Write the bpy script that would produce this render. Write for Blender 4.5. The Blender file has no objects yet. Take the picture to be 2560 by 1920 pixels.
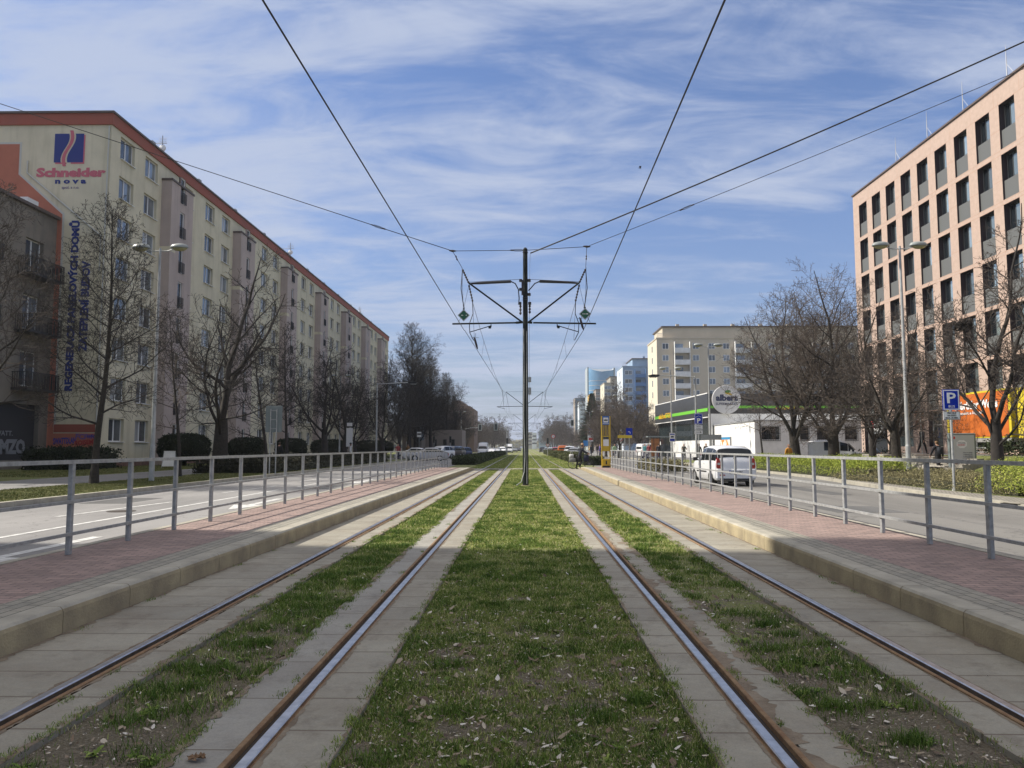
import bpy, math, random
import numpy as np
from mathutils import Vector, Matrix, Euler
R = math.radians
random.seed(7)
rnd = random.Random(11)
U = rnd.uniform
scene = bpy.context.scene
col = scene.collection

# ------------------------------------------------------------------ camera
H = 1.42
FPX, VX, VY = 1923.0, 1310.6, 1119.0
pitch = math.atan((VY - 960) / FPX)
yaw = math.atan((VX - 1280) * math.cos(pitch) / FPX)
cam = bpy.data.cameras.new('camera'); camo = bpy.data.objects.new('camera', cam); col.objects.link(camo)
cam.sensor_width = 36.0; cam.lens = 36.0 * FPX / 2560.0
cam.clip_start = 0.05; cam.clip_end = 4000
camo.location = (0, 0, H); camo.rotation_euler = (R(90) + pitch, 0, yaw)
scene.camera = camo

# ------------------------------------------------------------------ sky and sun
SUN_DIR = Vector((-1.1, 0.10, 1.0)).normalized()
elev = math.asin(SUN_DIR.z)
scene.view_settings.view_transform = 'Standard'; scene.view_settings.look = 'None'
scene.view_settings.gamma = 1.0; scene.view_settings.exposure = 0.80
w = bpy.data.worlds.new('World'); scene.world = w; w.use_nodes = True
nt = w.node_tree; N = nt.nodes; L = nt.links
for n in list(N): N.remove(n)
out = N.new('ShaderNodeOutputWorld'); bg = N.new('ShaderNodeBackground'); L.new(bg.outputs[0], out.inputs[0])
sky = N.new('ShaderNodeTexSky'); sky.sky_type = 'NISHITA'; sky.sun_disc = False
sky.sun_elevation = elev; sky.sun_rotation = math.atan2(SUN_DIR.x, SUN_DIR.y)
sky.air_density = 1.0; sky.dust_density = 0.6; sky.ozone_density = 3.0
tc = N.new('ShaderNodeTexCoord'); sep = N.new('ShaderNodeSeparateXYZ'); L.new(tc.outputs['Generated'], sep.inputs[0])
def wm(op, a, b=None, c=None):
    n = N.new('ShaderNodeMath'); n.operation = op
    for i, v in enumerate((a, b, c)):
        if v is None: continue
        if isinstance(v, (int, float)): n.inputs[i].default_value = v
        else: L.new(v, n.inputs[i])
    return n.outputs[0]
zc = wm('ADD', wm('MAXIMUM', sep.outputs[2], 0.0), 0.13)
cu = wm('DIVIDE', sep.outputs[0], zc); cv = wm('DIVIDE', sep.outputs[1], zc)
cmb = N.new('ShaderNodeCombineXYZ'); L.new(cu, cmb.inputs[0]); L.new(cv, cmb.inputs[1])
def wnoise(rot, scl, detail, dist, off):
    m = N.new('ShaderNodeMapping'); m.inputs['Rotation'].default_value = (0, 0, R(rot)); m.inputs['Scale'].default_value = scl
    m.inputs['Location'].default_value = off
    L.new(cmb.outputs[0], m.inputs[0])
    n = N.new('ShaderNodeTexNoise'); n.inputs['Scale'].default_value = 1.0; n.inputs['Detail'].default_value = detail
    n.inputs['Roughness'].default_value = 0.62; n.inputs['Distortion'].default_value = dist
    L.new(m.outputs[0], n.inputs['Vector']); return n.outputs[0]
n1 = wnoise(-22, (0.55, 1.5, 1), 9, 0.9, (3.1, 1.2, 0))
n2 = wnoise(-28, (2.3, 5.6, 1), 10, 0.55, (7.7, 4.1, 0))
n3 = wnoise(10, (0.35, 0.5, 1), 3, 0.2, (1.7, 8.2, 0))
cl = wm('ADD', wm('MULTIPLY', n1, 0.55), wm('MULTIPLY', n2, 0.45))
cl = wm('ADD', cl, wm('MULTIPLY', wm('SUBTRACT', n3, 0.5), 0.45))
cl = wm('ADD', cl, wm('MULTIPLY', sep.outputs[0], -0.10))
mr = N.new('ShaderNodeMapRange'); mr.interpolation_type = 'SMOOTHSTEP'
L.new(cl, mr.inputs[0]); mr.inputs[1].default_value = 0.40; mr.inputs[2].default_value = 0.63
mr.inputs[3].default_value = 0.0; mr.inputs[4].default_value = 0.88
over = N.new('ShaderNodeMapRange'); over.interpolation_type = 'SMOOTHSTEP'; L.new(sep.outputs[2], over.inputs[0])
over.inputs[1].default_value = 0.50; over.inputs[2].default_value = 0.80; over.inputs[3].default_value = 0.0; over.inputs[4].default_value = 0.75  # bright neutral cloud added overhead, out of view, as fill for the shade
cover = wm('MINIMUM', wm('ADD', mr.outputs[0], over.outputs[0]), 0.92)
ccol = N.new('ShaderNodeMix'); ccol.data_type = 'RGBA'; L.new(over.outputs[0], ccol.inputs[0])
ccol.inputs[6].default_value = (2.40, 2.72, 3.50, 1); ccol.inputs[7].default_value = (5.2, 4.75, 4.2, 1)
mixc = N.new('ShaderNodeMix'); mixc.data_type = 'RGBA'
L.new(cover, mixc.inputs[0])
tint = N.new('ShaderNodeMix'); tint.data_type = 'RGBA'; tint.blend_type = 'MULTIPLY'; tint.inputs[0].default_value = 1.0
L.new(sky.outputs[0], tint.inputs[6]); tint.inputs[7].default_value = (0.56, 0.60, 0.72, 1)
# thin high veil that thickens towards the horizon
veil = wm('POWER', wm('SUBTRACT', 1.0, wm('MAXIMUM', sep.outputs[2], 0.0)), 4.5)
vm = N.new('ShaderNodeMix'); vm.data_type = 'RGBA'; L.new(wm('MULTIPLY', veil, 0.80), vm.inputs[0])
L.new(tint.outputs[2], vm.inputs[6]); vm.inputs[7].default_value = (1.22, 1.36, 1.78, 1)
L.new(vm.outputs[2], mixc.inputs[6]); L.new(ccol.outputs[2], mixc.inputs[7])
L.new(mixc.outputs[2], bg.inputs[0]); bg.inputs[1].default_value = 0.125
sun = bpy.data.lights.new('sun', 'SUN'); sun.energy = 3.8; sun.angle = R(0.9); sun.color = (1.0, 0.93, 0.82)
suno = bpy.data.objects.new('sun', sun); col.objects.link(suno)
suno.rotation_euler = SUN_DIR.to_track_quat('Z', 'Y').to_euler()

# ------------------------------------------------------------------ pixel -> place helpers (photo pixels, 2560 x 1920)
cp, sp, cyw, syw = math.cos(pitch), math.sin(pitch), math.cos(yaw), math.sin(yaw)
_f = (-syw*cp, cyw*cp, sp); _r = (cyw, syw, 0); _u = (syw*sp, -cyw*sp, cp)
def ray(x, y):
    a = (x-1280)/FPX; b = -(y-960)/FPX
    return [_f[i]+a*_r[i]+b*_u[i] for i in range(3)]
def gz(x, y, z=0.0):
    d = ray(x, y); t = (z-H)/d[2]; return Vector((d[0]*t, d[1]*t, z))
def gy(x, y, Y):
    d = ray(x, y); t = Y/d[1]; return Vector((d[0]*t, Y, H+d[2]*t))
def gxp(x, y, X):
    d = ray(x, y); t = X/d[0]; return Vector((X, d[1]*t, H+d[2]*t))

# ------------------------------------------------------------------ materials
MATS = {}
def mat(name, c, rough=0.8, metal=0.0, c2=None, scale=3.0, amt=1.0, bump=0.0, bscale=None, detail=6, spec=0.5, objrand=0.0, lo=0.35, hi=0.65, alpha=None, coat=0.0):
    m = bpy.data.materials.new(name); m.use_nodes = True; MATS[name] = m
    t = m.node_tree; p = t.nodes['Principled BSDF']
    p.inputs['Base Color'].default_value = (*c, 1); p.inputs['Roughness'].default_value = rough; p.inputs['Metallic'].default_value = metal
    p.inputs['Specular IOR Level'].default_value = spec
    if coat: p.inputs['Coat Weight'].default_value = coat; p.inputs['Coat Roughness'].default_value = 0.05
    if alpha is not None: p.inputs['Alpha'].default_value = alpha
    src = None
    if c2 is not None or bump:
        tcn = t.nodes.new('ShaderNodeTexCoord')
        co = tcn.outputs['Object']
    if c2 is not None:
        nz = t.nodes.new('ShaderNodeTexNoise'); nz.inputs['Scale'].default_value = scale; nz.inputs['Detail'].default_value = detail
        nz.inputs['Roughness'].default_value = 0.6
        t.links.new(co, nz.inputs['Vector'])
        rr = t.nodes.new('ShaderNodeMapRange'); rr.inputs[1].default_value = lo; rr.inputs[2].default_value = hi
        rr.inputs[4].default_value = amt
        t.links.new(nz.outputs[0], rr.inputs[0])
        mx = t.nodes.new('ShaderNodeMix'); mx.data_type = 'RGBA'
        mx.inputs[6].default_value = (*c, 1); mx.inputs[7].default_value = (*c2, 1)
        t.links.new(rr.outputs[0], mx.inputs[0]); src = mx.outputs[2]
    if objrand:
        oi = t.nodes.new('ShaderNodeObjectInfo'); hs = t.nodes.new('ShaderNodeHueSaturation')
        rr2 = t.nodes.new('ShaderNodeMapRange'); rr2.inputs[3].default_value = 1-objrand; rr2.inputs[4].default_value = 1+objrand
        t.links.new(oi.outputs['Random'], rr2.inputs[0]); t.links.new(rr2.outputs[0], hs.inputs['Value'])
        if src: t.links.new(src, hs.inputs['Color'])
        else: hs.inputs['Color'].default_value = (*c, 1)
        src = hs.outputs[0]
    if src: t.links.new(src, p.inputs['Base Color'])
    if bump:
        nb = t.nodes.new('ShaderNodeTexNoise'); nb.inputs['Scale'].default_value = bscale or scale*4; nb.inputs['Detail'].default_value = 5
        t.links.new(co, nb.inputs['Vector'])
        bp = t.nodes.new('ShaderNodeBump'); bp.inputs['Strength'].default_value = bump; bp.inputs['Distance'].default_value = 0.02
        t.links.new(nb.outputs[0], bp.inputs['Height']); t.links.new(bp.outputs[0], p.inputs['Normal'])
    return m
def nodes_of(m): return m.node_tree.nodes, m.node_tree.links, m.node_tree.nodes['Principled BSDF']
def ramp(t, fac, stops):
    r = t.nodes.new('ShaderNodeValToRGB'); e = r.color_ramp.elements
    while len(e) < len(stops): e.new(0.5)
    for el, (p, c) in zip(e, stops): el.position = p; el.color = (*c, 1)
    t.links.new(fac, r.inputs[0]); return r.outputs[0]
def tnoise(t, co, scale, detail=6, rough=0.6, mapscale=None):
    if mapscale:
        m = t.nodes.new('ShaderNodeMapping'); m.inputs['Scale'].default_value = mapscale; t.links.new(co, m.inputs[0]); co = m.outputs[0]
    n = t.nodes.new('ShaderNodeTexNoise'); n.inputs['Scale'].default_value = scale; n.inputs['Detail'].default_value = detail
    n.inputs['Roughness'].default_value = rough; t.links.new(co, n.inputs['Vector']); return n.outputs[0]
def tmix(t, fac, a, b, mode='MIX'):
    m = t.nodes.new('ShaderNodeMix'); m.data_type = 'RGBA'; m.blend_type = mode
    for i, v in ((0, fac), (6, a), (7, b)):
        if isinstance(v, (int, float)): m.inputs[i].default_value = v
        elif isinstance(v, tuple): m.inputs[i].default_value = (*v, 1)
        else: t.links.new(v, m.inputs[i])
    return m.outputs[2]
def tmap(t, v, a, b, c=0.0, d=1.0):
    r = t.nodes.new('ShaderNodeMapRange'); t.links.new(v, r.inputs[0])
    for i, x in enumerate((a, b, c, d)): r.inputs[i+1].default_value = x
    return r.outputs[0]
def tbump(t, h, p, strength=0.5, dist=0.02):
    b = t.nodes.new('ShaderNodeBump'); b.inputs['Strength'].default_value = strength; b.inputs['Distance'].default_value = dist
    t.links.new(h, b.inputs['Height']); t.links.new(b.outputs[0], p.inputs['Normal'])

def brick_mat(name, ca, cb, mortar, bw, bh, ms, rot, rough=0.85, dirt=0.5, dirtc=(0.1, 0.09, 0.07), offset=0.5, shift=(0, 0, 0)):
    m = mat(name, ca, rough); t = m.node_tree; p = t.nodes['Principled BSDF']
    tcn = t.nodes.new('ShaderNodeTexCoord'); mp = t.nodes.new('ShaderNodeMapping'); mp.inputs['Rotation'].default_value = rot
    t.links.new(tcn.outputs['Object'], mp.inputs[0])
    b = t.nodes.new('ShaderNodeTexBrick'); b.offset = offset; mp.inputs['Location'].default_value = shift; b.inputs['Scale'].default_value = 1.0
    b.inputs['Brick Width'].default_value = bw; b.inputs['Row Height'].default_value = bh; b.inputs['Mortar Size'].default_value = ms
    b.inputs['Mortar Smooth'].default_value = 0.1; b.inputs['Bias'].default_value = 0.0
    b.inputs['Color1'].default_value = (*ca, 1); b.inputs['Color2'].default_value = (*cb, 1); b.inputs['Mortar'].default_value = (*mortar, 1)
    t.links.new(mp.outputs[0], b.inputs['Vector'])
    n = tnoise(t, tcn.outputs['Object'], 1.3, 8, 0.7)
    n2 = tnoise(t, tcn.outputs['Object'], 14, 4, 0.7)
    c1 = tmix(t, tmap(t, n, 0.4, 0.7, 0, dirt), b.outputs['Color'], dirtc)
    n3 = tnoise(t, tcn.outputs['Object'], 3.2, 9, 0.75); n4 = tnoise(t, tcn.outputs['Object'], 90, 3, 0.8)
    c1 = tmix(t, tmap(t, n3, 0.52, 0.68, 0, dirt), c1, tuple(v*0.75 for v in dirtc))
    c1 = tmix(t, tmap(t, n4, 0.25, 0.75, 0, 0.45), c1, (0.22, 0.21, 0.20), 'OVERLAY')
    c2 = tmix(t, tmap(t, n2, 0.3, 0.7, 0, 0.5), c1, (0.62, 0.60, 0.56), 'OVERLAY')
    t.links.new(c2, p.inputs['Base Color'])
    inv = t.nodes.new('ShaderNodeMath'); inv.operation = 'MULTIPLY_ADD'; inv.inputs[1].default_value = -1.0; t.links.new(b.outputs['Fac'], inv.inputs[0]); t.links.new(n2, inv.inputs[2])
    tbump(t, inv.outputs[0], p, 0.4, 0.01)
    return m

concrete = mat('concrete', (0.30, 0.28, 0.24), 0.9, c2=(0.19, 0.175, 0.145), scale=2.0, bump=0.25, bscale=60)
kerbm = mat('kerb_concrete', (0.38, 0.32, 0.20), 0.9, c2=(0.25, 0.21, 0.14), scale=3.0, bump=0.3, bscale=50)
kerbtop = mat('kerb_top_concrete', (0.40, 0.375, 0.31), 0.9, c2=(0.28, 0.265, 0.22), scale=3.0, bump=0.3, bscale=60)
steel_shiny = mat('polished_steel', (0.66, 0.63, 0.60), 0.30, 1.0, c2=(0.46, 0.44, 0.42), scale=12)
rust = mat('rust', (0.17, 0.095, 0.05), 0.9, c2=(0.26, 0.17, 0.09), scale=9, bump=0.4)
darkgroove = mat('groove_dirt', (0.045, 0.035, 0.028), 0.95)
galv = mat('galvanised_steel', (0.42, 0.43, 0.43), 0.6, 0.35, c2=(0.28, 0.29, 0.29), scale=14)
polem = mat('pole_grey_paint', (0.42, 0.43, 0.43), 0.5, 0.2, c2=(0.30, 0.31, 0.31), scale=3)
mastm = mat('mast_green_black_paint', (0.008, 0.013, 0.011), 0.6, spec=0.25, c2=(0.014, 0.018, 0.016), scale=4)
blackm = mat('black_plastic', (0.015, 0.015, 0.017), 0.5)
wirem = mat('wire', (0.02, 0.02, 0.022), 0.5, 0.3)
whitep = mat('white_paint', (0.78, 0.78, 0.76), 0.6, c2=(0.66, 0.66, 0.64), scale=1.2)
markm = mat('road_marking_paint', (0.62, 0.62, 0.60), 0.7, c2=(0.28, 0.28, 0.27), scale=7, lo=0.45, hi=0.75)
glassm = mat('window_glass', (0.10, 0.12, 0.14), 0.04, 0.45, spec=1.0, c2=(0.24, 0.27, 0.30), scale=0.4, objrand=0.6)
glassd = mat('dark_glass', (0.012, 0.016, 0.02), 0.05, spec=0.8)
glassg = mat('green_tinted_glass', (0.30, 0.37, 0.38), 0.05, 0.75, spec=1.0, c2=(0.42, 0.50, 0.50), scale=0.6, objrand=0.5)
framew = mat('white_window_frame', (0.72, 0.72, 0.70), 0.5)
curtain = mat('pale_curtain', (0.30, 0.31, 0.31), 0.4, spec=1.0, coat=1.0, objrand=0.35)
cream = mat('cream_render', (0.66, 0.60, 0.44), 0.92, c2=(0.57, 0.52, 0.38), scale=0.6, bump=0.1, bscale=20)
def streak(m, col_, sx=1.2, sz=0.08, amt=0.45, lo=0.5, hi=0.75):
    t = m.node_tree; p = t.nodes['Principled BSDF']; tcn = t.nodes.new('ShaderNodeTexCoord')
    s = tnoise(t, tcn.outputs['Object'], 1.0, 7, 0.65, (sx, sx, sz))
    src = p.inputs['Base Color'].links[0].from_socket if p.inputs['Base Color'].links else tuple(p.inputs['Base Color'].default_value)[:3]
    t.links.new(tmix(t, tmap(t, s, lo, hi, 0, amt), src, col_), p.inputs['Base Color'])
streak(cream, (0.33, 0.30, 0.18), 1.6, 0.10, 0.5)
pinkbay = mat('pink_render', (0.47, 0.385, 0.345), 0.92, c2=(0.41, 0.34, 0.305), scale=0.7)
streak(pinkbay, (0.2, 0.15, 0.13), 1.5, 0.1, 0.35)
redband = mat('brick_red_paint', (0.32, 0.085, 0.055), 0.85, c2=(0.27, 0.085, 0.06), scale=0.7)
orangep = mat('salmon_orange_render', (0.46, 0.16, 0.10), 0.9, c2=(0.38, 0.135, 0.085), scale=0.6)
greyrend = mat('grey_render', (0.24, 0.21, 0.17), 0.95, c2=(0.18, 0.16, 0.13), scale=0.9, bump=0.2, bscale=25)
streak(greyrend, (0.06, 0.055, 0.05), 1.2, 0.12, 0.5)
plinth = mat('plinth_brick', (0.22, 0.12, 0.09), 0.9, c2=(0.12, 0.07, 0.06), scale=4)
roofm = mat('roof_edge_metal', (0.10, 0.075, 0.065), 0.6)
bark = mat('bark', (0.042, 0.035, 0.028), 0.95, c2=(0.020, 0.017, 0.014), scale=9, bump=0.6, bscale=24)
barklight = mat('twig_bark', (0.085, 0.068, 0.056), 0.9, c2=(0.05, 0.04, 0.034), scale=4)
barkdark = mat('dark_bark', (0.024, 0.021, 0.019), 0.95, c2=(0.04, 0.034, 0.030), scale=6)
twigred = mat('reddish_twig_bark', (0.115, 0.092, 0.075), 0.9, c2=(0.075, 0.06, 0.05), scale=0.8)
pinkstone = mat('pink_stone_cladding', (0.46, 0.345, 0.285), 0.85, c2=(0.40, 0.30, 0.245), scale=3.5, detail=9, bump=0.1, bscale=30)
panelgrey = mat('grey_spandrel_panel', (0.115, 0.12, 0.118), 0.6)
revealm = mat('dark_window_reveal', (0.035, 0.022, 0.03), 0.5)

# ------------------------------------------------------------------ mesh builder
class MB:
    def __init__(s): s.v = []; s.f = []; s.m = []
    def add(s, vs, fs, mi=0):
        b = len(s.v); s.v.extend([tuple(v) for v in vs]); s.f.extend([tuple(i+b for i in f) for f in fs]); s.m.extend([mi]*len(fs)); return s
    def box(s, x0, x1, y0, y1, z0, z1, mi=0):
        vs = [(x0,y0,z0),(x1,y0,z0),(x1,y1,z0),(x0,y1,z0),(x0,y0,z1),(x1,y0,z1),(x1,y1,z1),(x0,y1,z1)]
        return s.add(vs, [(0,3,2,1),(4,5,6,7),(0,1,5,4),(1,2,6,5),(2,3,7,6),(3,0,4,7)], mi)
    def bevbox(s, x0, x1, y0, y1, z0, z1, b=0.02, mi=0):
        # box with chamfered vertical and top edges
        def ring(z, i): return [(x0+i+b,y0+i,z),(x1-i-b,y0+i,z),(x1-i,y0+i+b,z),(x1-i,y1-i-b,z),(x1-i-b,y1-i,z),(x0+i+b,y1-i,z),(x0+i,y1-i-b,z),(x0+i,y0+i+b,z)]
        vs = ring(z0, 0)+ring(z1-b, 0)+ring(z1, b)
        fs = [tuple(range(7, -1, -1)), tuple(range(16, 24))]
        for k in (0, 8):
            for i in range(8): j = (i+1) % 8; fs.append((k+i, k+j, k+8+j, k+8+i))
        return s.add(vs, fs, mi)
    def quad(s, a, b, c, d, mi=0): return s.add([a, b, c, d], [(0,1,2,3)], mi)
    def tube(s, pts, rs, n=6, mi=0, cap=True):
        pts = [Vector(p) for p in pts]
        if isinstance(rs, (int, float)): rs = [rs]*len(pts)
        b = len(s.v); k = len(pts); u = None
        for i, p in enumerate(pts):
            d = (pts[min(i+1, k-1)]-pts[max(i-1, 0)])
            if d.length < 1e-9: d = Vector((0,0,1))
            d.normalize()
            if u is None:
                u = d.cross(Vector((0,0,1)) if abs(d.z) < 0.9 else Vector((1,0,0))).normalized()
            else:
                u = (u-d*u.dot(d))
                if u.length < 1e-6: u = d.cross(Vector((1,0,0)))
                u.normalize()
            v = d.cross(u)
            for j in range(n):
                a = 2*math.pi*j/n; q = p+(u*math.cos(a)+v*math.sin(a))*rs[i]; s.v.append((q.x,q.y,q.z))
        for i in range(k-1):
            for j in range(n):
                j2 = (j+1) % n
                s.f.append((b+i*n+j, b+i*n+j2, b+(i+1)*n+j2, b+(i+1)*n+j)); s.m.append(mi)
        if cap and n > 2:
            s.f.append(tuple(b+j for j in range(n-1, -1, -1))); s.m.append(mi)
            s.f.append(tuple(b+(k-1)*n+j for j in range(n))); s.m.append(mi)
        return s
    def lathe(s, prof, o=(0,0,0), axis='Z', n=16, mi=0, sx=1.0, sy=1.0):
        b = len(s.v); k = len(prof)
        for (r, h) in prof:
            for j in range(n):
                a = 2*math.pi*j/n; x, y = r*math.cos(a)*sx, r*math.sin(a)*sy
                q = (x, y, h) if axis == 'Z' else ((h, x, y) if axis == 'X' else (x, h, y))
                s.v.append((o[0]+q[0], o[1]+q[1], o[2]+q[2]))
        for i in range(k-1):
            for j in range(n):
                j2 = (j+1) % n; s.f.append((b+i*n+j, b+i*n+j2, b+(i+1)*n+j2, b+(i+1)*n+j)); s.m.append(mi)
        s.f.append(tuple(b+j for j in range(n-1, -1, -1))); s.m.append(mi)
        s.f.append(tuple(b+(k-1)*n+j for j in range(n))); s.m.append(mi)
        return s
    def prism(s, poly, y0, y1, mi=0, plane='XZ', ox=0, oz=0):
        # poly of (a,b) pairs in the plane, extruded between y0 and y1 along the third axis
        n = len(poly)
        def P(a, b, t):
            return (a, t, b) if plane == 'XZ' else ((t, a, b) if plane == 'YZ' else (a, b, t))
        vs = [P(a+ox, b+oz, y0) for a, b in poly]+[P(a+ox, b+oz, y1) for a, b in poly]
        fs = [tuple(range(n)), tuple(range(2*n-1, n-1, -1))]+[(i, i+n, (i+1) % n+n, (i+1) % n) for i in range(n)]
        return s.add(vs, fs, mi)
    def build(s, name, mats, parent=None, smooth=False, world=False):
        me = bpy.data.meshes.new(name)
        vs = s.v
        if world and parent is not None:
            o = Vector((0,0,0)); q = parent
            while q is not None: o += q.location; q = q.parent
            vs = [(x-o.x, y-o.y, z-o.z) for x, y, z in s.v]
        me.from_pydata(vs, [], s.f)
        if not isinstance(mats, (list, tuple)): mats = [mats]
        for m in mats: me.materials.append(m)
        if len(mats) > 1: me.polygons.foreach_set('material_index', s.m)
        if smooth: me.polygons.foreach_set('use_smooth', [True]*len(me.polygons))
        me.update()
        o = bpy.data.objects.new(name, me); col.objects.link(o)
        if parent is not None: o.parent = parent
        return o
def tag(o, label=None, cat=None, group=None, kind=None):
    if label: o['label'] = label
    if cat: o['category'] = cat
    if group: o['group'] = group
    if kind: o['kind'] = kind
    return o
def thing(name, label, cat, loc=(0,0,0), rz=0.0, group=None):
    o = bpy.data.objects.new(name, None); col.objects.link(o); o.location = loc; o.rotation_euler = (0,0,rz)
    o.empty_display_size = 0.2
    return tag(o, label, cat, group)
KIDS = {}
def copy_tree(o, parent=None):
    c = o.copy(); col.objects.link(c); c.parent = parent
    for ch in o.children: copy_tree(ch, c)
    return c
def structure(name, mb, m, label=None, smooth=False):
    o = mb.build(name, m, None, smooth); return tag(o, label, None, None, 'structure')
def fix(o):  # recalc outward normals
    import bmesh
    bm = bmesh.new(); bm.from_mesh(o.data); bmesh.ops.recalc_face_normals(bm, faces=bm.faces); bm.to_mesh(o.data); bm.free(); return o
def text_mesh(body, size, m, name='lettering', parent=None, mtx=None, extrude=0.004, bold=0.0, width=None, align='LEFT', space=1.0, height=None):
    cu_ = bpy.data.curves.new('t', 'FONT'); cu_.body = body; cu_.size = size; cu_.extrude = extrude; cu_.offset = bold; cu_.align_x = 'LEFT'
    cu_.space_character = space; cu_.resolution_u = 2
    to = bpy.data.objects.new('t', cu_); col.objects.link(to)
    dg = bpy.context.evaluated_depsgraph_get(); me = bpy.data.meshes.new_from_object(to.evaluated_get(dg))
    bpy.data.objects.remove(to); bpy.data.curves.remove(cu_)
    co = np.empty(len(me.vertices)*3, dtype=np.float32); me.vertices.foreach_get('co', co); co = co.reshape(-1, 3)
    if len(co):
        x0, x1 = co[:,0].min(), co[:,0].max(); y0, y1 = co[:,1].min(), co[:,1].max()
        if width: co[:,0] = (co[:,0]-x0)*width/(x1-x0); x1 = width; x0 = 0
        if height: co[:,1] = (co[:,1]-y0)*height/(y1-y0)
        if align == 'CENTER': co[:,0] -= (x0+x1)/2
        me.vertices.foreach_set('co', co.ravel())
    me.materials.clear(); me.materials.append(m)
    if mtx is not None: me.transform(mtx)
    o = bpy.data.objects.new(name, me); col.objects.link(o)
    if parent: o.parent = parent
    return o
# orientation matrices for text: facing -Y (towards the camera) / facing -X / facing +X
FACE_MY = Matrix.Rotation(R(90), 4, 'X')
FACE_MX = Matrix.Rotation(R(-90), 4, 'Z') @ Matrix.Rotation(R(90), 4, 'X')
FACE_PX = Matrix.Rotation(R(90), 4, 'Z') @ Matrix.Rotation(R(90), 4, 'X')
T = Matrix.Translation

def holed_wall(o, u, n, u0, u1, z0, z1, holes, depth, mb, mi_wall=0, mi_rev=1, fills=None):
    """wall face in the plane through o spanned by u and z; n is the outward normal; holes get reveals going inwards"""
    o = Vector(o); u = Vector(u); n = Vector(n)
    us = sorted(set([u0, u1]+[h[0] for h in holes]+[h[1] for h in holes]))
    zs = sorted(set([z0, z1]+[h[2] for h in holes]+[h[3] for h in holes]))
    us = [a for a in us if u0 <= a <= u1]; zs = [a for a in zs if z0 <= a <= z1]
    def P(a, z, d=0.0): q = o+u*a-n*d; return (q.x, q.y, q.z+z)
    flip = u.cross(Vector((0,0,1))).dot(n) < 0
    for j in range(len(zs)-1):
        zc_ = (zs[j]+zs[j+1])/2; row = [h for h in holes if h[2] < zc_ < h[3]]; i = 0
        while i < len(us)-1:
            uc = (us[i]+us[i+1])/2
            if any(h[0] < uc < h[1] for h in row): i += 1; continue
            k = i
            while k+1 < len(us)-1 and not any(h[0] < (us[k+1]+us[k+2])/2 < h[1] for h in row): k += 1
            q = [P(us[i], zs[j]), P(us[k+1], zs[j]), P(us[k+1], zs[j+1]), P(us[i], zs[j+1])]
            mb.quad(*(q[::-1] if flip else q), mi=mi_wall); i = k+1
    for h in holes:
        a, b, c, d = h[:4]
        mb.quad(P(a,c), P(b,c), P(b,c,depth), P(a,c,depth), mi=mi_rev)
        mb.quad(P(a,d), P(a,d,depth), P(b,d,depth), P(b,d), mi=mi_rev)
        mb.quad(P(a,c), P(a,c,depth), P(a,d,depth), P(a,d), mi=mi_rev)
        mb.quad(P(b,c), P(b,d), P(b,d,depth), P(b,c,depth), mi=mi_rev)
    return mb

# ================================================================== GROUND
def soil_mat():
    m = mat('soil_and_moss', (0.075, 0.06, 0.045), 0.95); t = m.node_tree; p = t.nodes['Principled BSDF']
    tcn = t.nodes.new('ShaderNodeTexCoord'); co = tcn.outputs['Object']
    sp_ = t.nodes.new('ShaderNodeSeparateXYZ'); t.links.new(co, sp_.inputs[0])
    fine = tnoise(t, co, 55, 6, 0.75); med = tnoise(t, co, 2.6, 6, 0.65); lo_ = tnoise(t, co, 0.5, 4, 0.5)
    dirt = ramp(t, fine, [(0.3, (0.05, 0.040, 0.030)), (0.5, (0.16, 0.13, 0.095)), (0.7, (0.36, 0.31, 0.24))])
    green = ramp(t, fine, [(0.3, (0.09, 0.11, 0.03)), (0.52, (0.19, 0.21, 0.065)), (0.75, (0.32, 0.31, 0.13))])
    far = tmap(t, sp_.outputs[1], 4.0, 11.0, -0.16, 0.30)
    a = t.nodes.new('ShaderNodeMath'); a.operation = 'ADD'; t.links.new(med, a.inputs[0]); t.links.new(far, a.inputs[1])
    g = tmap(t, a.outputs[0], 0.48, 0.58)
    c = tmix(t, g, dirt, green)
    c = tmix(t, tmap(t, lo_, 0.35, 0.65, 0, 0.35), c, (0.16, 0.15, 0.06), 'MIX')
    t.links.new(c, p.inputs['Base Color']); tbump(t, fine, p, 0.8, 0.03); return m
soilm = soil_mat()
def lawn_mat(name, a, b, c_, sc=1.0):
    m = mat(name, a, 0.95); t = m.node_tree; p = t.nodes['Principled BSDF']
    tcn = t.nodes.new('ShaderNodeTexCoord'); co = tcn.outputs['Object']
    fine = tnoise(t, co, 18*sc, 8, 0.8); lo_ = tnoise(t, co, 0.45, 5, 0.6)
    x = ramp(t, fine, [(0.3, a), (0.52, b), (0.72, c_)])
    x = tmix(t, tmap(t, lo_, 0.42, 0.68, 0, 0.5), x, (0.13, 0.11, 0.05))
    t.links.new(x, p.inputs['Base Color']); tbump(t, fine, p, 1.0, 0.06); return m
lawnm = lawn_mat('lawn', (0.07, 0.09, 0.022), (0.14, 0.165, 0.04), (0.23, 0.24, 0.08))
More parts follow.
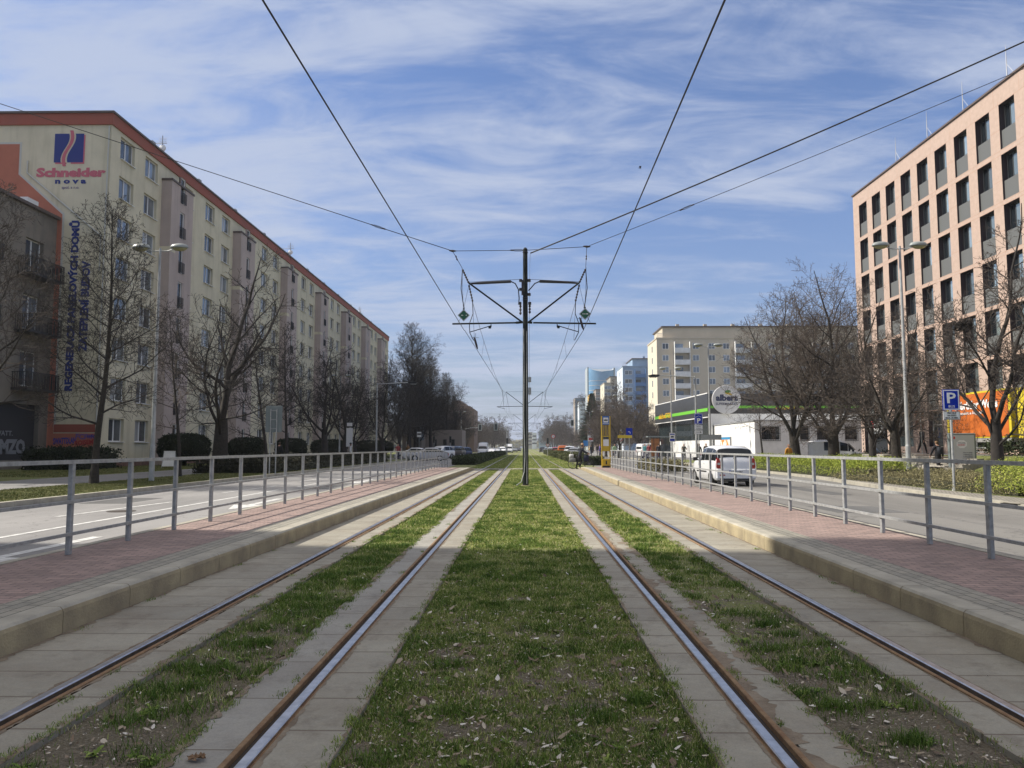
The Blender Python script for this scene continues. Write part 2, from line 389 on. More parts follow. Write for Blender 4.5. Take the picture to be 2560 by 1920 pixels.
def asphalt_mat(name, a, b):
    m = mat(name, a, 0.85); t = m.node_tree; p = t.nodes['Principled BSDF']
    tcn = t.nodes.new('ShaderNodeTexCoord'); co = tcn.outputs['Object']
    fine = tnoise(t, co, 60, 5, 0.8); lg = tnoise(t, co, 0.35, 6, 0.65, (1.6, 0.25, 1))
    x = tmix(t, tmap(t, fine, 0.3, 0.7, 0, 0.6), a, b)
    x = tmix(t, tmap(t, lg, 0.42, 0.62, 0, 0.75), x, tuple(v*0.72 for v in a))
    vo = t.nodes.new('ShaderNodeTexVoronoi'); vo.feature = 'DISTANCE_TO_EDGE'; vo.inputs['Scale'].default_value = 0.22
    wv_ = t.nodes.new('ShaderNodeMix'); wv_.data_type = 'VECTOR'; wv_.inputs[0].default_value = 0.06; t.links.new(co, wv_.inputs[4])
    nzc = t.nodes.new('ShaderNodeTexNoise'); nzc.inputs['Scale'].default_value = 1.4; nzc.inputs['Detail'].default_value = 6; t.links.new(co, nzc.inputs['Vector'])
    sc_ = t.nodes.new('ShaderNodeVectorMath'); sc_.operation = 'MULTIPLY_ADD'; sc_.inputs[1].default_value = (1.6, 1.6, 1.6); t.links.new(nzc.outputs['Color'], sc_.inputs[0]); t.links.new(co, sc_.inputs[2])
    t.links.new(sc_.outputs[0], vo.inputs['Vector'])
    x = tmix(t, tmap(t, vo.outputs['Distance'], 0.0, 0.006, 0.55, 0.0), x, tuple(v*0.35 for v in a))
    t.links.new(x, p.inputs['Base Color']); tbump(t, fine, p, 0.3, 0.01); return m
asph = asphalt_mat('asphalt_worn', (0.23, 0.225, 0.22), (0.32, 0.31, 0.30))
asph2 = asphalt_mat('asphalt_road', (0.165, 0.16, 0.15), (0.225, 0.215, 0.20))
pathm = asphalt_mat('path_asphalt', (0.20, 0.195, 0.19), (0.27, 0.265, 0.26))
setts = brick_mat('small_stone_setts', (0.34, 0.32, 0.285), (0.24, 0.23, 0.21), (0.14, 0.13, 0.11), 0.11, 0.11, 0.012, (0, 0, 0), dirt=0.25)
redpave = brick_mat('red_paving', (0.40, 0.29, 0.26), (0.27, 0.20, 0.185), (0.11, 0.09, 0.08), 0.205, 0.102, 0.006, (0, 0, 0), dirt=0.5, dirtc=(0.15, 0.12, 0.11))
greypave = brick_mat('grey_paving', (0.36, 0.34, 0.285), (0.29, 0.28, 0.24), (0.085, 0.08, 0.065), 0.205, 0.102, 0.006, (0, 0, R(90)), dirt=0.35, dirtc=(0.14, 0.14, 0.12))
slabm = brick_mat('track_slabs', (0.345, 0.33, 0.275), (0.275, 0.265, 0.225), (0.17, 0.145, 0.115), 60.0, 0.5, 0.010, (0, 0, 0), dirt=0.55, dirtc=(0.17, 0.14, 0.105), offset=0.0, shift=(31, 0, 0))
slabm2 = brick_mat('track_slabs_gritty', (0.35, 0.345, 0.315), (0.30, 0.295, 0.27), (0.14, 0.115, 0.085), 60.0, 0.75, 0.006, (0, 0, 0), dirt=0.5, dirtc=(0.16, 0.14, 0.12), offset=0.0, shift=(31, 0, 0))

structure('ground', MB().box(-900, 900, -60, 2400, -0.6, -0.12), lawnm, 'flat grassy ground under the whole street')
structure('road', MB().box(-12.6, -5.65, -30, 420, -0.3, -0.03), asph, 'worn grey asphalt carriageway on the left of the tram tracks')
rb = MB(); ys = [-30, 8, 18.3, 23.2, 37.4, 47, 420]; xs = [11.55, 11.6, 11.7, 12.0, 13.7, 13.8, 13.8]
def Rk(Y): return float(np.interp(Y, ys, xs))
def strip(xa, xb, ya, yb, z, step=1.0, mi=0, mb=None, za=None):
    """flat strip whose edges are functions (or numbers) of Y"""
    mb = mb or MB(); fa = xa if callable(xa) else (lambda y: xa); fb = xb if callable(xb) else (lambda y: xb)
    n = max(1, int((yb-ya)/step))
    for i in range(n):
        y0 = ya+(yb-ya)*i/n; y1 = ya+(yb-ya)*(i+1)/n
        z0 = z(y0) if callable(z) else z; z1 = z(y1) if callable(z) else z
        mb.quad((fa(y0),y0,z0), (fb(y0),y0,z0), (fb(y1),y1,z1), (fa(y1),y1,z1), mi)
    return mb
structure('road', strip(5.5, Rk, -30, 420, -0.03, 4), asph2, 'grey asphalt carriageway on the right of the tram tracks')
structure('road', MB().box(-120, -12.9, 86, 98, -0.2, 0.104).box(14.2, 120, 86, 98, -0.2, 0.104), asph2, 'side street crossing beyond the platforms')
# verge, path and lawn on the left side
structure('verge', MB().box(-16.3, -12.78, -30, 86, -0.2, 0.10), lawnm, 'grass verge between left road and path')
structure('path', MB().box(-20.6, -16.3, -30, 86, -0.2, 0.10), pathm, 'asphalt footpath in front of the apartment building')
structure('lawn', MB().box(-60, -20.6, -30, 86, -0.2, 0.10).box(-60, -12.78, 98, 420, -0.2, 0.10), lawnm, 'lawn at the foot of the apartment building')
k = MB()
for i in range(-10, 116): k.box(-12.775, -12.6, i*1.0+0.005, i*1.0+0.995, -0.2, 0.10)
k.box(-12.775, -12.6, 116, 420, -0.2, 0.10)
structure('kerb', k, kerbtop, 'concrete kerb between the left road and the verge')
# right side pavement strip, kerb and ground
k = MB()
for i in range(-10, 130):
    y0, y1 = i*1.0+0.006, i*1.0+0.994; a, b = Rk(y0), Rk(y1)
    k.add([(a,y0,-.2),(a+.25,y0,-.2),(b+.25,y1,-.2),(b,y1,-.2),(a,y0,.09),(a+.25,y0,.09),(b+.25,y1,.09),(b,y1,.09)], [(4,5,6,7),(0,1,5,4),(1,2,6,5),(2,3,7,6),(3,0,4,7)])
structure('kerb', k, kerbtop, 'concrete kerb between the right road and the pavement')
structure('pavement', strip(lambda y: Rk(y)+0.25, lambda y: max(13.25, Rk(y)+0.9), -30, 86, 0.085, 2), setts, 'narrow strip of small stone setts along the right kerb')
structure('lawn', strip(lambda y: max(13.25, Rk(y)+0.9), 18.0, -30, 86, 0.085, 2), lawnm, 'planting bed and grass behind the right pavement strip')
structure('path', MB().box(18.0, 21.6, -30, 86, -0.2, 0.085), pathm, 'footpath behind the right planting bed')
structure('terrain', MB().box(21.6, 60, 62.0, 86, -0.2, 0.15).box(14.7, 70, 98, 420, -0.2, 0.1), pathm, 'paved ground in front of the supermarket')
tb = MB(); tb.quad((21.6,-30,.1),(24.0,-30,1.0),(24.0,62,1.0),(21.6,62,.1)); structure('terrain', tb, lawnm, 'grass bank rising towards the pink building')
structure('pavement', MB().box(24.0, 60, -30, 62.0, -0.2, 1.0), pathm, 'raised paved terrace in front of the pink building')

# tram corridor
structure('soil', MB().box(-5.6, 5.5, -12, 51.2, -0.5, -0.035).box(-5.6, 5.5, 53.0, 420, -0.5, -0.02), soilm, 'earth and moss bed between and around the tram rails')
sb = MB()
for a, b in ((-3.7, -2.795), (-2.615, -2.36), (-1.215, -0.88), (0.88, 1.135), (1.315, 1.56), (2.28, 2.545), (2.705, 4.2)):
    sb.box(a, b, -12, 51.2, -0.3, -0.004)
structure('pavement', sb, slabm, 'rows of concrete slabs beside the tram rails')
structure('pavement', MB().box(-1.66, -1.375, -12, 51.2, -0.3, -0.006), slabm2, 'gritty concrete slabs beside the left inner rail')
structure('path', MB().box(-5.6, 5.5, 51.2, 53.0, -0.3, -0.002), concrete, 'concrete pedestrian crossing over the tracks')
def kL(y): return -3.56+0.0058*(y-5)
def kR(y): return 3.31+0.0092*(y-5)
def ztop(y, a, b): return 0.20 if y < a else max(0.02, 0.20-0.18*(y-a)/(b-a))
def platform(side, yend, r0, label):
    k_ = kL if side < 0 else kR
    kb = MB(); kt = MB(); y = -12.0
    while y < yend:
        y2 = min(y+1.0, yend); a, b = y+0.004, y2-0.004
        def sec(yy):
            x = k_(yy); zt = ztop(yy, r0, yend); s_ = side
            return [(x,yy,-.3),(x,yy,zt-0.05),(x+s_*.008,yy,zt-0.022),(x+s_*.028,yy,zt-.003),(x+s_*.05,yy,zt),(x+s_*.20,yy,zt),(x+s_*.20,yy,-.3)]
        A, B = sec(a), sec(b); vs = A+B; n = 7
        fs = [(i, i+1, i+1+n, i+n) if side > 0 else (i, i+n, i+n+1, i+1) for i in range(n-1)]
        kb.add(vs, fs[:2], 0); kb.add(vs, fs[2:], 1); kb.add(vs, [tuple(range(n)), tuple(range(2*n-1, n-1, -1))], 0)
        y = y2
    o = kb.build('kerb', [kerbm, kerbtop]); fix(o); tag(o, None, None, None, 'structure'); o['label'] = label+' edge kerb of long concrete stones'
    xg = lambda y: k_(y)+side*.20; xr = lambda y: k_(y)+side*.55; xe = lambda y: side*(5.47 if side < 0 else 5.40)
    zf = lambda y: ztop(y, r0, yend)-0.004
    def st(a, b, z): return strip(a, b, -12, yend, z, 1.0) if side > 0 else strip(b, a, -12, yend, z, 1.0)
    structure('pavement', st(xg, xr, zf), greypave, label+' band of grey paving blocks')
    structure('pavement', st(xr, xe, zf), redpave, label+' surface of red paving blocks')
    e = MB(); x0, x1 = sorted((xe(0), xe(0)+side*0.12))
    y = -12.0
    while y < yend:
        y2 = min(y+1.0, yend); z0, z1 = ztop(y, r0, yend)+.004, ztop(y2, r0, yend)+.004
        e.add([(x0,y,-.3),(x1,y,-.3),(x1,y2-.006,-.3),(x0,y2-.006,-.3),(x0,y,z0),(x1,y,z0),(x1,y2-.006,z1),(x0,y2-.006,z1)], [(4,5,6,7),(0,1,5,4),(1,2,6,5),(2,3,7,6),(3,0,4,7)]); y = y2
    structure('kerb', e, kerbtop, label+' back edge kerb')
platform(-1, 52.6, 47.6, 'left tram platform')
platform(1, 55.0, 49.0, 'right tram platform')
# filler under the platforms towards the roads
structure('kerb', MB().box(-5.65, -5.595, -12, 51, -0.3, 0.06).box(5.525, 5.58, -12, 54, -0.3, 0.06), kerbtop, 'low concrete gutter strip behind both tram platforms')

dirtm = mat('rail_side_dirt', (0.15, 0.115, 0.08), 0.95, c2=(0.25, 0.205, 0.15), scale=6, bump=0.6, bscale=40)
def dirt(xa, xb, seed, amp=.035, curve=None, y1=50):
    """ragged line of grit: xa fixed edge, xb mean outer edge"""
    rs = np.random.RandomState(seed); ys = [1.8]
    while ys[-1] < y1: ys.append(ys[-1]+.012+.0045*ys[-1])
    ys = np.array(ys); sg = 1 if xb > xa else -1; w = abs(xb-xa)
    n_ = (fbm(ys*1.7, ys*0+seed, seed, 1.0)-.5)*2.2+(fbm(ys*11, ys*0+seed, seed+3, 1.0)-.5)*1.6+(rs.rand(len(ys))-.5)*.8
    wd = np.clip(w*.6+amp*n_, 0.002, None); c0 = np.array([curve(y) for y in ys]) if curve else np.zeros(len(ys))
    V = np.zeros((len(ys), 2, 3)); V[:,0,0] = xa+c0; V[:,1,0] = xa+c0+sg*wd; V[:,:,1] = ys[:,None]; V[:,:,2] = -.0022
    b = np.arange(len(ys)-1)*2; F = np.stack([b, b+1, b+3, b+2], 1); F = F if sg > 0 else F[:,::-1]
    o = mesh_np('soil', V.reshape(-1,3), F, dirtm); tag(o, 'thin ragged line of dirt on the concrete beside the rails', None, None, 'structure')
def _late_dirt():
    for i, (a, b_, am) in enumerate(((-2.792, -2.815, .02), (-2.64, -2.60, .03), (-1.217, -1.19, .02), (1.143, 1.125, .015), (1.295, 1.37, .07), (2.553, 2.53, .02), (2.700, 2.72, .015))): dirt(a, b_, 200+i, am)
    for i, (a, b_, am) in enumerate(((-.88, -.90, .025), (.88, .895, .02), (1.56, 1.49, .10), (2.28, 2.33, .05), (-1.66, -1.615, .06), (-2.36, -2.40, .06))): dirt(a, b_, 220+i, am)
    dirt(0, .05, 240, .04, kL); dirt(0, -.05, 241, .04, kR)
# tram rails
def rail(xh, side, label):
    """xh = centre of the head, side = direction of the groove"""
    t_ = thing('tram_rail', label, 'rail', (xh, 0, 0))
    y0, y1 = -12, 420
    hd = MB(); prof = [(-.028,-.03),(-.028,.006),(-.022,.012),(.022,.012),(.028,.006),(.028,-.03)]
    hd.prism(prof, y0, y1); o = hd.build('rail_head', steel_shiny, t_)
    g = MB(); a, b = sorted((side*.028, side*.075)); g.box(a, b, y0, y1, -.05, -.022); g.build('groove', darkgroove, t_)
    l = MB(); a, b = sorted((side*.075, side*.105)); l.prism([(a,-.05),(a,.004),(a+.006,.008),(b-.006,.008),(b,.004),(b,-.05)], y0, y1); l.build('guard_lip', rust, t_)
    s_ = MB(); a, b = sorted((-side*.028, -side*.046)); s_.box(a, b, y0, y1, -.05, -.010); s_.build('rail_side', rust, t_)
    return t_
rail(-2.745, 1, 'shiny outer tram rail close to the left platform kerb')
rail(-1.262, -1, 'left inner tram rail with wide rusty groove beside gritty slabs')
rail(1.188, 1, 'right inner tram rail with brown lip beside the central grass strip')
rail(2.655, -1, 'shiny outer tram rail close to the right platform kerb')

# road markings
def marks():
    m = MB(); z = -0.026
    m.box(-8.52, -8.40, -10, 26.5, z-.001, z)
    a0 = 28.5
    while a0 < 80: m.box(-8.46, -8.34, a0, a0+3, z-.001, z); a0 += 6
    for ya, yb, xa, xb in ((16.2, 20.6, -9.84, -9.43), (24.8, 29.2, -9.7, -9.4), (33, 36, -9.6, -9.5), (42, 45, -9.6, -9.5)):
        m.quad((xa-.06,ya,z),(xa+.06,ya,z),(xb+.06,yb,z),(xb-.06,yb,z))
    def arrow(x, y, dirn):
        m.quad((x-.09,y,z),(x+.09,y,z),(x+.09,y+2.4,z),(x-.09,y+2.4,z)) if dirn else None
        m.add([(x-.42,y,z),(x,y-1.5,z),(x+.42,y,z)], [(0,1,2)])
    for ay in (10.2, 19.6, 33, 50): arrow(-6.95, ay, True)
    m.box(-12.3, -6.2, 78, 78.5, z-.001, z)
    a0 = 9
    while a0 < 120: m.box(9.0, 9.12, a0+34, a0+37, z-.001, z); a0 += 9
    for q in range(6): m.box(9.8+q*.6, 10.1+q*.6, 50, 54, z-.001, z)
    return m
structure('road_markings', marks(), markm, 'white painted lane lines and arrows on the road')
structure('road_patch', MB().box(-7.9, -6.9, 27, 31.5, -.05, -.0265).box(-11.6, -10.4, 20, 22.2, -.05, -.0265).box(7.0, 8.6, 17.5, 19.4, -.05, -.0265).box(9.4, 10.1, 24, 33, -.05, -.0265), asphalt_mat('asphalt_patch', (.10,.10,.10), (.15,.15,.145)), 'darker repaired asphalt patches')
MB().lathe([(.31,-.05),(.31,-.024)], (-9.2,17.6,0), 'Z', 20).build('manhole_cover', darkgroove)['kind'] = 'structure'
dr = thing('street_drain', 'dark rectangular side drain opening in the right kerb', 'drain', (11.6, 18.9, 0))
MB().box(0.10, 0.34, -0.36, 0.36, 0.085, 0.10).build('cover_plate', concrete, dr)
MB().box(0.03, 0.115, -0.26, 0.26, -0.02, 0.075).build('opening', blackm, dr)

# ================================================================== GRASS
def vnoise(x, y, s):
    rs = np.random.RandomState(s); g = rs.rand(256, 256)
    xi = np.floor(x).astype(int); yi = np.floor(y).astype(int); fx = x-xi; fy = y-yi
    fx = fx*fx*(3-2*fx); fy = fy*fy*(3-2*fy); xi %= 256; yi %= 256; x2 = (xi+1) % 256; y2 = (yi+1) % 256
    return (g[xi,yi]*(1-fx)+g[x2,yi]*fx)*(1-fy)+(g[xi,y2]*(1-fx)+g[x2,y2]*fx)*fy
def fbm(x, y, s, f=1.0): return (vnoise(x*f,y*f,s)+.5*vnoise(x*f*2.1,y*f*2.1,s+1)+.25*vnoise(x*f*4.3,y*f*4.3,s+2))/1.75
def blade_mat(name, dark, mid, light, dry):
    m = mat(name, mid, 0.75, spec=0.25); t = m.node_tree; p = t.nodes['Principled BSDF']
    a = t.nodes.new('ShaderNodeAttribute'); a.attribute_name = 'tone'
    c = ramp(t, a.outputs['Fac'], [(0.0, dark), (0.4, mid), (0.75, light), (1.0, dry)])
    t.links.new(c, p.inputs['Base Color'])
    p.inputs['Subsurface Weight'].default_value = 0.0
    return m
bladem = blade_mat('grass_blades', (0.038, 0.095, 0.015), (0.13, 0.20, 0.032), (0.29, 0.34, 0.08), (0.58, 0.52, 0.26))
def mesh_np(name, V, F, m, tone=None):
    me = bpy.data.meshes.new(name); nv = len(V); nf = len(F); k_ = F.shape[1]
    me.vertices.add(nv); me.vertices.foreach_set('co', V.astype(np.float32).ravel())
    me.loops.add(nf*k_); me.loops.foreach_set('vertex_index', F.astype(np.int32).ravel())
    me.polygons.add(nf); me.polygons.foreach_set('loop_start', np.arange(0, nf*k_, k_, dtype=np.int32)); me.polygons.foreach_set('loop_total', np.full(nf, k_, dtype=np.int32))
    if tone is not None:
        at = me.attributes.new('tone', 'FLOAT', 'POINT'); at.data.foreach_set('value', tone.astype(np.float32))
    me.materials.append(m); me.update(); me.validate()
    o = bpy.data.objects.new(name, me); col.objects.link(o); return o
def blades(rs, x, y, z, ln, wd, tone, lean=0.5):
    n = len(x); az = rs.rand(n)*2*np.pi; la = rs.rand(n)*lean+0.1; ca, sa = np.cos(az), np.sin(az)
    fw = rs.rand(n)*2*np.pi; wx, wy = np.cos(fw)*wd/2, np.sin(fw)*wd/2
    dx, dy = ca*la, sa*la
    V = np.zeros((n, 5, 3)); zz = z if np.ndim(z) else np.full(n, z)
    V[:,0] = np.stack([x-wx, y-wy, zz], 1); V[:,1] = np.stack([x+wx, y+wy, zz], 1)
    V[:,2] = np.stack([x+wx*.7+dx*ln*.4, y+wy*.7+dy*ln*.4, zz+ln*.55], 1); V[:,3] = np.stack([x-wx*.7+dx*ln*.4, y-wy*.7+dy*ln*.4, zz+ln*.55], 1)
    V[:,4] = np.stack([x+dx*ln, y+dy*ln, zz+ln*(1-.35*la)], 1)
    base = (np.arange(n)*5)[:,None]
    F = np.concatenate([base+np.array([[0,1,2]]), base+np.array([[0,2,3]]), base+np.array([[3,2,4]])], 0)
    return V.reshape(-1, 3), F, np.repeat(tone, 5)
def scatter_grass(name, label, x0, x1, bands, seed, m=bladem, tuft=60, tz=-0.035, patch=0.0):
    rs = np.random.RandomState(seed); VV = []; FF = []; TT = []; off = 0
    for (ya, yb, dens, ln, wd, thr) in bands:
        n = int((yb-ya)*(x1-x0)*dens*2.2)
        x = rs.rand(n)*(x1-x0)+x0; y = rs.rand(n)*(yb-ya)+ya
        nz = 0.45*fbm(x, y, 5, 2.0)+0.55*fbm(x, y, 6, 7.5)+0.3*(fbm(x, y, 9, 22.0)-.5)
        edge = np.minimum(x-x0, x1-x)
        keep = rs.rand(n) < np.clip((nz-thr)*6+0.15, 0.03, 1)*np.clip(edge/0.05+0.35, 0, 1)
        x, y, nz = x[keep], y[keep], nz[keep]; n = len(x)
        h = ln*(0.45+0.9*rs.rand(n))*(0.7+0.9*np.clip(nz-.35, 0, .5))
        tone = np.clip(0.40+0.32*rs.rand(n)+(0.5-nz)*1.5+0.25*(fbm(x, y, 21, .9)-.5)+(rs.rand(n) < .16)*.6, 0, 1)
        V, F, t_ = blades(rs, x, y, tz, h, wd*(0.7+.6*rs.rand(n)), tone, 0.9); VV.append(V); FF.append(F+off); TT.append(t_); off += len(V)
    # denser tufts
    nt_ = tuft; cx = rs.rand(nt_)*(x1-x0-.1)+x0+.05; cy_ = bands[0][0]+(rs.rand(nt_)**1.3)*(bands[-1][1]*.7-bands[0][0])
    for a, b in zip(cx, cy_):
        n = int(90+rs.rand()*160); r = 0.03+rs.rand()*0.06; x = a+rs.randn(n)*r*1.4; y = b+rs.randn(n)*r; ok = (x > x0-.02) & (x < x1+.02); x, y = x[ok], y[ok]; n = len(x)
        tone = np.clip(0.05+0.3*rs.rand(n)+rs.rand()*.15, 0, 1)
        V, F, t_ = blades(rs, x, y, tz, (0.035+.05*rs.rand(n)), np.full(n, .0035)*(1+b*.06), tone, 1.0); VV.append(V); FF.append(F+off); TT.append(t_); off += len(V)
    o = mesh_np(name, np.concatenate(VV), np.concatenate(FF), m, np.concatenate(TT))
    return tag(o, label, 'grass', None, 'stuff')
scatter_grass('grass', 'patchy green grass on the central strip between the tracks', -0.90, 0.90,
    [(1.9, 4.5, 10500, .030, .0036, .40), (4.5, 8, 6000, .036, .0048, .35), (8, 13, 2800, .042, .006, .34), (13, 20, 1500, .042, .009, .30), (20, 33, 800, .045, .013, .26), (33, 51, 380, .05, .02, .24)], 1, tuft=190)
scatter_grass('grass', 'weedy grass strip inside the left tram track', -2.37, -1.60,
    [(1.9, 4.5, 3200, .042, .0032, .60), (4.5, 8, 3000, .045, .0045, .50), (8, 13, 2300, .045, .006, .42), (13, 24, 1300, .048, .010, .34), (24, 50, 550, .05, .016, .28)], 2, tuft=150)
scatter_grass('grass', 'weedy grass strip inside the right tram track', 1.55, 2.30,
    [(1.9, 4.5, 3200, .042, .0032, .60), (4.5, 8, 3000, .042, .0045, .54), (8, 13, 2200, .045, .006, .44), (13, 24, 1200, .048, .010, .36), (24, 50, 550, .05, .016, .30)], 3, tuft=130)
lawnblade = blade_mat('lawn_blades', (0.05, 0.07, 0.018), (0.10, 0.12, 0.03), (0.17, 0.175, 0.06), (0.28, 0.24, 0.11))
scatter_grass('grass', 'short grass of the left verge', -16.3, -12.8, [(14, 30, 420, .055, .016, .25), (30, 60, 160, .06, .03, .25)], 4, m=lawnblade, tuft=0, tz=.09)
scatter_grass('grass', 'lawn grass under the apartment windows', -27.9, -20.7, [(34, 70, 60, .07, .04, .2)], 14, m=lawnblade, tuft=0, tz=.09)
scatter_grass('grass', 'grass growing around the rails beyond the crossing', -3.9, 4.5, [(53.2, 80, 110, .06, .03, .2), (80, 140, 40, .07, .05, .2)], 6, tuft=0, tz=-.03)

_late_dirt()
# dead leaves and weeds
leafm = mat('dead_leaf', (0.30, 0.22, 0.14), 0.8); _t = leafm.node_tree
_a = _t.nodes.new('ShaderNodeAttribute'); _a.attribute_name = 'tone'
_t.links.new(ramp(_t, _a.outputs['Fac'], [(0, (0.07, 0.045, 0.03)), (0.4, (0.20, 0.14, 0.09)), (0.7, (0.42, 0.36, 0.27)), (1.0, (0.72, 0.69, 0.63))]), _t.nodes['Principled BSDF'].inputs['Base Color'])
def litter(n, regions, seed, name, label, smin, smax):
    rs = np.random.RandomState(seed); VV = []; FF = []; TT = []; off = 0
    for i in range(n):
        x0, x1, y0, y1, pw = regions[rs.randint(len(regions))]
        x = x0+rs.rand()*(x1-x0); y = y0+(rs.rand()**pw)*(y1-y0); s_ = smin+(smax-smin)*rs.rand()**2.2; a = rs.rand()*6.28
        el = .3+.5*rs.rand(); P = np.array([(-1,0,.1),(-.3,-el,.0),(.5,-el*.8,.12),(1,0,.3*rs.rand()),(.45,el*.9,.1),(-.35,el,.05),(0,0,.16*(1-2*rs.rand()))])
        P[:6,:2] *= (0.75+.5*rs.rand(6))[:,None]
        P *= s_; c, d = math.cos(a), math.sin(a); tl = rs.randn()*.35
        Q = np.stack([P[:,0]*c-P[:,1]*d, P[:,0]*d+P[:,1]*c, P[:,2]+P[:,0]*tl], 1); Q[:,2] -= Q[:,2].min(); Q += np.array([x, y, -0.028+.012*rs.rand()])
        VV.append(Q); FF.append(np.array([(6,k_,(k_+1) % 6) for k_ in range(6)])+off); off += 7; TT.append(np.full(7, rs.rand()))
    o = mesh_np(name, np.concatenate(VV), np.concatenate(FF), leafm, np.concatenate(TT)); return tag(o, label, 'leaves', None, 'stuff')
litter(450, [(-.85, .85, 1.9, 7, 1.3)], 25, 'leaf_litter', 'larger pale curled leaves lying on the central grass strip', .010, .034)
litter(3000, [(-.85, .85, 1.9, 9, 1.5), (-.85, .85, 1.9, 9, 1.5), (-.85, .85, 2, 13, 1.5), (-2.3, -1.65, 2, 9, 1.5), (1.6, 2.28, 2, 10, 1.5)], 5, 'leaf_litter', 'dry fallen leaves scattered in the grass between the rails', .006, .028)
litter(260, [(-3.5, -2.8, 3, 14, 1.3), (2.75, 3.3, 3, 14, 1.3), (-1.6, -1.4, 2.5, 12, 1), (1.33, 1.55, 2, 9, 1), (-2.6, -2.37, 2, 9, 1), (-3.55, -3.4, 5, 30, 1)], 6, 'leaf_litter', 'crumbs of dry leaf lying on the concrete slabs', .004, .018)
litter(16000, [(-.87, .87, 1.9, 7, 1.3), (-.87, .87, 1.9, 12, 1.3), (-.87, .87, 1.9, 7, 1.3), (-2.33, -1.62, 2, 10, 1.3), (1.58, 2.28, 2, 10, 1.3)], 15, 'plant_debris', 'fine straw coloured plant debris on the bare soil', .003, .011)
def rosettes(pts, seed):
    rs = np.random.RandomState(seed); VV = []; FF = []; TT = []; off = 0
    for (x, y, s_) in pts:
        nl = rs.randint(12, 24); base = rs.rand()*.2
        for k_ in range(nl):
            a = rs.rand()*6.28; l = s_*(.5+.6*rs.rand()); up = .15+.9*rs.rand(); c, d = math.cos(a), math.sin(a); wv = l*.13
            P = [(0,-wv*.3,0),(0,wv*.3,0),(l*.5,-wv,up*l*.45),(l*.5,wv,up*l*.45),(l*.8,-wv*.8,up*l*.5),(l*.8,wv*.8,up*l*.5),(l,0,up*l*.42)]
            Q = np.array([(p[0]*c-p[1]*d+x, p[0]*d+p[1]*c+y, p[2]-.03) for p in P]); VV.append(Q)
            FF.append(np.array([(0,2,3),(0,3,1),(2,4,5),(2,5,3),(4,6,5)])+off); off += 7; TT.append(np.full(7, np.clip(.15+base+.3*rs.rand(), 0, .8)))
    o = mesh_np('weeds', np.concatenate(VV), np.concatenate(FF), bladem, np.concatenate(TT)); return tag(o, 'leafy green weeds growing among the grass beside the rails', 'weeds', None, 'stuff')
rs_ = np.random.RandomState(4)
rosettes([(-2.35+.65*rs_.rand(), 2.9+9*rs_.rand()**1.4, .03+.045*rs_.rand()) for _ in range(46)]+[(-.8+1.6*rs_.rand(), 2.2+7*rs_.rand()**1.4, .02+.025*rs_.rand()) for _ in range(40)]
    +[(1.6+.6*rs_.rand(), 2.2+7*rs_.rand(), .03+.04*rs_.rand()) for _ in range(24)]+[(1.36+.1*rs_.rand(), 3.2+8*rs_.rand(), .05) for _ in range(10)]+[(-1.42, 3.6, .06), (-1.45, 4.7, .06), (-2.55, 5.4, .06), (-2.5, 8.1, .05)], 8)
def edge_tufts(xs_e, seed):
    rs = np.random.RandomState(seed); VV = []; FF = []; TT = []; off = 0
    for xe, sg, dn in xs_e:
        for _ in range(dn):
            b_ = 1.9+14*rs.rand()**1.6; n = int(14+rs.rand()*34); a = xe+sg*abs(rs.randn())*.018; r = .012+.02*rs.rand()
            x = a+rs.randn(n)*r; y = b_+rs.randn(n)*r*2.2; tone = np.clip(.15+.35*rs.rand(n)+.3*rs.rand(), 0, 1)
            V, F, t_ = blades(rs, x, y, -.012, .016+.03*rs.rand(n), np.full(n, .0035)*(1+b_*.07), tone, 1.3); VV.append(V); FF.append(F+off); TT.append(t_); off += len(V)
    o = mesh_np('grass', np.concatenate(VV), np.concatenate(FF), bladem, np.concatenate(TT)); tag(o, 'small tufts of grass creeping over the edges of the concrete slabs', 'grass', None, 'stuff')
edge_tufts([(-.885, -1, 110), (.885, 1, 110), (1.545, -1, 120), (2.29, 1, 90), (-1.65, 1, 110), (-2.37, -1, 90), (1.315, 1, 26), (-1.39, -1, 14), (-2.60, 1, 10), (3.27, -1, 14), (-3.5, 1, 14)], 33)
# crumpled brown leaf and a stick on the left slabs
cl_ = thing('crumpled_leaf', 'large crumpled brown leaf lying on the slab beside the left inner rail', 'leaf', (-1.50, 3.62, -0.005))
rs_ = np.random.RandomState(12); cb_ = MB()
for i in range(14):
    a = i/14*6.28; cb_.add([(0,0,.012),(.045*math.cos(a)*(.7+.5*rs_.rand()),.03*math.sin(a),.004+.03*rs_.rand()),(.045*math.cos(a+.5),.03*math.sin(a+.5),.03*rs_.rand())], [(0,1,2)])
cb_.build('leaf_blade', rust, cl_)

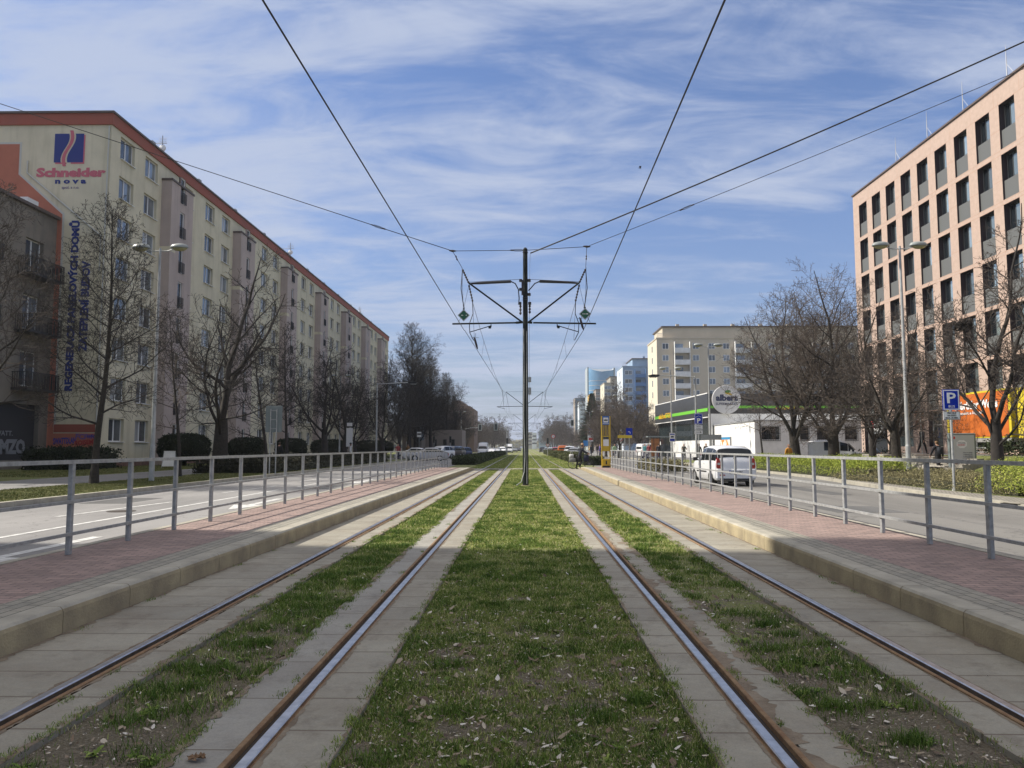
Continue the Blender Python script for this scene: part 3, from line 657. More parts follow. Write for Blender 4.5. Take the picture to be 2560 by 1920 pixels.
# ================================================================== PLATFORM RAILINGS
def railing(side, y0, n, sp_y, label, xs_, ramp_pts):
    t_ = thing('platform_railing', label, 'railing', (xs_(y0), y0, 0.2))
    def zt(y): return ztop(y, 47.6 if side < 0 else 49.0, 52.6 if side < 0 else 55.0)
    ys_ = [y0+i*sp_y for i in range(n)]+ramp_pts
    for y in ys_:
        if y < 3.5: continue
        x = xs_(y); b = MB(); b.bevbox(x-.026, x+.026, y-.032, y+.032, zt(y), zt(y)+1.055, .006); b.build('post', galv, t_, world=True)
    for hname, h, hh, ww in (('top_rail', 1.055, .022, .034), ('middle_rail', .60, .018, .016), ('lower_rail', .235, .018, .016)):
        for (a, b_) in ((-4.0, 47.4), (47.4, ramp_pts[-1])):
            pa = [a, b_]; m_ = MB()
            A = Vector((xs_(pa[0]), pa[0], zt(pa[0])+h)); B = Vector((xs_(pa[1]), pa[1], zt(pa[1])+h))
            off_ = 0 if hname == 'top_rail' else side*-.034
            vs = []
            for p in (A, B):
                for dx, dz in ((-ww,-hh),(ww,-hh),(ww,hh),(-ww,hh)): vs.append((p.x+off_+dx, p.y, p.z+dz))
            m_.add(vs, [(0,1,5,4),(1,2,6,5),(2,3,7,6),(3,0,4,7),(0,3,2,1),(4,5,6,7)]); m_.build(hname, galv, t_, world=True)
    return t_
railing(-1, 8.85-1.33*3, 33, 1.331, 'galvanised three bar railing along the back of the left platform', lambda y: -5.22, [49.0, 50.8, 52.5])
railing(1, 8.70-1.30*3, 33, 1.30, 'galvanised three bar railing along the back of the right platform', lambda y: 5.15+0.0035*(y-8), [47.6])

# ================================================================== LEFT APARTMENT BUILDING
GY = 50.25; LX = -28.0; BT = 23.3
apt = thing('apartment_building', 'long cream apartment block with red roof band and pink bays on the left', 'building', (LX, GY, 0))
YE = 157.0; bays = [57.6+14.62*i for i in range(7)]
holes = []   # (y0,y1,z0,z1,kind)
ftop = [23.0-2.80*i for i in range(8)]
for i, zt in enumerate(ftop):
    for y in (51.45, 54.95): holes.append((y, y+1.95, zt-1.58, zt, 'w'))
    for bY in bays:
        holes.append((bY+4.05, bY+5.55, zt-1.58, zt, 'n')); holes.append((bY+8.15, bY+10.1, zt-1.58, zt, 'w')); holes.append((bY+11.85, bY+13.8, zt-1.58, zt, 'w'))
holes = [h for h in holes if h[1] < YE-0.6 and h[2] > 0.8]
wb = MB()
holed_wall((LX, 0, 0), (0,1,0), (1,0,0), GY, YE, 0.0, BT, holes, 0.28, wb, 0, 1)
# gable wall towards the camera, back and roof
wb.quad((LX-14, GY, 0), (LX, GY, 0), (LX, GY, BT), (LX-14, GY, BT), 0)
wb.quad((LX-14, YE, 0), (LX-14, GY, 0), (LX-14, GY, BT), (LX-14, YE, BT), 0)
wb.quad((LX, YE, 0), (LX-14, YE, 0), (LX-14, YE, BT), (LX, YE, BT), 0)
wb.build('wall', [cream, cream], apt, world=True)
pb = MB(); pb.box(LX+.003, LX+.06, GY+.2, YE, 0.05, 0.55).build('plinth', plinth, apt, world=True)
rb_ = MB(); rb_.box(LX-14.1, LX+.12, GY-.12, YE+.1, BT, BT+.78); rb_.build('roof_band', redband, apt, world=True)
rb_ = MB(); rb_.box(LX-14.3, LX+.22, GY-.22, YE+.2, BT+.78, BT+.92); rb_.build('roof', roofm, apt, world=True)
def win_proto(w_, h_, name='window'):
    """white two-sash window: local origin at lower near corner, spans +Y, faces +X"""
    f = MB(); f.box(-.06, 0, 0, w_, 0, .07).box(-.06, 0, 0, w_, h_-.07, h_).box(-.06, 0, 0, .07, .07, h_-.07).box(-.06, 0, w_-.07, w_, .07, h_-.07)
    f.box(-.06, 0.005, w_*.47, w_*.47+.11, .07, h_-.07)
    f.box(-.02, .34, -.02, w_+.02, -.04, -.002)
    return f
def place_windows(parent, items, depth, w_, h_, xplane, maxn=1000):
    """items: list of (y,z). returns leftovers"""
    protos = [None, None]
    for (y, z) in items[:maxn]:
        q = 1 if rnd.random() < .42 else 0
        if protos[q] is None:
            f = win_proto(w_, h_).build('window', framew, parent)
            MB().box(-.045, -.03, .07, w_*.47, .07, h_-.07).build('pane', curtain if q else glassm, f)
            MB().box(-.045, -.03, w_*.47+.11, w_-.07, .07, h_-.07).build('pane', glassm, f)
            protos[q] = f; o = f
        else:
            o = copy_tree(protos[q], parent)
        o.location = (xplane-depth-parent.location.x, y-parent.location.y, z)
    rest = items[maxn:]
    if rest:
        fb = MB(); gb = MB()
        for (y, z) in rest:
            p = win_proto(w_, h_); X0 = xplane-depth
            fb.add([(v[0]+X0, v[1]+y, v[2]+z) for v in p.v], p.f)
            gb.box(X0-.045, X0-.03, y+.07, y+w_-.07, z+.07, z+h_-.07)
        o = fb.build('windows', framew, parent, world=True); o['kind'] = 'stuff'
        o2 = gb.build('panes', glassm, o, world=True)
wl = sorted([(h[0], h[2]) for h in holes if h[4] == 'w'], key=lambda q: q[0])
nl_ = sorted([(h[0], h[2]) for h in holes if h[4] == 'n'], key=lambda q: q[0])
place_windows(apt, wl, .20, 1.95, 1.58, LX, 76); place_windows(apt, nl_, .20, 1.50, 1.58, LX, 20)
# pink bays with narrow french windows
brail_proto = None
for bi, bY in enumerate(bays):
    b = MB(); w_ = 3.85; X1 = LX+.8; y0, y1 = bY, min(bY+w_, YE-.3)
    hs = [(y0+1.55, y0+2.35, zt-2.25, zt-.15) for zt in ftop if zt-2.25 > 0.5]
    holed_wall((X1, 0, 0), (0,1,0), (1,0,0), y0, y1, 0.05, 22.05, hs, .2, b, 0, 1)
    b.quad((LX, y0, .05), (X1, y0, .05), (X1, y0, 22.05), (LX, y0, 22.05)); b.quad((X1, y1, .05), (LX, y1, .05), (LX, y1, 22.05), (X1, y1, 22.05))
    o = b.build('bay', [pinkbay, pinkbay], apt, world=True)
    c = MB(); c.box(LX-.01, X1+.08, y0-.08, y1+.08, 22.05, 22.2).build('cap', roofm, o, world=True)
    c = MB(); c.box(LX+.0, X1+.006, y0-.006, y0+.9, 16.5, 16.85).build('light_band', cream, o, world=True)
    for h in hs:
        g = MB(); g.box(X1-.17, X1-.14, h[0], h[1], h[2], h[3]); gl = g.build('french_window', glassd, o, world=True)
        g = MB(); g.box(X1-.14, X1-.08, h[0], h[0]+.12, h[2], h[3]).box(X1-.14, X1-.08, h[1]-.08, h[1], h[2], h[3]).box(X1-.14, X1-.08, h[0]+.12, h[1]-.08, h[3]-.08, h[3]).build('window_frame', framew, o, world=True)
        if h[0] < 130:
            if brail_proto is None:
                g = MB()
                for zz in (0, .82): g.box(0.05, .09, -.12, .92, zz, zz+.03)
                for q in range(9): g.box(0.055, .085, -.10+q*.125, -.08+q*.125, .03, .82)
                brail_proto = g.build('balcony_railing', blackm, apt)
                br = brail_proto
            else: br = brail_proto.copy(); col.objects.link(br)
            br.parent = apt; br.location = (X1-LX, h[0]-GY, h[2]+.05)
for q in range(12):
    c = MB(); y = 55.6+q*8.3; c.box(LX-.3, LX+.15, y, y+.5, BT+.92, BT+1.12).build('roof_vent', galv, apt, world=True)
# painted gable: salmon shape with pale outline, grey pipe line, red base panels
gd = GY-0.012
def gpoly(pts, y, m, nm, th=.01):
    b = MB(); b.prism(pts, y, y+th, plane='XZ'); o = b.build(nm, m, apt, world=True); return fix(o)
palegrey = mat('pale_grey_paint', (0.50, 0.50, 0.45), 0.85)
gpoly([(-42.0, 22.12), (-34.12, 22.12), (-34.10, 19.93), (-30.96, 17.15), (-30.86, 2.7), (-27.99, 2.7), (-27.99, 2.55), (-42, 2.55)], GY-.010, palegrey, 'painted_border')
gpoly([(-42.0, 21.98), (-34.26, 21.98), (-34.24, 19.87), (-31.10, 17.08), (-31.0, 2.35), (-28.02, 2.35), (-28.02, 1.45), (-42, 1.45)], GY-.022, orangep, 'painted_panel')
gpoly([(-30.98, 2.95), (-28.02, 2.95), (-28.02, 2.42), (-30.98, 2.42)], GY-.028, redband, 'painted_panel')
gpoly([(-42, 1.45), (-28.02, 1.45), (-28.02, 0.05), (-42, 0.05)], GY-.028, plinth, 'tiled_base')
pp = MB(); pp.tube([(-33.63, GY-.06, 20.8), (-33.62, GY-.06, 19.95), (-28.4, GY-.06, 15.6), (-28.4, GY-.06, 13.2)], .055, 6); pp.build('drain_pipe', palegrey, apt, world=True)
pp = MB(); pp.tube([(-28.14, GY-.07, 23.2), (-28.14, GY-.07, .1)], .05, 6); pp.build('drain_pipe', palegrey, apt, world=True)
blue = mat('logo_dark_blue', (0.012, 0.03, 0.19), 0.75); pinkred = mat('logo_pink_red', (0.52, 0.13, 0.17), 0.8)
# logo: two navy blocks divided by a wavy stripe, pink shadow
def wave(xo, n=14):
    pts = []
    for i in range(n+1):
        s_ = i/n; z = 20.42+s_*2.5; pts.append((-30.92+xo+0.20*(s_-.5)*2-0.17*math.sin(s_*6.2832), z))
    return pts
def clipz(p): return [(x, min(max(z, 20.68), 22.69)) for x, z in p]
lw = clipz(wave(-.22)); rw = clipz(wave(.22))
logo = apt
gpoly([(-31.77, 20.58), (-31.0, 20.58), (-31.0, 20.68), (-31.77, 20.68)], GY-.014, pinkred, 'logo')
gpoly([(-31.87, 20.68)]+lw+[(-31.87, 22.69)], GY-.020, blue, 'logo')
gpoly([(-29.87, 22.69)]+rw[::-1]+[(-29.87, 20.68)], GY-.020, blue, 'logo')
gpoly([(-29.87, 22.60), (-29.78, 22.60), (-29.78, 20.58), (-30.7, 20.58), (-30.7, 20.68), (-29.87, 20.68)], GY-.018, pinkred, 'logo')
wv = wave(-.13); wv2 = wave(.10)
gpoly(wv+wv2[::-1], GY-.024, pinkred, 'logo')
def gtext(body, x, z, size, m, width=None, rot=0, bold=0.0, height=None, y=GY-.016, nm='lettering', space=1.0):
    M = T((x, y, z)) @ FACE_MY @ Matrix.Rotation(R(rot), 4, 'Z')
    o = text_mesh(body, size, m, nm, None, M, 0.004, bold, width, 'LEFT', space, height)
    o.data.transform(T((-LX, -GY, 0))); o.parent = apt; return o
gtext('Schneider', -33.03, 19.66, .9, pinkred, 4.75, 0, .05, .66)
gtext('n o v a', -31.71, 19.20, .5, blue, 2.12, 0, .022, .28)
gtext('spol. s r.o.', -31.24, 18.80, .3, mat('logo_grey_violet', (0.16, 0.13, 0.25), .8), 1.2, 0, .004, .24)
gtext('REGENERACE PANELOVÝCH DOMŮ', -29.88, 5.15, .7, blue, 11.5, 90, .04, .74)
gtext('ZATEPLENÍ BUDOV', -29.02, 7.75, .7, blue, 6.15, 90, .038, .72)
gtext('Koněvova 12', -29.6, 5.0, .3, pinkred, 1.2, 0, .0, .16) if False else None
gf1 = mat('graffiti_blue', (0.03, 0.04, 0.30), .7); gf2 = mat('graffiti_red', (0.35, 0.03, 0.03), .7); gf3 = mat('graffiti_white', (0.5, 0.5, 0.5), .8); gf4 = mat('graffiti_violet', (0.16, 0.10, 0.28), .8)
gtext('SWATTDLAN', -30.95, 1.62, .6, gf1, 1.5, 3, .02, .42, GY-.036, 'graffiti')
gtext('FCF', -29.5, 1.98, .5, gf4, .8, -3, .02, .36, GY-.036, 'graffiti')
gtext('WFC', -28.75, 2.0, .5, gf1, .6, 0, .02, .28, GY-.037, 'graffiti')
gtext('ROISEMI', -29.5, 1.55, .5, gf2, 1.3, 5, .02, .32, GY-.0385, 'graffiti')
gtext('YZM', -30.4, .75, .7, gf3, 1.1, 8, .01, .5, GY-.04, 'graffiti')
gtext('CCTV', -29.05, .75, .5, gf4, .6, 0, .015, .3, GY-.04, 'graffiti')
# rooftop antennas (lifted things of their own)
antm = mat('antenna_metal', (0.45, 0.45, 0.45), .5, .5)
def antenna(Y, x, label, s_=1.0, dish=True):
    a = thing('roof_antenna', label, 'antenna', (x, Y, BT+.92), 0, 'antennas on the apartment roof')
    MB().tube([(0,0,0),(0,0,2.0*s_)], .03*s_, 5).build('mast', antm, a)
    e = MB(); e.tube([(-1.0*s_,0,1.5*s_),(.3*s_,0,1.5*s_)], .02, 4)
    for q in range(6): e.tube([(-1.0*s_+q*.2*s_,-.25*s_,1.5*s_),(-1.0*s_+q*.2*s_,.25*s_,1.5*s_)], .012, 4)
    for q in range(4): e.tube([(-.25*s_,.05,1.55*s_+q*.13),(.25*s_,.05,1.55*s_+q*.13)], .015, 4)
    e.build('aerial', antm, a)
    if dish: MB().lathe([(.02,0),(.2,.05),(.3,.14)], (0,-.1,1.2*s_), 'Y', 12).build('dish', framew, a)
antenna(60.5, LX-1.5, 'taller roof antenna near the front end of the apartment block', 1.3)
antenna(95.0, LX-1.5, 'roof antenna halfway along the apartment block roof', 1.5)
antenna(136.0, LX-1.5, 'roof antenna at the far end of the apartment block roof', 1.2)

# ------------------------------------------------------------------ grey neighbour house
NX = -31.4
nb = thing('grey_house', 'old grey rendered house with dark balconies at the left edge', 'building', (NX, 46, 0))
b = MB(); hs = [(46.5, 49.0, z, z+2.2) for z in (12.5, 8.9, 5.3)]+[(40.5, 43.0, z, z+2.2) for z in (12.5, 8.9, 5.3)]+[(45.2, 49.3, 0.65, 4.15)]
hs = [h if h[3] < 4.2 else (47.1, 48.9, h[2], h[3]) if h[0] > 45 else h for h in hs]
holed_wall((NX, 0, 0), (0,1,0), (1,0,0), 30, GY-.05, 0, 16.65, hs, .35, b, 0, 1)
b.quad((NX-12, 30, 0), (NX, 30, 0), (NX, 30, 16.65), (NX-12, 30, 16.65)); b.quad((NX-12, 30, 16.65), (NX, 30, 16.65), (NX, GY-.05, 16.65), (NX-12, GY-.05, 16.65))
b.build('wall', [greyrend, greyrend], nb, world=True)
MB().box(NX-12, NX+.25, 29.8, GY-.05, 16.66, 16.85).build('roof', roofm, nb, world=True)
for h in hs[:6]:
    f = win_proto(h[1]-h[0], 2.2).build('window', framew, nb); f.location = (-.25, h[0]-46, h[2])
    MB().box(-.045, -.03, .07, h[1]-h[0]-.07, .07, 2.13).build('pane', glassm, f)
    bal = MB(); y0, y1 = h[0]-.7, h[1]+.75; bal.box(NX+.003, NX+1.0, y0, y1, h[2]-.35, h[2]-.2)
    for q in range(int((y1-y0)/.14)+1): bal.box(NX+.96, NX+.985, y0+q*.14, y0+q*.14+.05, h[2]-.2, h[2]+.75)
    for q in range(7): bal.box(NX+.05+q*.14, NX+.09+q*.14, y0, y0+.03, h[2]-.2, h[2]+.75); bal.box(NX+.05+q*.14, NX+.09+q*.14, y1-.03, y1, h[2]-.2, h[2]+.75)
    bal.box(NX+.94, NX+1.0, y0, y1, h[2]+.751, h[2]+.80).box(NX+.003, NX+.94, y0, y0+.04, h[2]+.751, h[2]+.80)
    bal.build('balcony', blackm, nb, world=True)
darkwall = mat('dark_painted_wall', (0.035, 0.035, 0.038), .9)
MB().box(NX-.33, NX-.30, 45.2, 49.3, .65, 4.15).build('dark_niche_wall', darkwall, nb, world=True)
def ntext(body, y, z, m, width, height, bold=.02):
    o = text_mesh(body, .6, m, 'graffiti', None, T((NX-.285, y, z)) @ FACE_PX, .004, bold, width, 'LEFT', 1.0, height); o.data.transform(T((-NX, -46, 0))); o.parent = nb
silver = mat('graffiti_silver', (0.22, 0.23, 0.24), .6)
ntext('EMZO', 45.6, 1.0, silver, 2.9, .95, .035); ntext('WATT.', 45.65, 2.15, silver, 1.6, .3, .012)
MB().box(NX-.6, NX-.1, 47.2, 48.3, 16.85, 17.3).build('air_conditioner', framew, nb, world=True)

# big house behind the camera on the left whose shadow lies across the foreground
cb = thing('corner_building', 'tall cream house beside the stop behind the viewer on the left', 'building', (-24, -10, 0))
b = MB(); hs = [(y, y+1.8, z, z+1.6) for y in range(-40, 10, 4) for z in (4, 8, 12, 16, 20, 24)]
holed_wall((-24, 0, 0), (0,1,0), (1,0,0), -45, 13.25, 0, 28.3, hs, .25, b)
b.quad((-38, 13.25, 0), (-24, 13.25, 0), (-24, 13.25, 28.3), (-38, 13.25, 28.3)); b.quad((-38, -45, 28.3), (-24, -45, 28.3), (-24, 13.25, 28.3), (-38, 13.25, 28.3)); b.quad((-38, -45, 0), (-38, 13.25, 0), (-38, 13.25, 28.3), (-38, -45, 28.3))
b.build('wall', [cream, cream], cb, world=True)

# ================================================================== PINK OFFICE BUILDING (right)
PX = 29.0; PT = 23.45; PY1 = 66.75
pk = thing('office_building', 'pink stone office block with a grid of deep dark windows on the right', 'building', (PX, 50, 0))
tops = [22.27, 19.13, 16.03, 12.96, 9.92, 6.88]; wy = [65.60-2.46*i for i in range(17)]
hs = []
for zt in tops:
    for y in wy: hs.append((y-1.5, y, zt-2.80, zt))
gh = [(57.9, 60.65, 1.5, 4.0), (53.85, 55.7, 1.5, 4.0), (62.0, 66.1, 1.01, 4.0), (49.0, 52.0, 1.5, 4.0), (44.0, 47.0, 1.5, 4.0), (39.0, 42.0, 1.5, 4.0), (34.0, 37.0, 1.5, 4.0)]
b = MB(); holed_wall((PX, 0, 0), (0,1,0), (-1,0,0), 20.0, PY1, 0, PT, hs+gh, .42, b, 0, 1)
b.quad((PX, PY1, 0), (PX+25, PY1, 0), (PX+25, PY1, PT), (PX, PY1, PT)); b.quad((PX, 20, 0), (PX+25, 20, 0), (PX+25, 20, PT), (PX, 20, PT))
b.quad((PX, 20, PT), (PX, PY1, PT), (PX+25, PY1, PT), (PX+25, 20, PT)); b.quad((PX+25, 20, 0), (PX+25, PY1, 0), (PX+25, PY1, PT), (PX+25, 20, PT))
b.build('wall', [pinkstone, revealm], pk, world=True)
jm = mat('stone_joint', (0.42, 0.27, 0.20), .9); j = MB()
for zt in tops: j.box(PX-.0035, PX-.0005, 20, PY1, zt+.015, zt+.04); j.box(PX-.0035, PX-.0005, 20, PY1, zt-2.86, zt-2.835)
for i, zt in enumerate(tops):
    for y in wy:
        j.box(PX-.0035, PX-.0005, y+.02, y+.94, zt-1.55, zt-1.52); j.box(PX-.0035, PX-.0005, y+.05, y+.07, zt+.04, zt+.28)
for y in wy: j.box(PX-.0035, PX-.0005, y+.47, y+.49, tops[0]+.04, PT)
for z in (1.5, 2.3, 3.1, 3.9): j.box(PX-.0035, PX-.0005, 60.7, 61.95, z, z+.02); j.box(PX-.0035, PX-.0005, 55.75, 57.85, z, z+.02)
j.build('stone_joints', jm, pk, world=True)
MB().box(PX-.10, PX+25, 20, PY1+.08, PT+.002, PT+.12).build('roof_edge', roofm, pk, world=True)
wproto = None; k_ = 0
for zt in tops:
    for y in wy:
        if wproto is None:
            f = MB(); f.box(0, .05, .0, 1.5, 0, .04).box(0, .05, 0, .06, .04, 1.6).box(0, .05, 1.44, 1.5, .04, 1.6).box(0, .05, .06, 1.44, 1.56, 1.6).box(0, .05, .92, .97, .04, 1.56)
            wproto = f.build('window', mat('dark_window_frame', (.05,.055,.06), .5), pk)
            MB().box(.02, .035, .06, .92, .04, 1.56).build('pane', glassg, wproto)
            MB().box(.06, .075, .97, 1.44, .04, 1.56).build('pane', glassd, wproto)
            MB().box(-.22, .05, 0, 1.5, -1.20, -.003).build('spandrel_panel', panelgrey, wproto); o = wproto
        else: o = copy_tree(wproto, pk)
        o.location = (.34, y-1.5-50, zt-1.6); k_ += 1
for h in gh:
    f = MB(); f.box(PX+.3, PX+.36, h[0], h[0]+.08, h[2], h[3]).box(PX+.3, PX+.36, h[1]-.08, h[1], h[2], h[3]).box(PX+.3, PX+.36, h[0]+.08, h[1]-.08, h[3]-.1, h[3]).box(PX+.3, PX+.36, h[0]+.08, h[1]-.08, 3.0, 3.06)
    o = f.build('shop_window', galv, pk, world=True)
    MB().box(PX+.33, PX+.345, h[0]+.08, h[1]-.08, h[2], h[3]-.1).build('pane', glassg if h[0] != 62.0 else glassd, o, world=True)
# entrance sign and vertical lettering
sg = MB(); sg.box(PX-.12, PX-.05, 62.3, 64.9, 2.55, 3.8).build('entrance_sign', mat('sign_dark_grey', (.14,.15,.16), .5), pk, world=True)
def ptext(body, y, z, m, width, height, rot=0, bold=.01, x=PX-.13, nm='lettering'):
    o = text_mesh(body, .5, m, nm, None, T((x, y, z)) @ FACE_MX @ Matrix.Rotation(R(rot), 4, 'Z'), .004, bold, width, 'LEFT', 1.0, height); o.data.transform(T((-PX, -50, 0))); o.parent = pk
signw = mat('sign_white', (.75,.75,.75), .6); signred = mat('sign_red', (.55,.03,.03), .5); signblk = mat('sign_black', (.02,.02,.02), .6)
ptext('PARK', 64.0, 2.68, signw, 1.5, .42); ptext('CIDRO', 64.0, 3.25, signw, 1.4, .30)
MB().box(PX-.135, PX-.125, 64.15, 64.7, 2.9, 3.6).build('entrance_sign', signred, pk, world=True)
ptext('P A R K I N G', 66.30, .95, signblk, 2.3, .22, 90, .012, PX-.008)
lr = thing('lightning_rod', 'second lightning rod from the left on the pink roof', 'rod', (PX, 54.3, PT+.12), 0, 'lightning rods on the pink office roof')
for i, (y, lab) in enumerate(((54.3, None), (58.97, 'leftmost lightning rod on the pink office roof'), (49.76, 'third lightning rod from the left on the pink roof'), (45.1, 'lightning rod nearest the right picture edge on the pink roof'))):
    r_ = lr if i == 0 else thing('lightning_rod', lab, 'rod', (PX, y, PT+.12), 0, 'lightning rods on the pink office roof')
    MB().tube([(.1,0,0),(.1,0,1.1),(.1,0,2.1)], [.03,.025,.008], 5).build('rod', antm, r_)
    MB().tube([(.1,0,.9),(.1,-.7,0)], .01, 4).build('stay', antm, r_)
# stone steps and low walls in front of the terrace
blockm = brick_mat('pale_stone_blocks', (.42,.40,.36), (.36,.34,.30), (.2,.19,.17), .6, .3, .02, (R(90),0,0), dirt=.3)
sw = thing('retaining_wall', 'low pale stone wall with steps below the pink building', 'wall', (22, 44, 0))
s_ = MB()
for (y0, y1, h, xo) in ((41.8, 44.6, .95, 21.9), (44.6, 47.4, 1.05, 22.3), (47.4, 50.5, 1.0, 21.9), (39.6, 41.8, .5, 21.3)): s_.bevbox(xo, xo+1.4, y0+.01, y1-.01, .05, h, .03)
s_.build('stone_blocks', blockm, sw, world=True)
s_ = MB()
for i in range(6): s_.box(20.6+i*.35, 20.6+i*.35+.34, 38.5, 41.6, .06, .12+.15*i)
s_.build('steps', concrete, sw, world=True)

# ================================================================== SUPERMARKET
sm = thing('supermarket', 'low supermarket with dark fascia, lime stripe and white walls', 'building', (22, 92, 0))
fascia = mat('anthracite_cladding', (0.055, 0.057, 0.06), .35, c2=(.04,.042,.045), scale=1.5)
lime = mat('lime_green_stripe', (0.15, 0.48, 0.04), .5); slat = mat('dark_corrugated_cladding', (0.010, 0.018, 0.020), .85, spec=.15)
yel = mat('yellow_lettering', (0.75, 0.45, 0.02), .5)
A = Vector((20.2, 119, 0)); B = Vector((21.9, 92, 0)); ud = (A-B).normalized(); nn = Vector((-ud.y, ud.x, 0)); nn = -nn if nn.x > 0 else nn
def fquad(mb, o0, o1, z0, z1, off):
    a = B+ud*o0+nn*off; b_ = B+ud*o1+nn*off; mb.quad((b_.x,b_.y,z0), (a.x,a.y,z0), (a.x,a.y,z1), (b_.x,b_.y,z1))
Ln = (A-B).length
b = MB(); fquad(b, 0, Ln, 5.05, 7.85, 0.0); b.quad((B.x,B.y,5.45),(44,92,5.45),(44,92,7.85),(B.x,B.y,7.85)); b.quad((A.x,A.y,5.05),(A.x+1,A.y,5.05),(A.x+1,A.y,7.85),(A.x,A.y,7.85))
b.quad((B.x,B.y,7.85),(44,92,7.85),(44,119,7.85),(A.x,A.y,7.85)); b.build('fascia', fascia, sm, world=True)
b = MB(); fquad(b, 0, Ln, 7.85, 7.97, .05); fquad(b, 0, Ln, 5.0, 5.1, .04); b.build('fascia_trim', framew, sm, world=True)
b = MB(); fquad(b, 0, Ln, 5.75, 6.15, .03); b.quad((B.x,91.97,6.1),(44,91.97,6.1),(44,91.97,6.4),(B.x,91.97,6.4)); b.build('lime_stripe', lime, sm, world=True)
b = MB(); n_ = 90
for i in range(n_):
    o0 = Ln*i/n_; o1 = Ln*(i+.5)/n_; o2 = Ln*(i+1)/n_; fquad(b, o0, o1, 2.35, 5.05, -.55); fquad(b, o1, o2, 2.35, 5.05, -.62)
b.build('slatted_cladding', slat, sm, world=True)
b = MB(); fquad(b, 0, Ln, .1, 2.35, -.6)
b.quad((B.x+.3,92.02,.1),(44,92.02,.1),(44,92.02,5.45),(B.x+.3,92.02,5.45))
b.quad((22.5,91.5,.1),(22.5,75.6,.1),(22.5,75.6,4.0),(22.5,91.5,4.0)); b.quad((22.5,75.6,4.0),(46,75.6,4.0),(46,92,4.0),(22.5,92,4.0))
hs = [gy(x, 1080, 75.6).x for x in (1904, 1949, 2000, 2022, 2043, 2080, 2113, 2143)]
hl = [(hs[i], hs[i+1], 2.2, 3.45) for i in (0, 2, 4, 6)]
holed_wall((0, 75.6, 0), (1,0,0), (0,-1,0), 22.5, 46, .1, 4.0, hl, .2, b, 0, 0)
b.build('wall', [whitep, whitep], sm, world=True)
b = MB(); b.box(22.42, 22.49, 75.55, 91.9, 4.0, 4.12).box(22.42, 46, 75.5, 75.59, 4.0, 4.12); b.build('coping', galv, sm, world=True)
b = MB(); b.box(21.95, 22.3, 91.5, 91.95, .1, 5.4); b.build('column', whitep, sm, world=True)
for h in hl:
    g = MB()
    for q in range(9): x = h[0]-.05+(h[1]-h[0]+.1)*q/8; g.box(x-.012, x+.012, 75.52, 75.54, 2.1, 3.5)
    for z in (2.1, 2.8, 3.5): g.box(h[0]-.08, h[1]+.08, 75.541, 75.56, z-.02, z+.02)
    o = MB().box(h[0], h[1], 75.75, 75.78, 2.2, 3.45).build('window', glassd, sm, world=True); g.build('window_bars', blackm, o, world=True)
def stext(body, M, m, w_, h_, bold=.01, nm='lettering', parent=sm):
    o = text_mesh(body, .6, m, nm, None, M, .006, bold, w_, 'LEFT', 1.0, h_); l_ = parent.location; o.data.transform(T((-l_.x, -l_.y, -l_.z))); o.parent = parent; return o
ang = math.atan2(-ud.y, -ud.x)  # text runs from far end towards the camera
p0 = B+ud*(Ln-2.6)+nn*.07
stext('obchod 7-21', T((p0.x, p0.y, 5.65)) @ Matrix.Rotation(ang, 4, 'Z') @ Matrix.Rotation(R(90), 4, 'X'), yel, 7.0, .75, .02)
stext('OTEVŘENO', T((29.9, 91.95, 5.95)) @ FACE_MY, yel, 3.6, .42, .01)
# round sign on the fascia
rsn = thing('round_shop_sign', 'large round white supermarket sign with green and yellow leaf emblem', 'sign', (24.0, 91.6, 7.1))
MB().lathe([(1.66,-.16),(1.70,-.13),(1.70,.10),(1.66,.12)], (0,0,0), 'Y', 48).build('disc', mat('sign_disc_white', (.50,.50,.50), .5), rsn)
navy = mat('sign_navy', (.03,.04,.09), .5)
def rtext(body, x, z, m, w_, h_, bold):
    o = text_mesh(body, .6, m, 'lettering', None, T((x, -.175, z)) @ FACE_MY, .006, bold, w_, 'LEFT', 1.0, h_); o.parent = rsn
rtext('albert', -1.28, -.18, navy, 2.6, .78, .03); rtext('SUPERMARKET', -1.3, -.66, navy, 2.6, .30, .008)
def leaf(cx, cz, a, l, w_, m):
    pts = []
    for i in range(9): s_ = i/8; pts.append((l*(s_-.5), w_*math.sin(math.pi*s_)**.8))
    for i in range(7, 0, -1): s_ = i/8; pts.append((l*(s_-.5), -w_*.5*math.sin(math.pi*s_)))
    ca, sa = math.cos(a), math.sin(a); b = MB(); b.prism([(cx+x*ca-z*sa, cz+x*sa+z*ca) for x, z in pts], -.185, -.165); fix(b.build('leaf_emblem', m, rsn))
leaf(.15, .92, .15, .8, .22, mat('emblem_green', (.08,.22,.06), .5)); leaf(.25, .66, -.25, .95, .16, mat('emblem_yellow', (.6,.42,.04), .5))
ps = thing('poster_board', 'wall poster board with orange and white picture under a blue strip', 'poster', (22.4, 84, 1.0))
pa_ = gxp(1801, 1098, 22.4); pb_ = gxp(1826, 1098, 22.4)
MB().box(22.38, 22.45, pb_.y, pa_.y, .9, 2.6).build('board', galv, ps, world=True)
MB().box(22.365, 22.379, pb_.y+.1, pa_.y-.1, 1.0, 2.3).build('picture', mat('poster_picture', (.75,.72,.68), .5, c2=(.75,.25,.04), scale=1.1, lo=.5, hi=.56), ps, world=True)
MB().box(22.365, 22.379, pb_.y+.1, pa_.y-.1, 2.31, 2.55).build('header', mat('poster_blue', (.03,.25,.5), .5), ps, world=True)

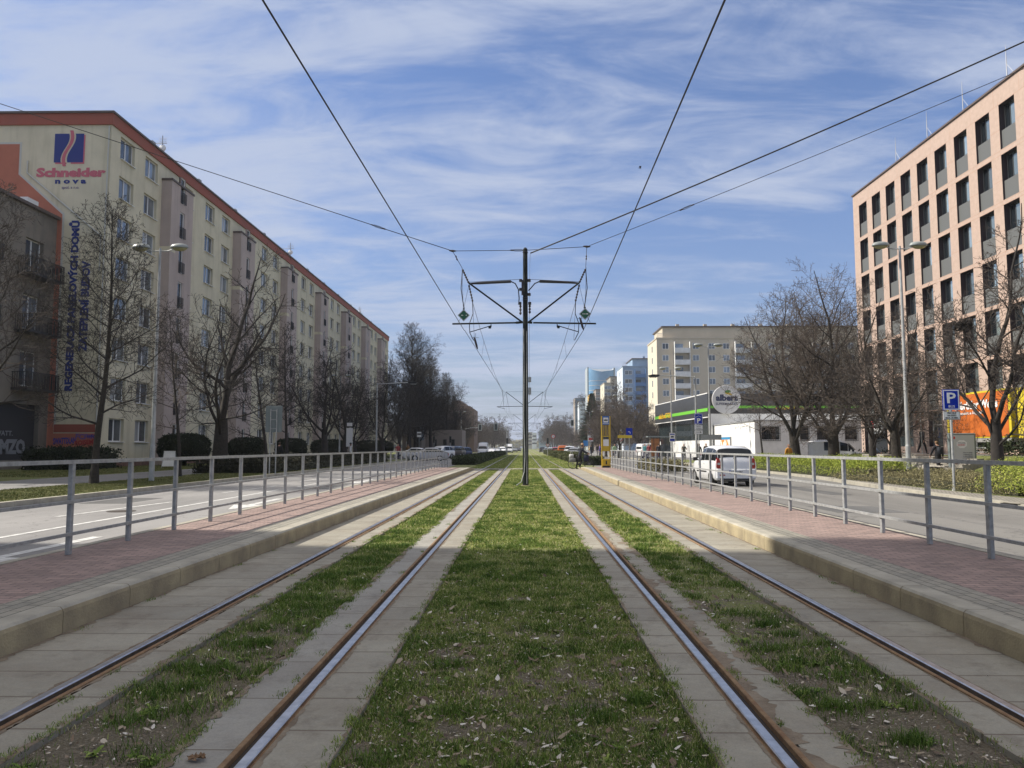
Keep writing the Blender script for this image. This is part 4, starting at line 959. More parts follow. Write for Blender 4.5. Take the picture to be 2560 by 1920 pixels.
# ================================================================== TOWER BLOCKS FAR ON THE RIGHT
def tower(name, label, corner_px, Yf, zt, x1, depth, wall, sidewall=None, floors=9, fh=2.9, cols=(), balc=(), side_slits=0, topz=None, pent=None, bal_m=None, win_w=1.6, win_h=1.5, zfirst=None):
    x0 = gy(corner_px, 900, Yf).x
    t_ = thing(name, label, 'building', (x0, Yf, 0))
    b = MB(); b.box(x0, x1, Yf, Yf+depth, 0, zt); b.build('wall', wall, t_, world=True)
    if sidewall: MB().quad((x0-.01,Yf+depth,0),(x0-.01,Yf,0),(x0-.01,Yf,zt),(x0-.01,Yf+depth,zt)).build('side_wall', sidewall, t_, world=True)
    MB().box(x0-.15, x1+.1, Yf-.15, Yf+depth+.1, zt+.001, zt+.3).build('roof', roofm if not pent else wall, t_, world=True)
    if pent:
        xp, zp = pent; MB().box(xp, x1, Yf+1.0, Yf+depth-1, zt+.3, zp).build('penthouse', wall, t_, world=True)
        MB().box(xp-.3, x1+.3, Yf+.6, Yf+depth, zp, zp+.3).build('penthouse_roof', roofm, t_, world=True)
        c = MB()
        for q in range(5): c.box(xp+4+q*7, xp+4.8+q*7, Yf+4, Yf+4.8, zp+.3, zp+1.3)
        c.build('chimney', wall, t_, world=True)
        g = MB()
        for q in range(8): g.box(x0+.1+q*(xp-x0)/8, x0+.16+q*(xp-x0)/8, Yf+.1, Yf+.16, zt+.3, zt+1.4)
        g.box(x0+.1, xp, Yf+.1, Yf+.16, zt+1.4, zt+1.46); g.build('roof_railing', antm, t_, world=True)
    z1 = zfirst or zt-1.0
    proto = None
    for i in range(floors):
        zz = z1-i*fh
        for c in cols:
            if proto is None:
                f = MB(); f.box(0, win_w, -.03, 0, 0, .1).box(0, win_w, -.03, 0, win_h-.1, win_h).box(0, .1, -.03, 0, .1, win_h-.1).box(win_w-.1, win_w, -.03, 0, .1, win_h-.1).box(win_w*.47, win_w*.47+.1, -.03, 0, .1, win_h-.1)
                proto = f.build('window', framew, t_); MB().box(.1, win_w-.1, -.015, -.004, .1, win_h-.1).build('pane', glassm, proto); o = proto
            else: o = copy_tree(proto, t_)
            o.location = (c-x0-win_w/2, -.003, zz-win_h)
        for (ca, cb_) in balc:
            b = MB(); b.box(ca, cb_, Yf-1.2, Yf-.01, zz-2.55, zz-2.38); b.box(ca, cb_, Yf-1.25, Yf-1.18, zz-2.38, zz-1.3); b.box(ca, ca+.1, Yf-1.17, Yf-.01, zz-2.38, zz+.3); b.box(cb_-.1, cb_, Yf-1.17, Yf-.01, zz-2.38, zz+.3)
            o = b.build('balcony', bal_m or whitep, t_, world=True)
            MB().box(ca+.4, cb_-1.6, Yf-.05, Yf-.02, zz-2.0, zz-.2).build('balcony_window', glassm, o, world=True)
        if side_slits:
            MB().box(x0-.05, x0-.015, Yf+depth*.45, Yf+depth*.45+1.0, zz-1.5, zz).build('side_window', glassd, t_, world=True)
    return t_
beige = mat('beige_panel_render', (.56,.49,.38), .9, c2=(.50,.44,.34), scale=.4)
beigel = mat('sunlit_cream_side', (.62,.56,.44), .9)  # lighter tone for sun-facing tower sides, sunlight put into the colour
wcol = lambda px, Y: gy(px, 900, Y).x
balgl = mat('balcony_glass_white', (.55,.62,.64), .3)
zb = gy(1642, 847, 190).z
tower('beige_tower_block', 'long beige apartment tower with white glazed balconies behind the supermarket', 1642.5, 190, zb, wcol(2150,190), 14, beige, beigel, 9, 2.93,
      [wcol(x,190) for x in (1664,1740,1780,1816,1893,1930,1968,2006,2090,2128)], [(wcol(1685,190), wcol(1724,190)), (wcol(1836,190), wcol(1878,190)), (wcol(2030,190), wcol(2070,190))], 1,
      pent=(wcol(1659,190), gy(1659, 817, 190).z), zfirst=gy(1660, 858, 190).z)
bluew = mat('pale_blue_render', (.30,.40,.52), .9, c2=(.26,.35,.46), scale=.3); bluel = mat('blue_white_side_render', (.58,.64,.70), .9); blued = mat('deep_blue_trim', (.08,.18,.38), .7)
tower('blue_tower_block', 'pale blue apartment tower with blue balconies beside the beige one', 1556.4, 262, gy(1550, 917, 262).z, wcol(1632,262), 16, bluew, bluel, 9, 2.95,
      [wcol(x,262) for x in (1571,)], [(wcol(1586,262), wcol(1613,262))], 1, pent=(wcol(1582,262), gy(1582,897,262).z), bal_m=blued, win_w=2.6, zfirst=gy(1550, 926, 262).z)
greyb = mat('greige_render', (.38,.35,.29), .9); yelb = mat('ochre_render', (.58,.36,.10), .9); greyd = mat('taupe_render', (.26,.22,.19), .9)
tower('tower_block', 'greige tower block with one red window panel left of the blue tower', 1510, 352, gy(1510, 958, 352).z, wcol(1546,352), 18, greyb, beigel, 10, 2.95,
      [wcol(x,352) for x in (1518,1536)], [], 1, pent=(wcol(1526,352), gy(1526,942,352).z), win_w=3.0, zfirst=gy(1510,965,352).z)
tower('tower_block', 'ochre yellow tower block behind the bare trees left of the greige tower', 1474, 430, gy(1474, 986, 430).z, wcol(1494,430), 16, yelb, yelb, 10, 2.95, [wcol(1484,430)], [], 0, win_w=3, zfirst=gy(1474,992,430).z)
tower('tower_block', 'narrow taupe tower block just right of the ochre one', 1489, 400, gy(1489, 974, 400).z, wcol(1500,400), 14, greyd, greyd, 10, 2.95, [wcol(1494,400)], [], 0, win_w=2.2, zfirst=gy(1489,980,400).z)
tower('tower_block', 'small white block in front of the low glass office far right', 1447, 500, gy(1447, 1004, 500).z, wcol(1466,500), 14, bluel, bluel, 8, 3, [wcol(1457,500)], [], 0, win_w=4, zfirst=gy(1447,1010,500).z)
tower('office_block', 'low dark glass office with brown side wall far down the street', 1437, 540, gy(1437, 996, 540).z, wcol(1463,540), 20, mat('blue_grey_glass', (.07,.13,.19), .15, spec=1.0), greyd, 5, 5, [wcol(1450,540)], [], 0, win_w=5, zfirst=gy(1437,1003,540).z)
# curved glass tower with sloping top
gtw = thing('glass_tower', 'tall curved blue glass tower with sloping roof far down the street', 'building', (wcol(1500,470), 470, 0))
cx_, rr_ = wcol(1502, 470), 7.8
gb = mat('blue_curtain_glass', (.10,.24,.42), .12, spec=1.0, c2=(.16,.33,.52), scale=.12); gf = mat('pale_facade_fins', (.38,.42,.44), .5)
b = MB(); nA = 22; top_ = []
for i in range(nA+1):
    a = math.pi*(1.0+i/nA); x = cx_+rr_*math.cos(a); y = 470+rr_*.7*math.sin(a); s_ = i/nA
    zt = gy(1500, 931-13*abs(1-2*s_)**1.3 if s_ < .5 else 931-7*abs(1-2*s_), 470).z; top_.append((x, y, zt))
for i in range(nA): (x, y, z), (x2, y2, z2) = top_[i], top_[i+1]; b.quad((x,y,0),(x2,y2,0),(x2,y2,z2),(x,y,z))
b.build('curtain_wall', gb, gtw, world=True)
b = MB(); zt = gy(1500, 918, 470).z
b.box(cx_-rr_-.6, cx_-rr_+.2, 469, 486, 0, zt).box(cx_+rr_-.2, cx_+rr_+.8, 469, 486, 0, zt-.4).box(cx_-rr_+.2, cx_+rr_-.2, 484, 486, 0, zt)
b.add([(cx_-rr_+.2,484,zt),(cx_+rr_-.2,484,zt),(cx_+rr_-.2,470.5,zt-3),(cx_,466,zt-5.5),(cx_-rr_+.2,470.5,zt-1)], [(0,1,2,3,4)])
b.build('side_walls', gf, gtw, world=True)
b = MB()
for f_ in range(14):
    z = 4+f_*2.9
    for i in range(1, nA-1): (x, y, _), (x2, y2, _2) = top_[i], top_[i+1]; b.quad((x,y-.08,z),(x2,y2-.08,z),(x2,y2-.08,z+.35),(x,y-.08,z+.35)) if z < _-2 else None
b.build('floor_bands', gf, gtw, world=True)
for f_ in range(5):
    for i in (4, 6, 8, 11):
        (x, y, _), (x2, y2, _2) = top_[i], top_[i+1]; z = 8+f_*5.2; MB().quad((x,y-.12,z),(x2,y2-.12,z),(x2,y2-.12,z+2.4),(x,y-.12,z+2.4)).build('window', glassd, gtw, world=True)
# buildings closing the avenue
e1 = thing('office_block', 'pale blue glass building closing the avenue at the vanishing point', 'building', (20, 800, 0))
x0, x1 = wcol(1347, 800), wcol(1400, 800); MB().box(x0, x1, 800, 815, 0, gy(1350,1077,800).z).build('wall', mat('hazy_glass', (.24,.34,.42), .3), e1, world=True)
b = MB(); [b.box(x0, x1, 799.9, 799.98, z, z+.8) for z in range(3, 20, 4)]; b.build('floor_bands', gf, e1, world=True)
e2 = thing('office_block', 'small white striped building just right of the mast at the end of the avenue', 'building', (8, 760, 0))
x0, x1 = wcol(1330, 760), wcol(1341, 760); MB().box(x0, x1, 760, 772, 0, gy(1335,1082,760).z).build('wall', whitep, e2, world=True)
b = MB(); [b.box(x0, x1, 759.9, 759.98, z, z+1.4) for z in (5, 8.5, 12)]; b.build('window_bands', glassd, e2, world=True)
e3 = thing('office_block', 'low beige building behind the tram mast at the end of the avenue', 'building', (4, 780, 0))
x0, x1 = wcol(1316, 780), wcol(1331, 780); MB().box(x0, x1, 780, 790, 0, gy(1325,1080,780).z).build('wall', greyb, e3, world=True)
b = MB(); [b.box(x0, x1, 779.9, 779.98, z, z+1.2) for z in (4, 7.5, 11, 14.5)]; b.build('window_bands', glassd, e3, world=True)
# brown brick block and pale low house behind the left trees
bk = thing('brick_building', 'stepped brown brick building above the trees on the left', 'building', (-25, 215, 0))
brickm = mat('brown_brick', (.20,.135,.10), .9, c2=(.16,.11,.085), scale=.5); b = MB()
for (pa, pb2, py) in ((1090, 1130, 1010), (1130, 1153, 1001), (1153, 1165, 1009), (1165, 1176, 1015), (1176, 1186, 1022)):
    b.box(wcol(pa,215), wcol(pb2,215)-.02, 215, 232, 0, gy(1130,py,215).z)
b.build('wall', brickm, bk, world=True)
for px in (1100, 1112, 1124, 1137, 1150):
    for py in (1030, 1045): MB().box(wcol(px,215), wcol(px+5,215), 214.9, 214.97, gy(1130,py+8,215).z, gy(1130,py,215).z).build('window', glassd, bk, world=True)
lo = thing('low_house', 'low pale house with doorway behind the dark trees on the left', 'building', (-22, 125, 0))
b = MB(); b.box(wcol(1008,125), wcol(1056,125), 125, 133, 0, 3.6).box(wcol(1056,125)+.02, wcol(1150,125), 130, 138, 0, 4.4); b.build('wall', greyd, lo, world=True)
MB().box(wcol(1018,125), wcol(1030,125), 124.93, 124.98, .1, 2.4).build('door', framew, lo, world=True)
MB().box(wcol(1046,125), wcol(1062,125), 122.5, 124.9, 2.6, 4.8).build('awning', mat('slate_awning', (.10,.14,.17), .8), lo, world=True)
for px in (1085, 1110, 1130): MB().box(wcol(px,130), wcol(px+8,130), 129.9, 129.97, 1.2, 2.8).build('window', glassd, lo, world=True)

# ================================================================== CATENARY MASTS
insm = mat('insulator_brown', (.025,.018,.016), .35)
def insul(mb, a, b_, r=.05, n=5):
    a = Vector(a); b_ = Vector(b_); pts = []; rs = []
    for i in range(n*2+1): pts.append(a.lerp(b_, i/(n*2))); rs.append(r if i % 2 else r*.35)
    mb.tube(pts, rs, 7)
def mast_main(Y):
    m = thing('catenary_mast', 'dark green catenary mast standing in the central grass, nearest one', 'mast', (.05, Y, 0))
    b = MB(); b.tube([(.05,Y,-.1),(.05,Y,9.05),(.05,Y,9.14),(.05,Y,9.2)], [.115,.088,.088,.04], 16); b.build('pole', mastm, m, smooth=False, world=True)
    b = MB(); b.bevbox(-.13, .23, Y-.18, Y+.18, -.06, .0, .03); b.build('base', kerbm, m, world=True)
    for side, tx in ((-1, -2.15), (1, 2.15)):
        b = MB(); b.tube([(side*.12+.05,Y,6.26),(tx,Y-.05,7.8)], .034, 7); b.build('strut', mastm, m, world=True)
        b = MB(); a_ = side*.42+.05; b.tube([(side*.30+.05,Y,6.24),(side*2.78,Y,6.2)], .034, 7); b.tube([(side*.1+.05,Y,6.26),(side*.32,Y,6.24)], .05, 6); b.build('bracket_tube', mastm, m, world=True)
        b = MB()
        if side < 0: b.tube([(tx,Y,7.78),(tx+.4,Y,7.80),(-.50,Y,7.86)], [.03,.05,.055], 8); b.tube([(-.50,Y,7.86),(-.34,Y,7.78),(-.22,Y,7.55),(-.19,Y,7.2),(-.21,Y,6.95)], .024, 6)
        else: b.tube([(tx,Y,7.78),(tx-.4,Y,7.82),(.6,Y,7.86)], [.03,.05,.055], 8); b.tube([(.6,Y,7.86),(.42,Y,7.78),(.25,Y,7.58),(.17,Y,7.5)], .024, 6)
        b.build('feeder_tube', blackm, m, world=True)
        b = MB(); b.tube([(side*.1,Y,7.95),(tx,Y,7.84)], .008, 4); b.build('tie_wire', wirem, m, world=True)
        b = MB(); insul(b, (tx,Y-.02,7.8), (side*2.40,Y-.02,8.35), .05, 6); insul(b, (tx,Y,7.74), (side*2.0,Y+.1,7.08), .045, 6); insul(b, (side*2.60 if side < 0 else 2.42,Y,8.7), (side*2.67 if side < 0 else 2.43,Y,8.9), .035, 2); b.build('insulator', insm, m, world=True)
        b = MB(); b.tube([(side*2.40,Y,8.32),(side*2.45,Y,7.6),(side*2.38,Y,7.1),(side*2.32,Y,6.8)], .018, 5); b.tube([(side*2.0,Y,7.08),(side*1.98,Y,6.6),(side*2.12,Y,6.2),(side*2.1,Y,5.85),(side*1.95,Y,5.55)], .016, 5); b.build('jumper_cable', wirem, m, world=True)
        b = MB(); b.tube([(side*1.28,Y,6.18),(side*1.28,Y,6.06)], .02, 5); b.tube([(side*1.30,Y,6.12),(side*2.1,Y,5.88)], .018, 5); b.bevbox(side*1.33-.05, side*1.33+.05, Y-.03, Y+.03, 6.02, 6.12, .01); b.build('steady_arm', mastm, m, world=True)
        b = MB()
        b.tube([(side*2.40,Y,8.38),(-2.79 if side < 0 else 2.45,Y,9.08 if side < 0 else 9.23)], .010, 4); b.tube([(side*2.42,Y,8.4),(side*2.36,Y,6.75)], .006, 4); b.tube([(tx,Y,7.7),(side*2.36,Y,6.75)], .006, 4); b.tube([(side*2.0,Y,7.05),(side*1.92,Y,5.55)], .006, 4); b.tube([(side*2.36,Y,6.6),(side*2.56,Y,6.25)], .008, 4)
        b.build('hanger_wires', wirem, m, world=True)
    MB().box(-.10, -.02, Y-.12, Y-.08, 7.3, 7.9).build('switch_box', insm, m, world=True)
    for (x, z) in ((-.13, 7.9), (.2, 7.9), (-.13, 7.55), (.2, 7.35), (-.16, 7.0), (.22, 7.0)): MB().bevbox(x-.06, x+.06, Y-.06, Y+.06, z-.05, z+.05, .01).build('clamp', insm, m, world=True)
    for x, z in ((-.14, 6.55), (.22, 6.6)): b = MB(); insul(b, (x,Y,6.95), (x,Y,z), .055, 3); b.build('insulator', insm, m, world=True)
    for z in (9.0, 7.12, 7.2): MB().lathe([(.108,z),(.108,z+.03)], (.05,Y,0), 'Z', 14).build('pole_band', insm, m, world=True)
    b = MB(); b.tube([(-.02,Y-.13,6.0),(0,Y-.14,4.5),(-.02,Y-.13,2.6),(.03,Y-.14,1.1),(.0,Y-.15,.5),(-.12,Y-.2,.12),(-.3,Y-.3,.0)], .016, 5); b.tube([(.1,Y-.12,5.9),(.1,Y-.13,.05)], .012, 5); b.tube([(.24,Y,8.95),(.22,Y,7.95),(.2,Y,5.0),(.2,Y,3.2)], .006, 4); b.build('cable', galv, m, world=True)
    for (z0, z1) in ((3.93, 4.13), (3.45, 3.72)): b = MB(); b.bevbox(.16, .27, Y-.06, Y+.06, z0, z1, .01); b.build('junction_box', galv, m, world=True)
    return m
MY = 29.5
mast_main(MY)
def mast_far(Y, label, twigs=True):
    m = thing('catenary_mast', label, 'mast', (.05, Y, 0), 0, 'catenary masts down the avenue')
    MB().tube([(0,0,-.1),(0,0,8.2)], [.11,.09], 10).build('pole', mastm, m)
    for s_ in (-1, 1):
        MB().tube([(s_*.1,0,6.4),(s_*2.2,0,8.0)], .035, 5).build('strut', mastm, m)
        MB().tube([(s_*.1,0,6.3),(s_*3.3,0,6.25)], .035, 5).build('bracket_tube', mastm, m)
        b = MB(); b.tube([(s_*3.2,0,6.2),(s_*2.3,0,6.0)], .02, 4); b.build('steady_arm', mastm, m)
        b = MB(); b.tube([(s_*2.2,0,8.0),(s_*2.9,0,6.3)], .01, 3); b.tube([(s_*2.2,0,8.0),(s_*1.9,0,6.3)], .01, 3); b.tube([(0,0,8.05),(s_*2.2,0,8.0)], .01, 3); b.build('hanger_wires', wirem, m)
    return m
for i, (Y, lab) in enumerate(((91, 'second catenary mast, mostly hidden behind the nearest one'), (153, 'third catenary mast, visible by its small bracket arms'), (215, 'fourth catenary mast far down the tracks'), (277, 'fifth tiny catenary mast far down the tracks'), (340, 'sixth and farthest tiny catenary mast'))): mast_far(Y, lab)
# diamond signs hanging on the wires
def diamond(x, z, label, arrow):
    d = thing('diamond_sign', label, 'sign', (x, MY-.05, z), 0, 'green diamond signs on the contact wires')
    def dia(r, y0, y1, nm, m): MB().prism([(0,-r),(r,0),(0,r),(-r,0)], y0, y1).build(nm, m, d)
    dia(.235, .0, .02, 'border', galv); dia(.19, -.004, -.001, 'face', mat('sign_dark_green', (.01,.10,.05), .5))
    b = MB(); b.box(-.10, -.02, -.009, -.0045, -.012, .012) if arrow else [b.box(-.10+q*.07, -.06+q*.07, -.009, -.0045, -.018, .018) for q in range(3)]
    b.lathe([(.022,-.009),(.022,-.0045)], (.10,0,0), 'Y', 8); b.build('symbol', signw, d); MB().box(-.03, .03, .02, .05, .2, .28).build('clamp', blackm, d)
diamond(-2.34, 6.53, 'green diamond sign hanging on the left contact wire', True)
diamond(2.36, 6.57, 'green diamond sign hanging on the right contact wire', False)

# ------------------------------------------------------------------ wires
def wire(name, pts, r, label, group='overhead wires', sag=0.0, n=1):
    P_ = []
    for i in range(len(pts)-1):
        a, b_ = Vector(pts[i]), Vector(pts[i+1])
        for q in range(n): s_ = q/n; p = a.lerp(b_, s_); p.z -= sag*4*s_*(1-s_); P_.append(p)
    P_.append(Vector(pts[-1]))
    b = MB(); b.tube(P_, r, 6); o = b.build(name, wirem); return tag(o, label, 'wire', group)
for s_, nm in ((-1, 'left'), (1, 'right')):
    xs_ = (-2.62 if s_ < 0 else 1.98)
    wire('contact_wire', [(xs_, -8, 5.93), (xs_ if s_ < 0 else 2.02, 7.4, 5.9), (s_*2.32, MY, 5.95 if s_ < 0 else 6.0)], .012, f'thick dark contact wire crossing the sky above the {nm} track', sag=.0)
    pts = [(s_*2.3, MY, 5.95), (s_*1.7, 60, 5.9), (s_*2.4, 91, 6.0), (s_*1.9, 153, 6.0), (s_*2.3, 215, 6), (s_*2, 420, 6)]
    wire('contact_wire', pts, .012, f'contact wire above the {nm} track beyond the nearest mast')
    o = wire('messenger_wire', [(s_*2.0, MY+.1, 7.05), (s_*2.2, 91, 7.95), (s_*2.2, 153, 7.95), (s_*2.2, 215, 7.95), (s_*2.2, 420, 8)], .009, f'sagging messenger wire with droppers above the {nm} track', sag=.85, n=10)
    b = MB()
    segs = [(MY+.1, 91, 7.05, 7.95, 2.0, 2.2), (91, 153, 7.95, 7.95, 2.2, 2.2), (153, 215, 7.95, 7.95, 2.2, 2.2)]
    for (ya, yb, za, zb_, xa, xb) in segs:
        for q in range(1, 7):
            t_ = q/7; y = ya+(yb-ya)*t_; zm = za+(zb_-za)*t_-.85*4*t_*(1-t_); x = s_*(xa+(xb-xa)*t_)
            cx2 = float(np.interp(y, [MY, 60, 91, 153, 215], [2.3, 1.7, 2.4, 1.9, 2.3]))*s_
            b.tube([(x,y,zm),(cx2,y,5.95)], .006, 3)
    b.build('dropper', wirem, o)
    b = MB(); sx = -1.97 if s_ < 0 else 2.2; sy = MY+(1.2 if s_ < 0 else .0); sz = 5.62 if s_ < 0 else 6.2
    si = thing('section_insulator', f'dark section insulator fitting on the {nm} contact wire', 'insulator', (sx, sy, sz)); b.tube([(-.05,0,.25),(0,0,.1),(.06,0,-.12),(.1,0,-.25)], [.02,.045,.045,.02], 7); b.tube([(-.15,0,.2),(.15,0,.22)], .008, 3); b.tube([(.02,0,.1),(.02,0,.4)], .008, 3); b.build('body', insm, si)
Kl = Vector((-2.79, MY, 9.08)); Kr = Vector((2.45, MY, 9.23)); tl_ = Vector((-.04, MY, 9.1)); tr_ = Vector((.14, MY, 9.1))
wire('span_wire', [Kl, tl_], .012, 'short span wire from mast top to the left knot')
wire('span_wire', [tr_, Kr], .012, 'short span wire from mast top to the right knot')
E0 = gy(0, 259, MY-1.5); e1_ = Kl+(E0-Kl)*1.25
wire('span_wire', [Kl, gy(948, 568, MY-.3), e1_], .014, 'long span wire running up to the left from the mast')
E1 = gy(2560, 87, 24.0); s0 = Vector((.25, MY, 8.98)); wire('feeder_cable', [s0, s0+(E1-s0)*1.55], .026, 'thick black feeder cable rising from the mast to the upper right', sag=.25, n=16)
E2 = gy(2560, 162, 25.0); wire('span_wire', [Kr, Kr+(E2-Kr)*1.5], .011, 'thin span wire from the right knot to the pink building', sag=.15, n=8)
def turnbuckle(p, d, label):
    t_ = thing('turnbuckle', label, 'turnbuckle', p); d = d.normalized(); b = MB(); up = Vector((0,0,.035))
    b.tube([-d*.25,-d*.1], .03, 6); b.tube([-d*.1+up, d*.2+up], .01, 4); b.tube([-d*.1-up, d*.2-up], .01, 4); b.tube([d*.2, d*.32], .025, 6); b.build('body', insm, t_)
q_ = gy(948, 568, MY-.3); turnbuckle(q_, E0-Kl, 'turnbuckle on the long left span wire')
q_ = Kr+(E2-Kr)*.255; q_.z -= .09; turnbuckle(q_, E2-Kr, 'turnbuckle on the thin right span wire')
q_ = Vector((-.28, MY, 9.1)); turnbuckle(q_, Vector((1,0,0)), 'turnbuckle beside the mast top')
for p, lab in ((Kl, 'wire knot clamp left of the mast top'), (Kr, 'wire knot clamp right of the mast top')):
    k_ = thing('wire_clamp', lab, 'clamp', p); MB().tube([(-.14,0,.02),(0,0,0),(.14,0,0)], [.02,.05,.02], 6).build('body', insm, k_)

# ================================================================== LAMPS AND SIGNS
lampgl = mat('lamp_glass_yellowed', (.30,.28,.14), .25); lampsh = mat('lamp_shell_grey', (.32,.35,.34), .4, c2=(.22,.24,.23), scale=4)
def double_lamp(x, y, h, label, zb_=.09, yawd=0, simple=False):
    t_ = thing('street_lamp', label, 'street lamp', (x, y, zb_), R(yawd), 'double headed street lamps')
    MB().tube([(0,0,0),(0,0,1.4),(0,0,1.45),(0,0,h)], [.105,.10,.085,.045], 12).build('pole', polem, t_)
    MB().tube([(-.62,0,h-.02),(-.3,0,h-.12),(.3,0,h-.12),(.62,0,h-.02)], .025, 6).build('bracket', polem, t_)
    for s_ in (-1, 1):
        b = MB(); b.lathe([(.02,.16),(.12,.155),(.21,.12),(.25,.05),(.26,0),(.25,-.02)], (s_*.78,0,h+.02), 'Z', 16, sx=1.45, sy=.75); hd = b.build('lamp_head', lampsh, t_, smooth=True)
        b = MB(); b.lathe([(.23,-.02),(.21,-.07),(.14,-.12),(.05,-.145)], (s_*.80,0,h+.02), 'Z', 16, sx=1.3, sy=.72); b.build('lamp_glass', lampgl, hd, smooth=True)
    return t_
double_lamp(-14.79, 30.49, 9.4, 'double headed street lamp on the left verge beside the slim linden', .1)
double_lamp(-20.02, 83.3, 9.1, 'double headed street lamp in front of the apartment block farther left', .1, 0)
double_lamp(15.74, 31.91, 9.75, 'double headed street lamp among the shrubs before the pink building')
double_lamp(14.6, 60.8, 9.4, 'double headed street lamp before the round supermarket sign')
double_lamp(14.84, 77.8, 9.3, 'double headed street lamp carrying the blue bus stop plate')
double_lamp(14.3, 114, 9.0, 'double headed street lamp with the yellow diamond sign before the blue tower')
double_lamp(14.1, 166, 9.0, 'double headed street lamp holding the right traffic signal arm')
double_lamp(-13.6, 166, 9.0, 'double headed street lamp beside the left traffic signal arm')
def arm_lamp(x, y, h, arm, label, zb_=.09):
    t_ = thing('street_lamp', label, 'street lamp', (x, y, zb_), 0, 'single arm street lamps')
    MB().tube([(0,0,0),(0,0,h)], [.10,.055], 10).build('pole', polem, t_)
    MB().tube([(0,0,h-.1),(arm*.6,0,h),(arm,0,h+.05)], .04, 6).build('arm', polem, t_)
    s_ = 1 if arm > 0 else -1; b = MB(); b.prism([(arm,h-.02),(arm+s_*.2,h-.08),(arm+s_*.8,h-.06),(arm+s_*.85,h+.05),(arm+s_*.5,h+.13),(arm,h+.1)], -.15, .15); o = b.build('lamp_head', blackm, t_); fix(o)
    b = MB(); [b.box(arm+s_*(.28+q*.14)-.04, arm+s_*(.28+q*.14)+.04, -.1, .1, h-.13, h-.075) for q in range(4)]; b.build('led_modules', lampsh, o)
arm_lamp(-13.75, 71.5, 7.35, 2.9, 'single arm lamp with dark head reaching over the left road')
arm_lamp(13.35, 60, 6.9, -2.8, 'single arm lamp with dark head above the blue parking sign')
dblue = mat('sign_blue', (.006,.03,.36), .8, spec=.15); greyback = mat('sign_back_grey', (.20,.23,.23), .5, c2=(.15,.18,.18), scale=1.2)
def panel(parent, x0, x1, z0, z1, y, m, border=None, nm='panel', bw=.03):
    o = MB().bevbox(x0, x1, y, y+.02, z0, z1, .004).build(nm, m, parent)
    if border:
        b = MB(); i = bw*.5; b.box(x0+i, x1-i, y-.004, y-.001, z0+i, z0+i+bw).box(x0+i, x1-i, y-.004, y-.001, z1-i-bw, z1-i).box(x0+i, x0+i+bw, y-.004, y-.001, z0+i+bw, z1-i-bw).box(x1-i-bw, x1-i, y-.004, y-.001, z0+i+bw, z1-i-bw); b.build('border', border, o)
    return o
def stxt(parent, body, x, y, z, m, w_, h_, bold=.0): 
    o = text_mesh(body, .3, m, 'lettering', parent, T((x, y, z)) @ FACE_MY, .003, bold, w_, 'LEFT', 1.0, h_); return o
# parking for buses
pbs = thing('parking_sign', 'blue P BUS parking sign with white plate on a grey post', 'sign', (13.36, 24.3, .085), R(-6))
MB().tube([(0,0,0),(0,0,3.0)], .038, 10).build('post', galv, pbs); MB().tube([(0,0,0),(0,0,.16)], [.075,.045], 8).build('post_foot', galv, pbs)
p_ = panel(pbs, -.25, .25, 2.50, 3.15, -.065, dblue, signw); stxt(p_, 'P', -.12, -.072, 2.72, signw, .26, .33, .006); stxt(p_, 'BUS', -.08, -.072, 2.58, signw, .18, .075)
p_ = panel(pbs, -.25, .25, 2.20, 2.465, -.065, signw, signblk, bw=.012); stxt(p_, 'PRO BUS', -.13, -.072, 2.385, signblk, .26, .05, .006); stxt(p_, 'NA ODDO', -.13, -.072, 2.31, signblk, .26, .05, .006); stxt(p_, 'MAX. 30 MIN.', -.19, -.072, 2.235, signblk, .38, .05, .006)
# covered parking sign further on
pg = thing('parking_sign', 'blue garage parking sign with roof symbol and white arrow plate', 'sign', (12.9, 57.2, .085))
MB().tube([(0,0,0),(0,0,4.0)], .035, 8).build('post', galv, pg)
p_ = panel(pg, -.3, .3, 3.05, 3.85, -.06, dblue, signw); stxt(p_, 'P', -.13, -.07, 3.15, signw, .28, .36, .015)
MB().tube([(-.2,-.066,3.58),(0,-.066,3.68),(.2,-.066,3.58)], .014, 4).build('roof_symbol', signw, p_)
p_ = panel(pg, -.3, .3, 2.65, 3.0, -.06, signw, signblk, bw=.012); stxt(p_, 'HOTEL', -.16, -.068, 2.85, signblk, .32, .07); stxt(p_, 'OLŠANKA', -.2, -.068, 2.72, signblk, .4, .07)
p_ = panel(pg, -.3, .3, 2.33, 2.62, -.06, signw, signblk, bw=.012); b = MB(); b.box(-.2, .1, -.068, -.064, 2.46, 2.49); b.add([(.1,-.066,2.41),(.22,-.066,2.475),(.1,-.066,2.54)], [(0,1,2)]); b.build('arrow', signblk, p_)
# road sign boards seen from behind
bb = thing('road_sign_board', 'large grey back of a road sign on two posts on the left verge', 'sign', (-12.5, 38.2, .1))
for x in (-.15, .15): MB().tube([(x,0,0),(x,0,3.25)], .03, 8).build('post', galv, bb)
w0, w1 = gy(664.6,1050,38.3).x+12.5, gy(706.2,1050,38.3).x+12.5; z0, z1 = gy(685,1080.3,38.3).z-.1, gy(685,1014.6,38.3).z-.1
MB().bevbox(w0, w1, .05, .08, z0, z1, .02).build('board', greyback, bb)
b = MB(); [b.box(w0+.3, w1-.3, .0, .045, z, z+.05) for z in (z0+.15, z0+.6, z0+1.05)]; b.build('rail', galv, bb)
rs2 = thing('round_road_sign', 'brownish back of a round road sign above a square plate on the terrace', 'sign', (25.0, 48.3, 1.0))
pl = gy(2300, 1035, 48.3); hz_ = pl.z-1.0; brn = mat('sign_back_brown', (.22,.12,.09), .7); xo = pl.x-25.0
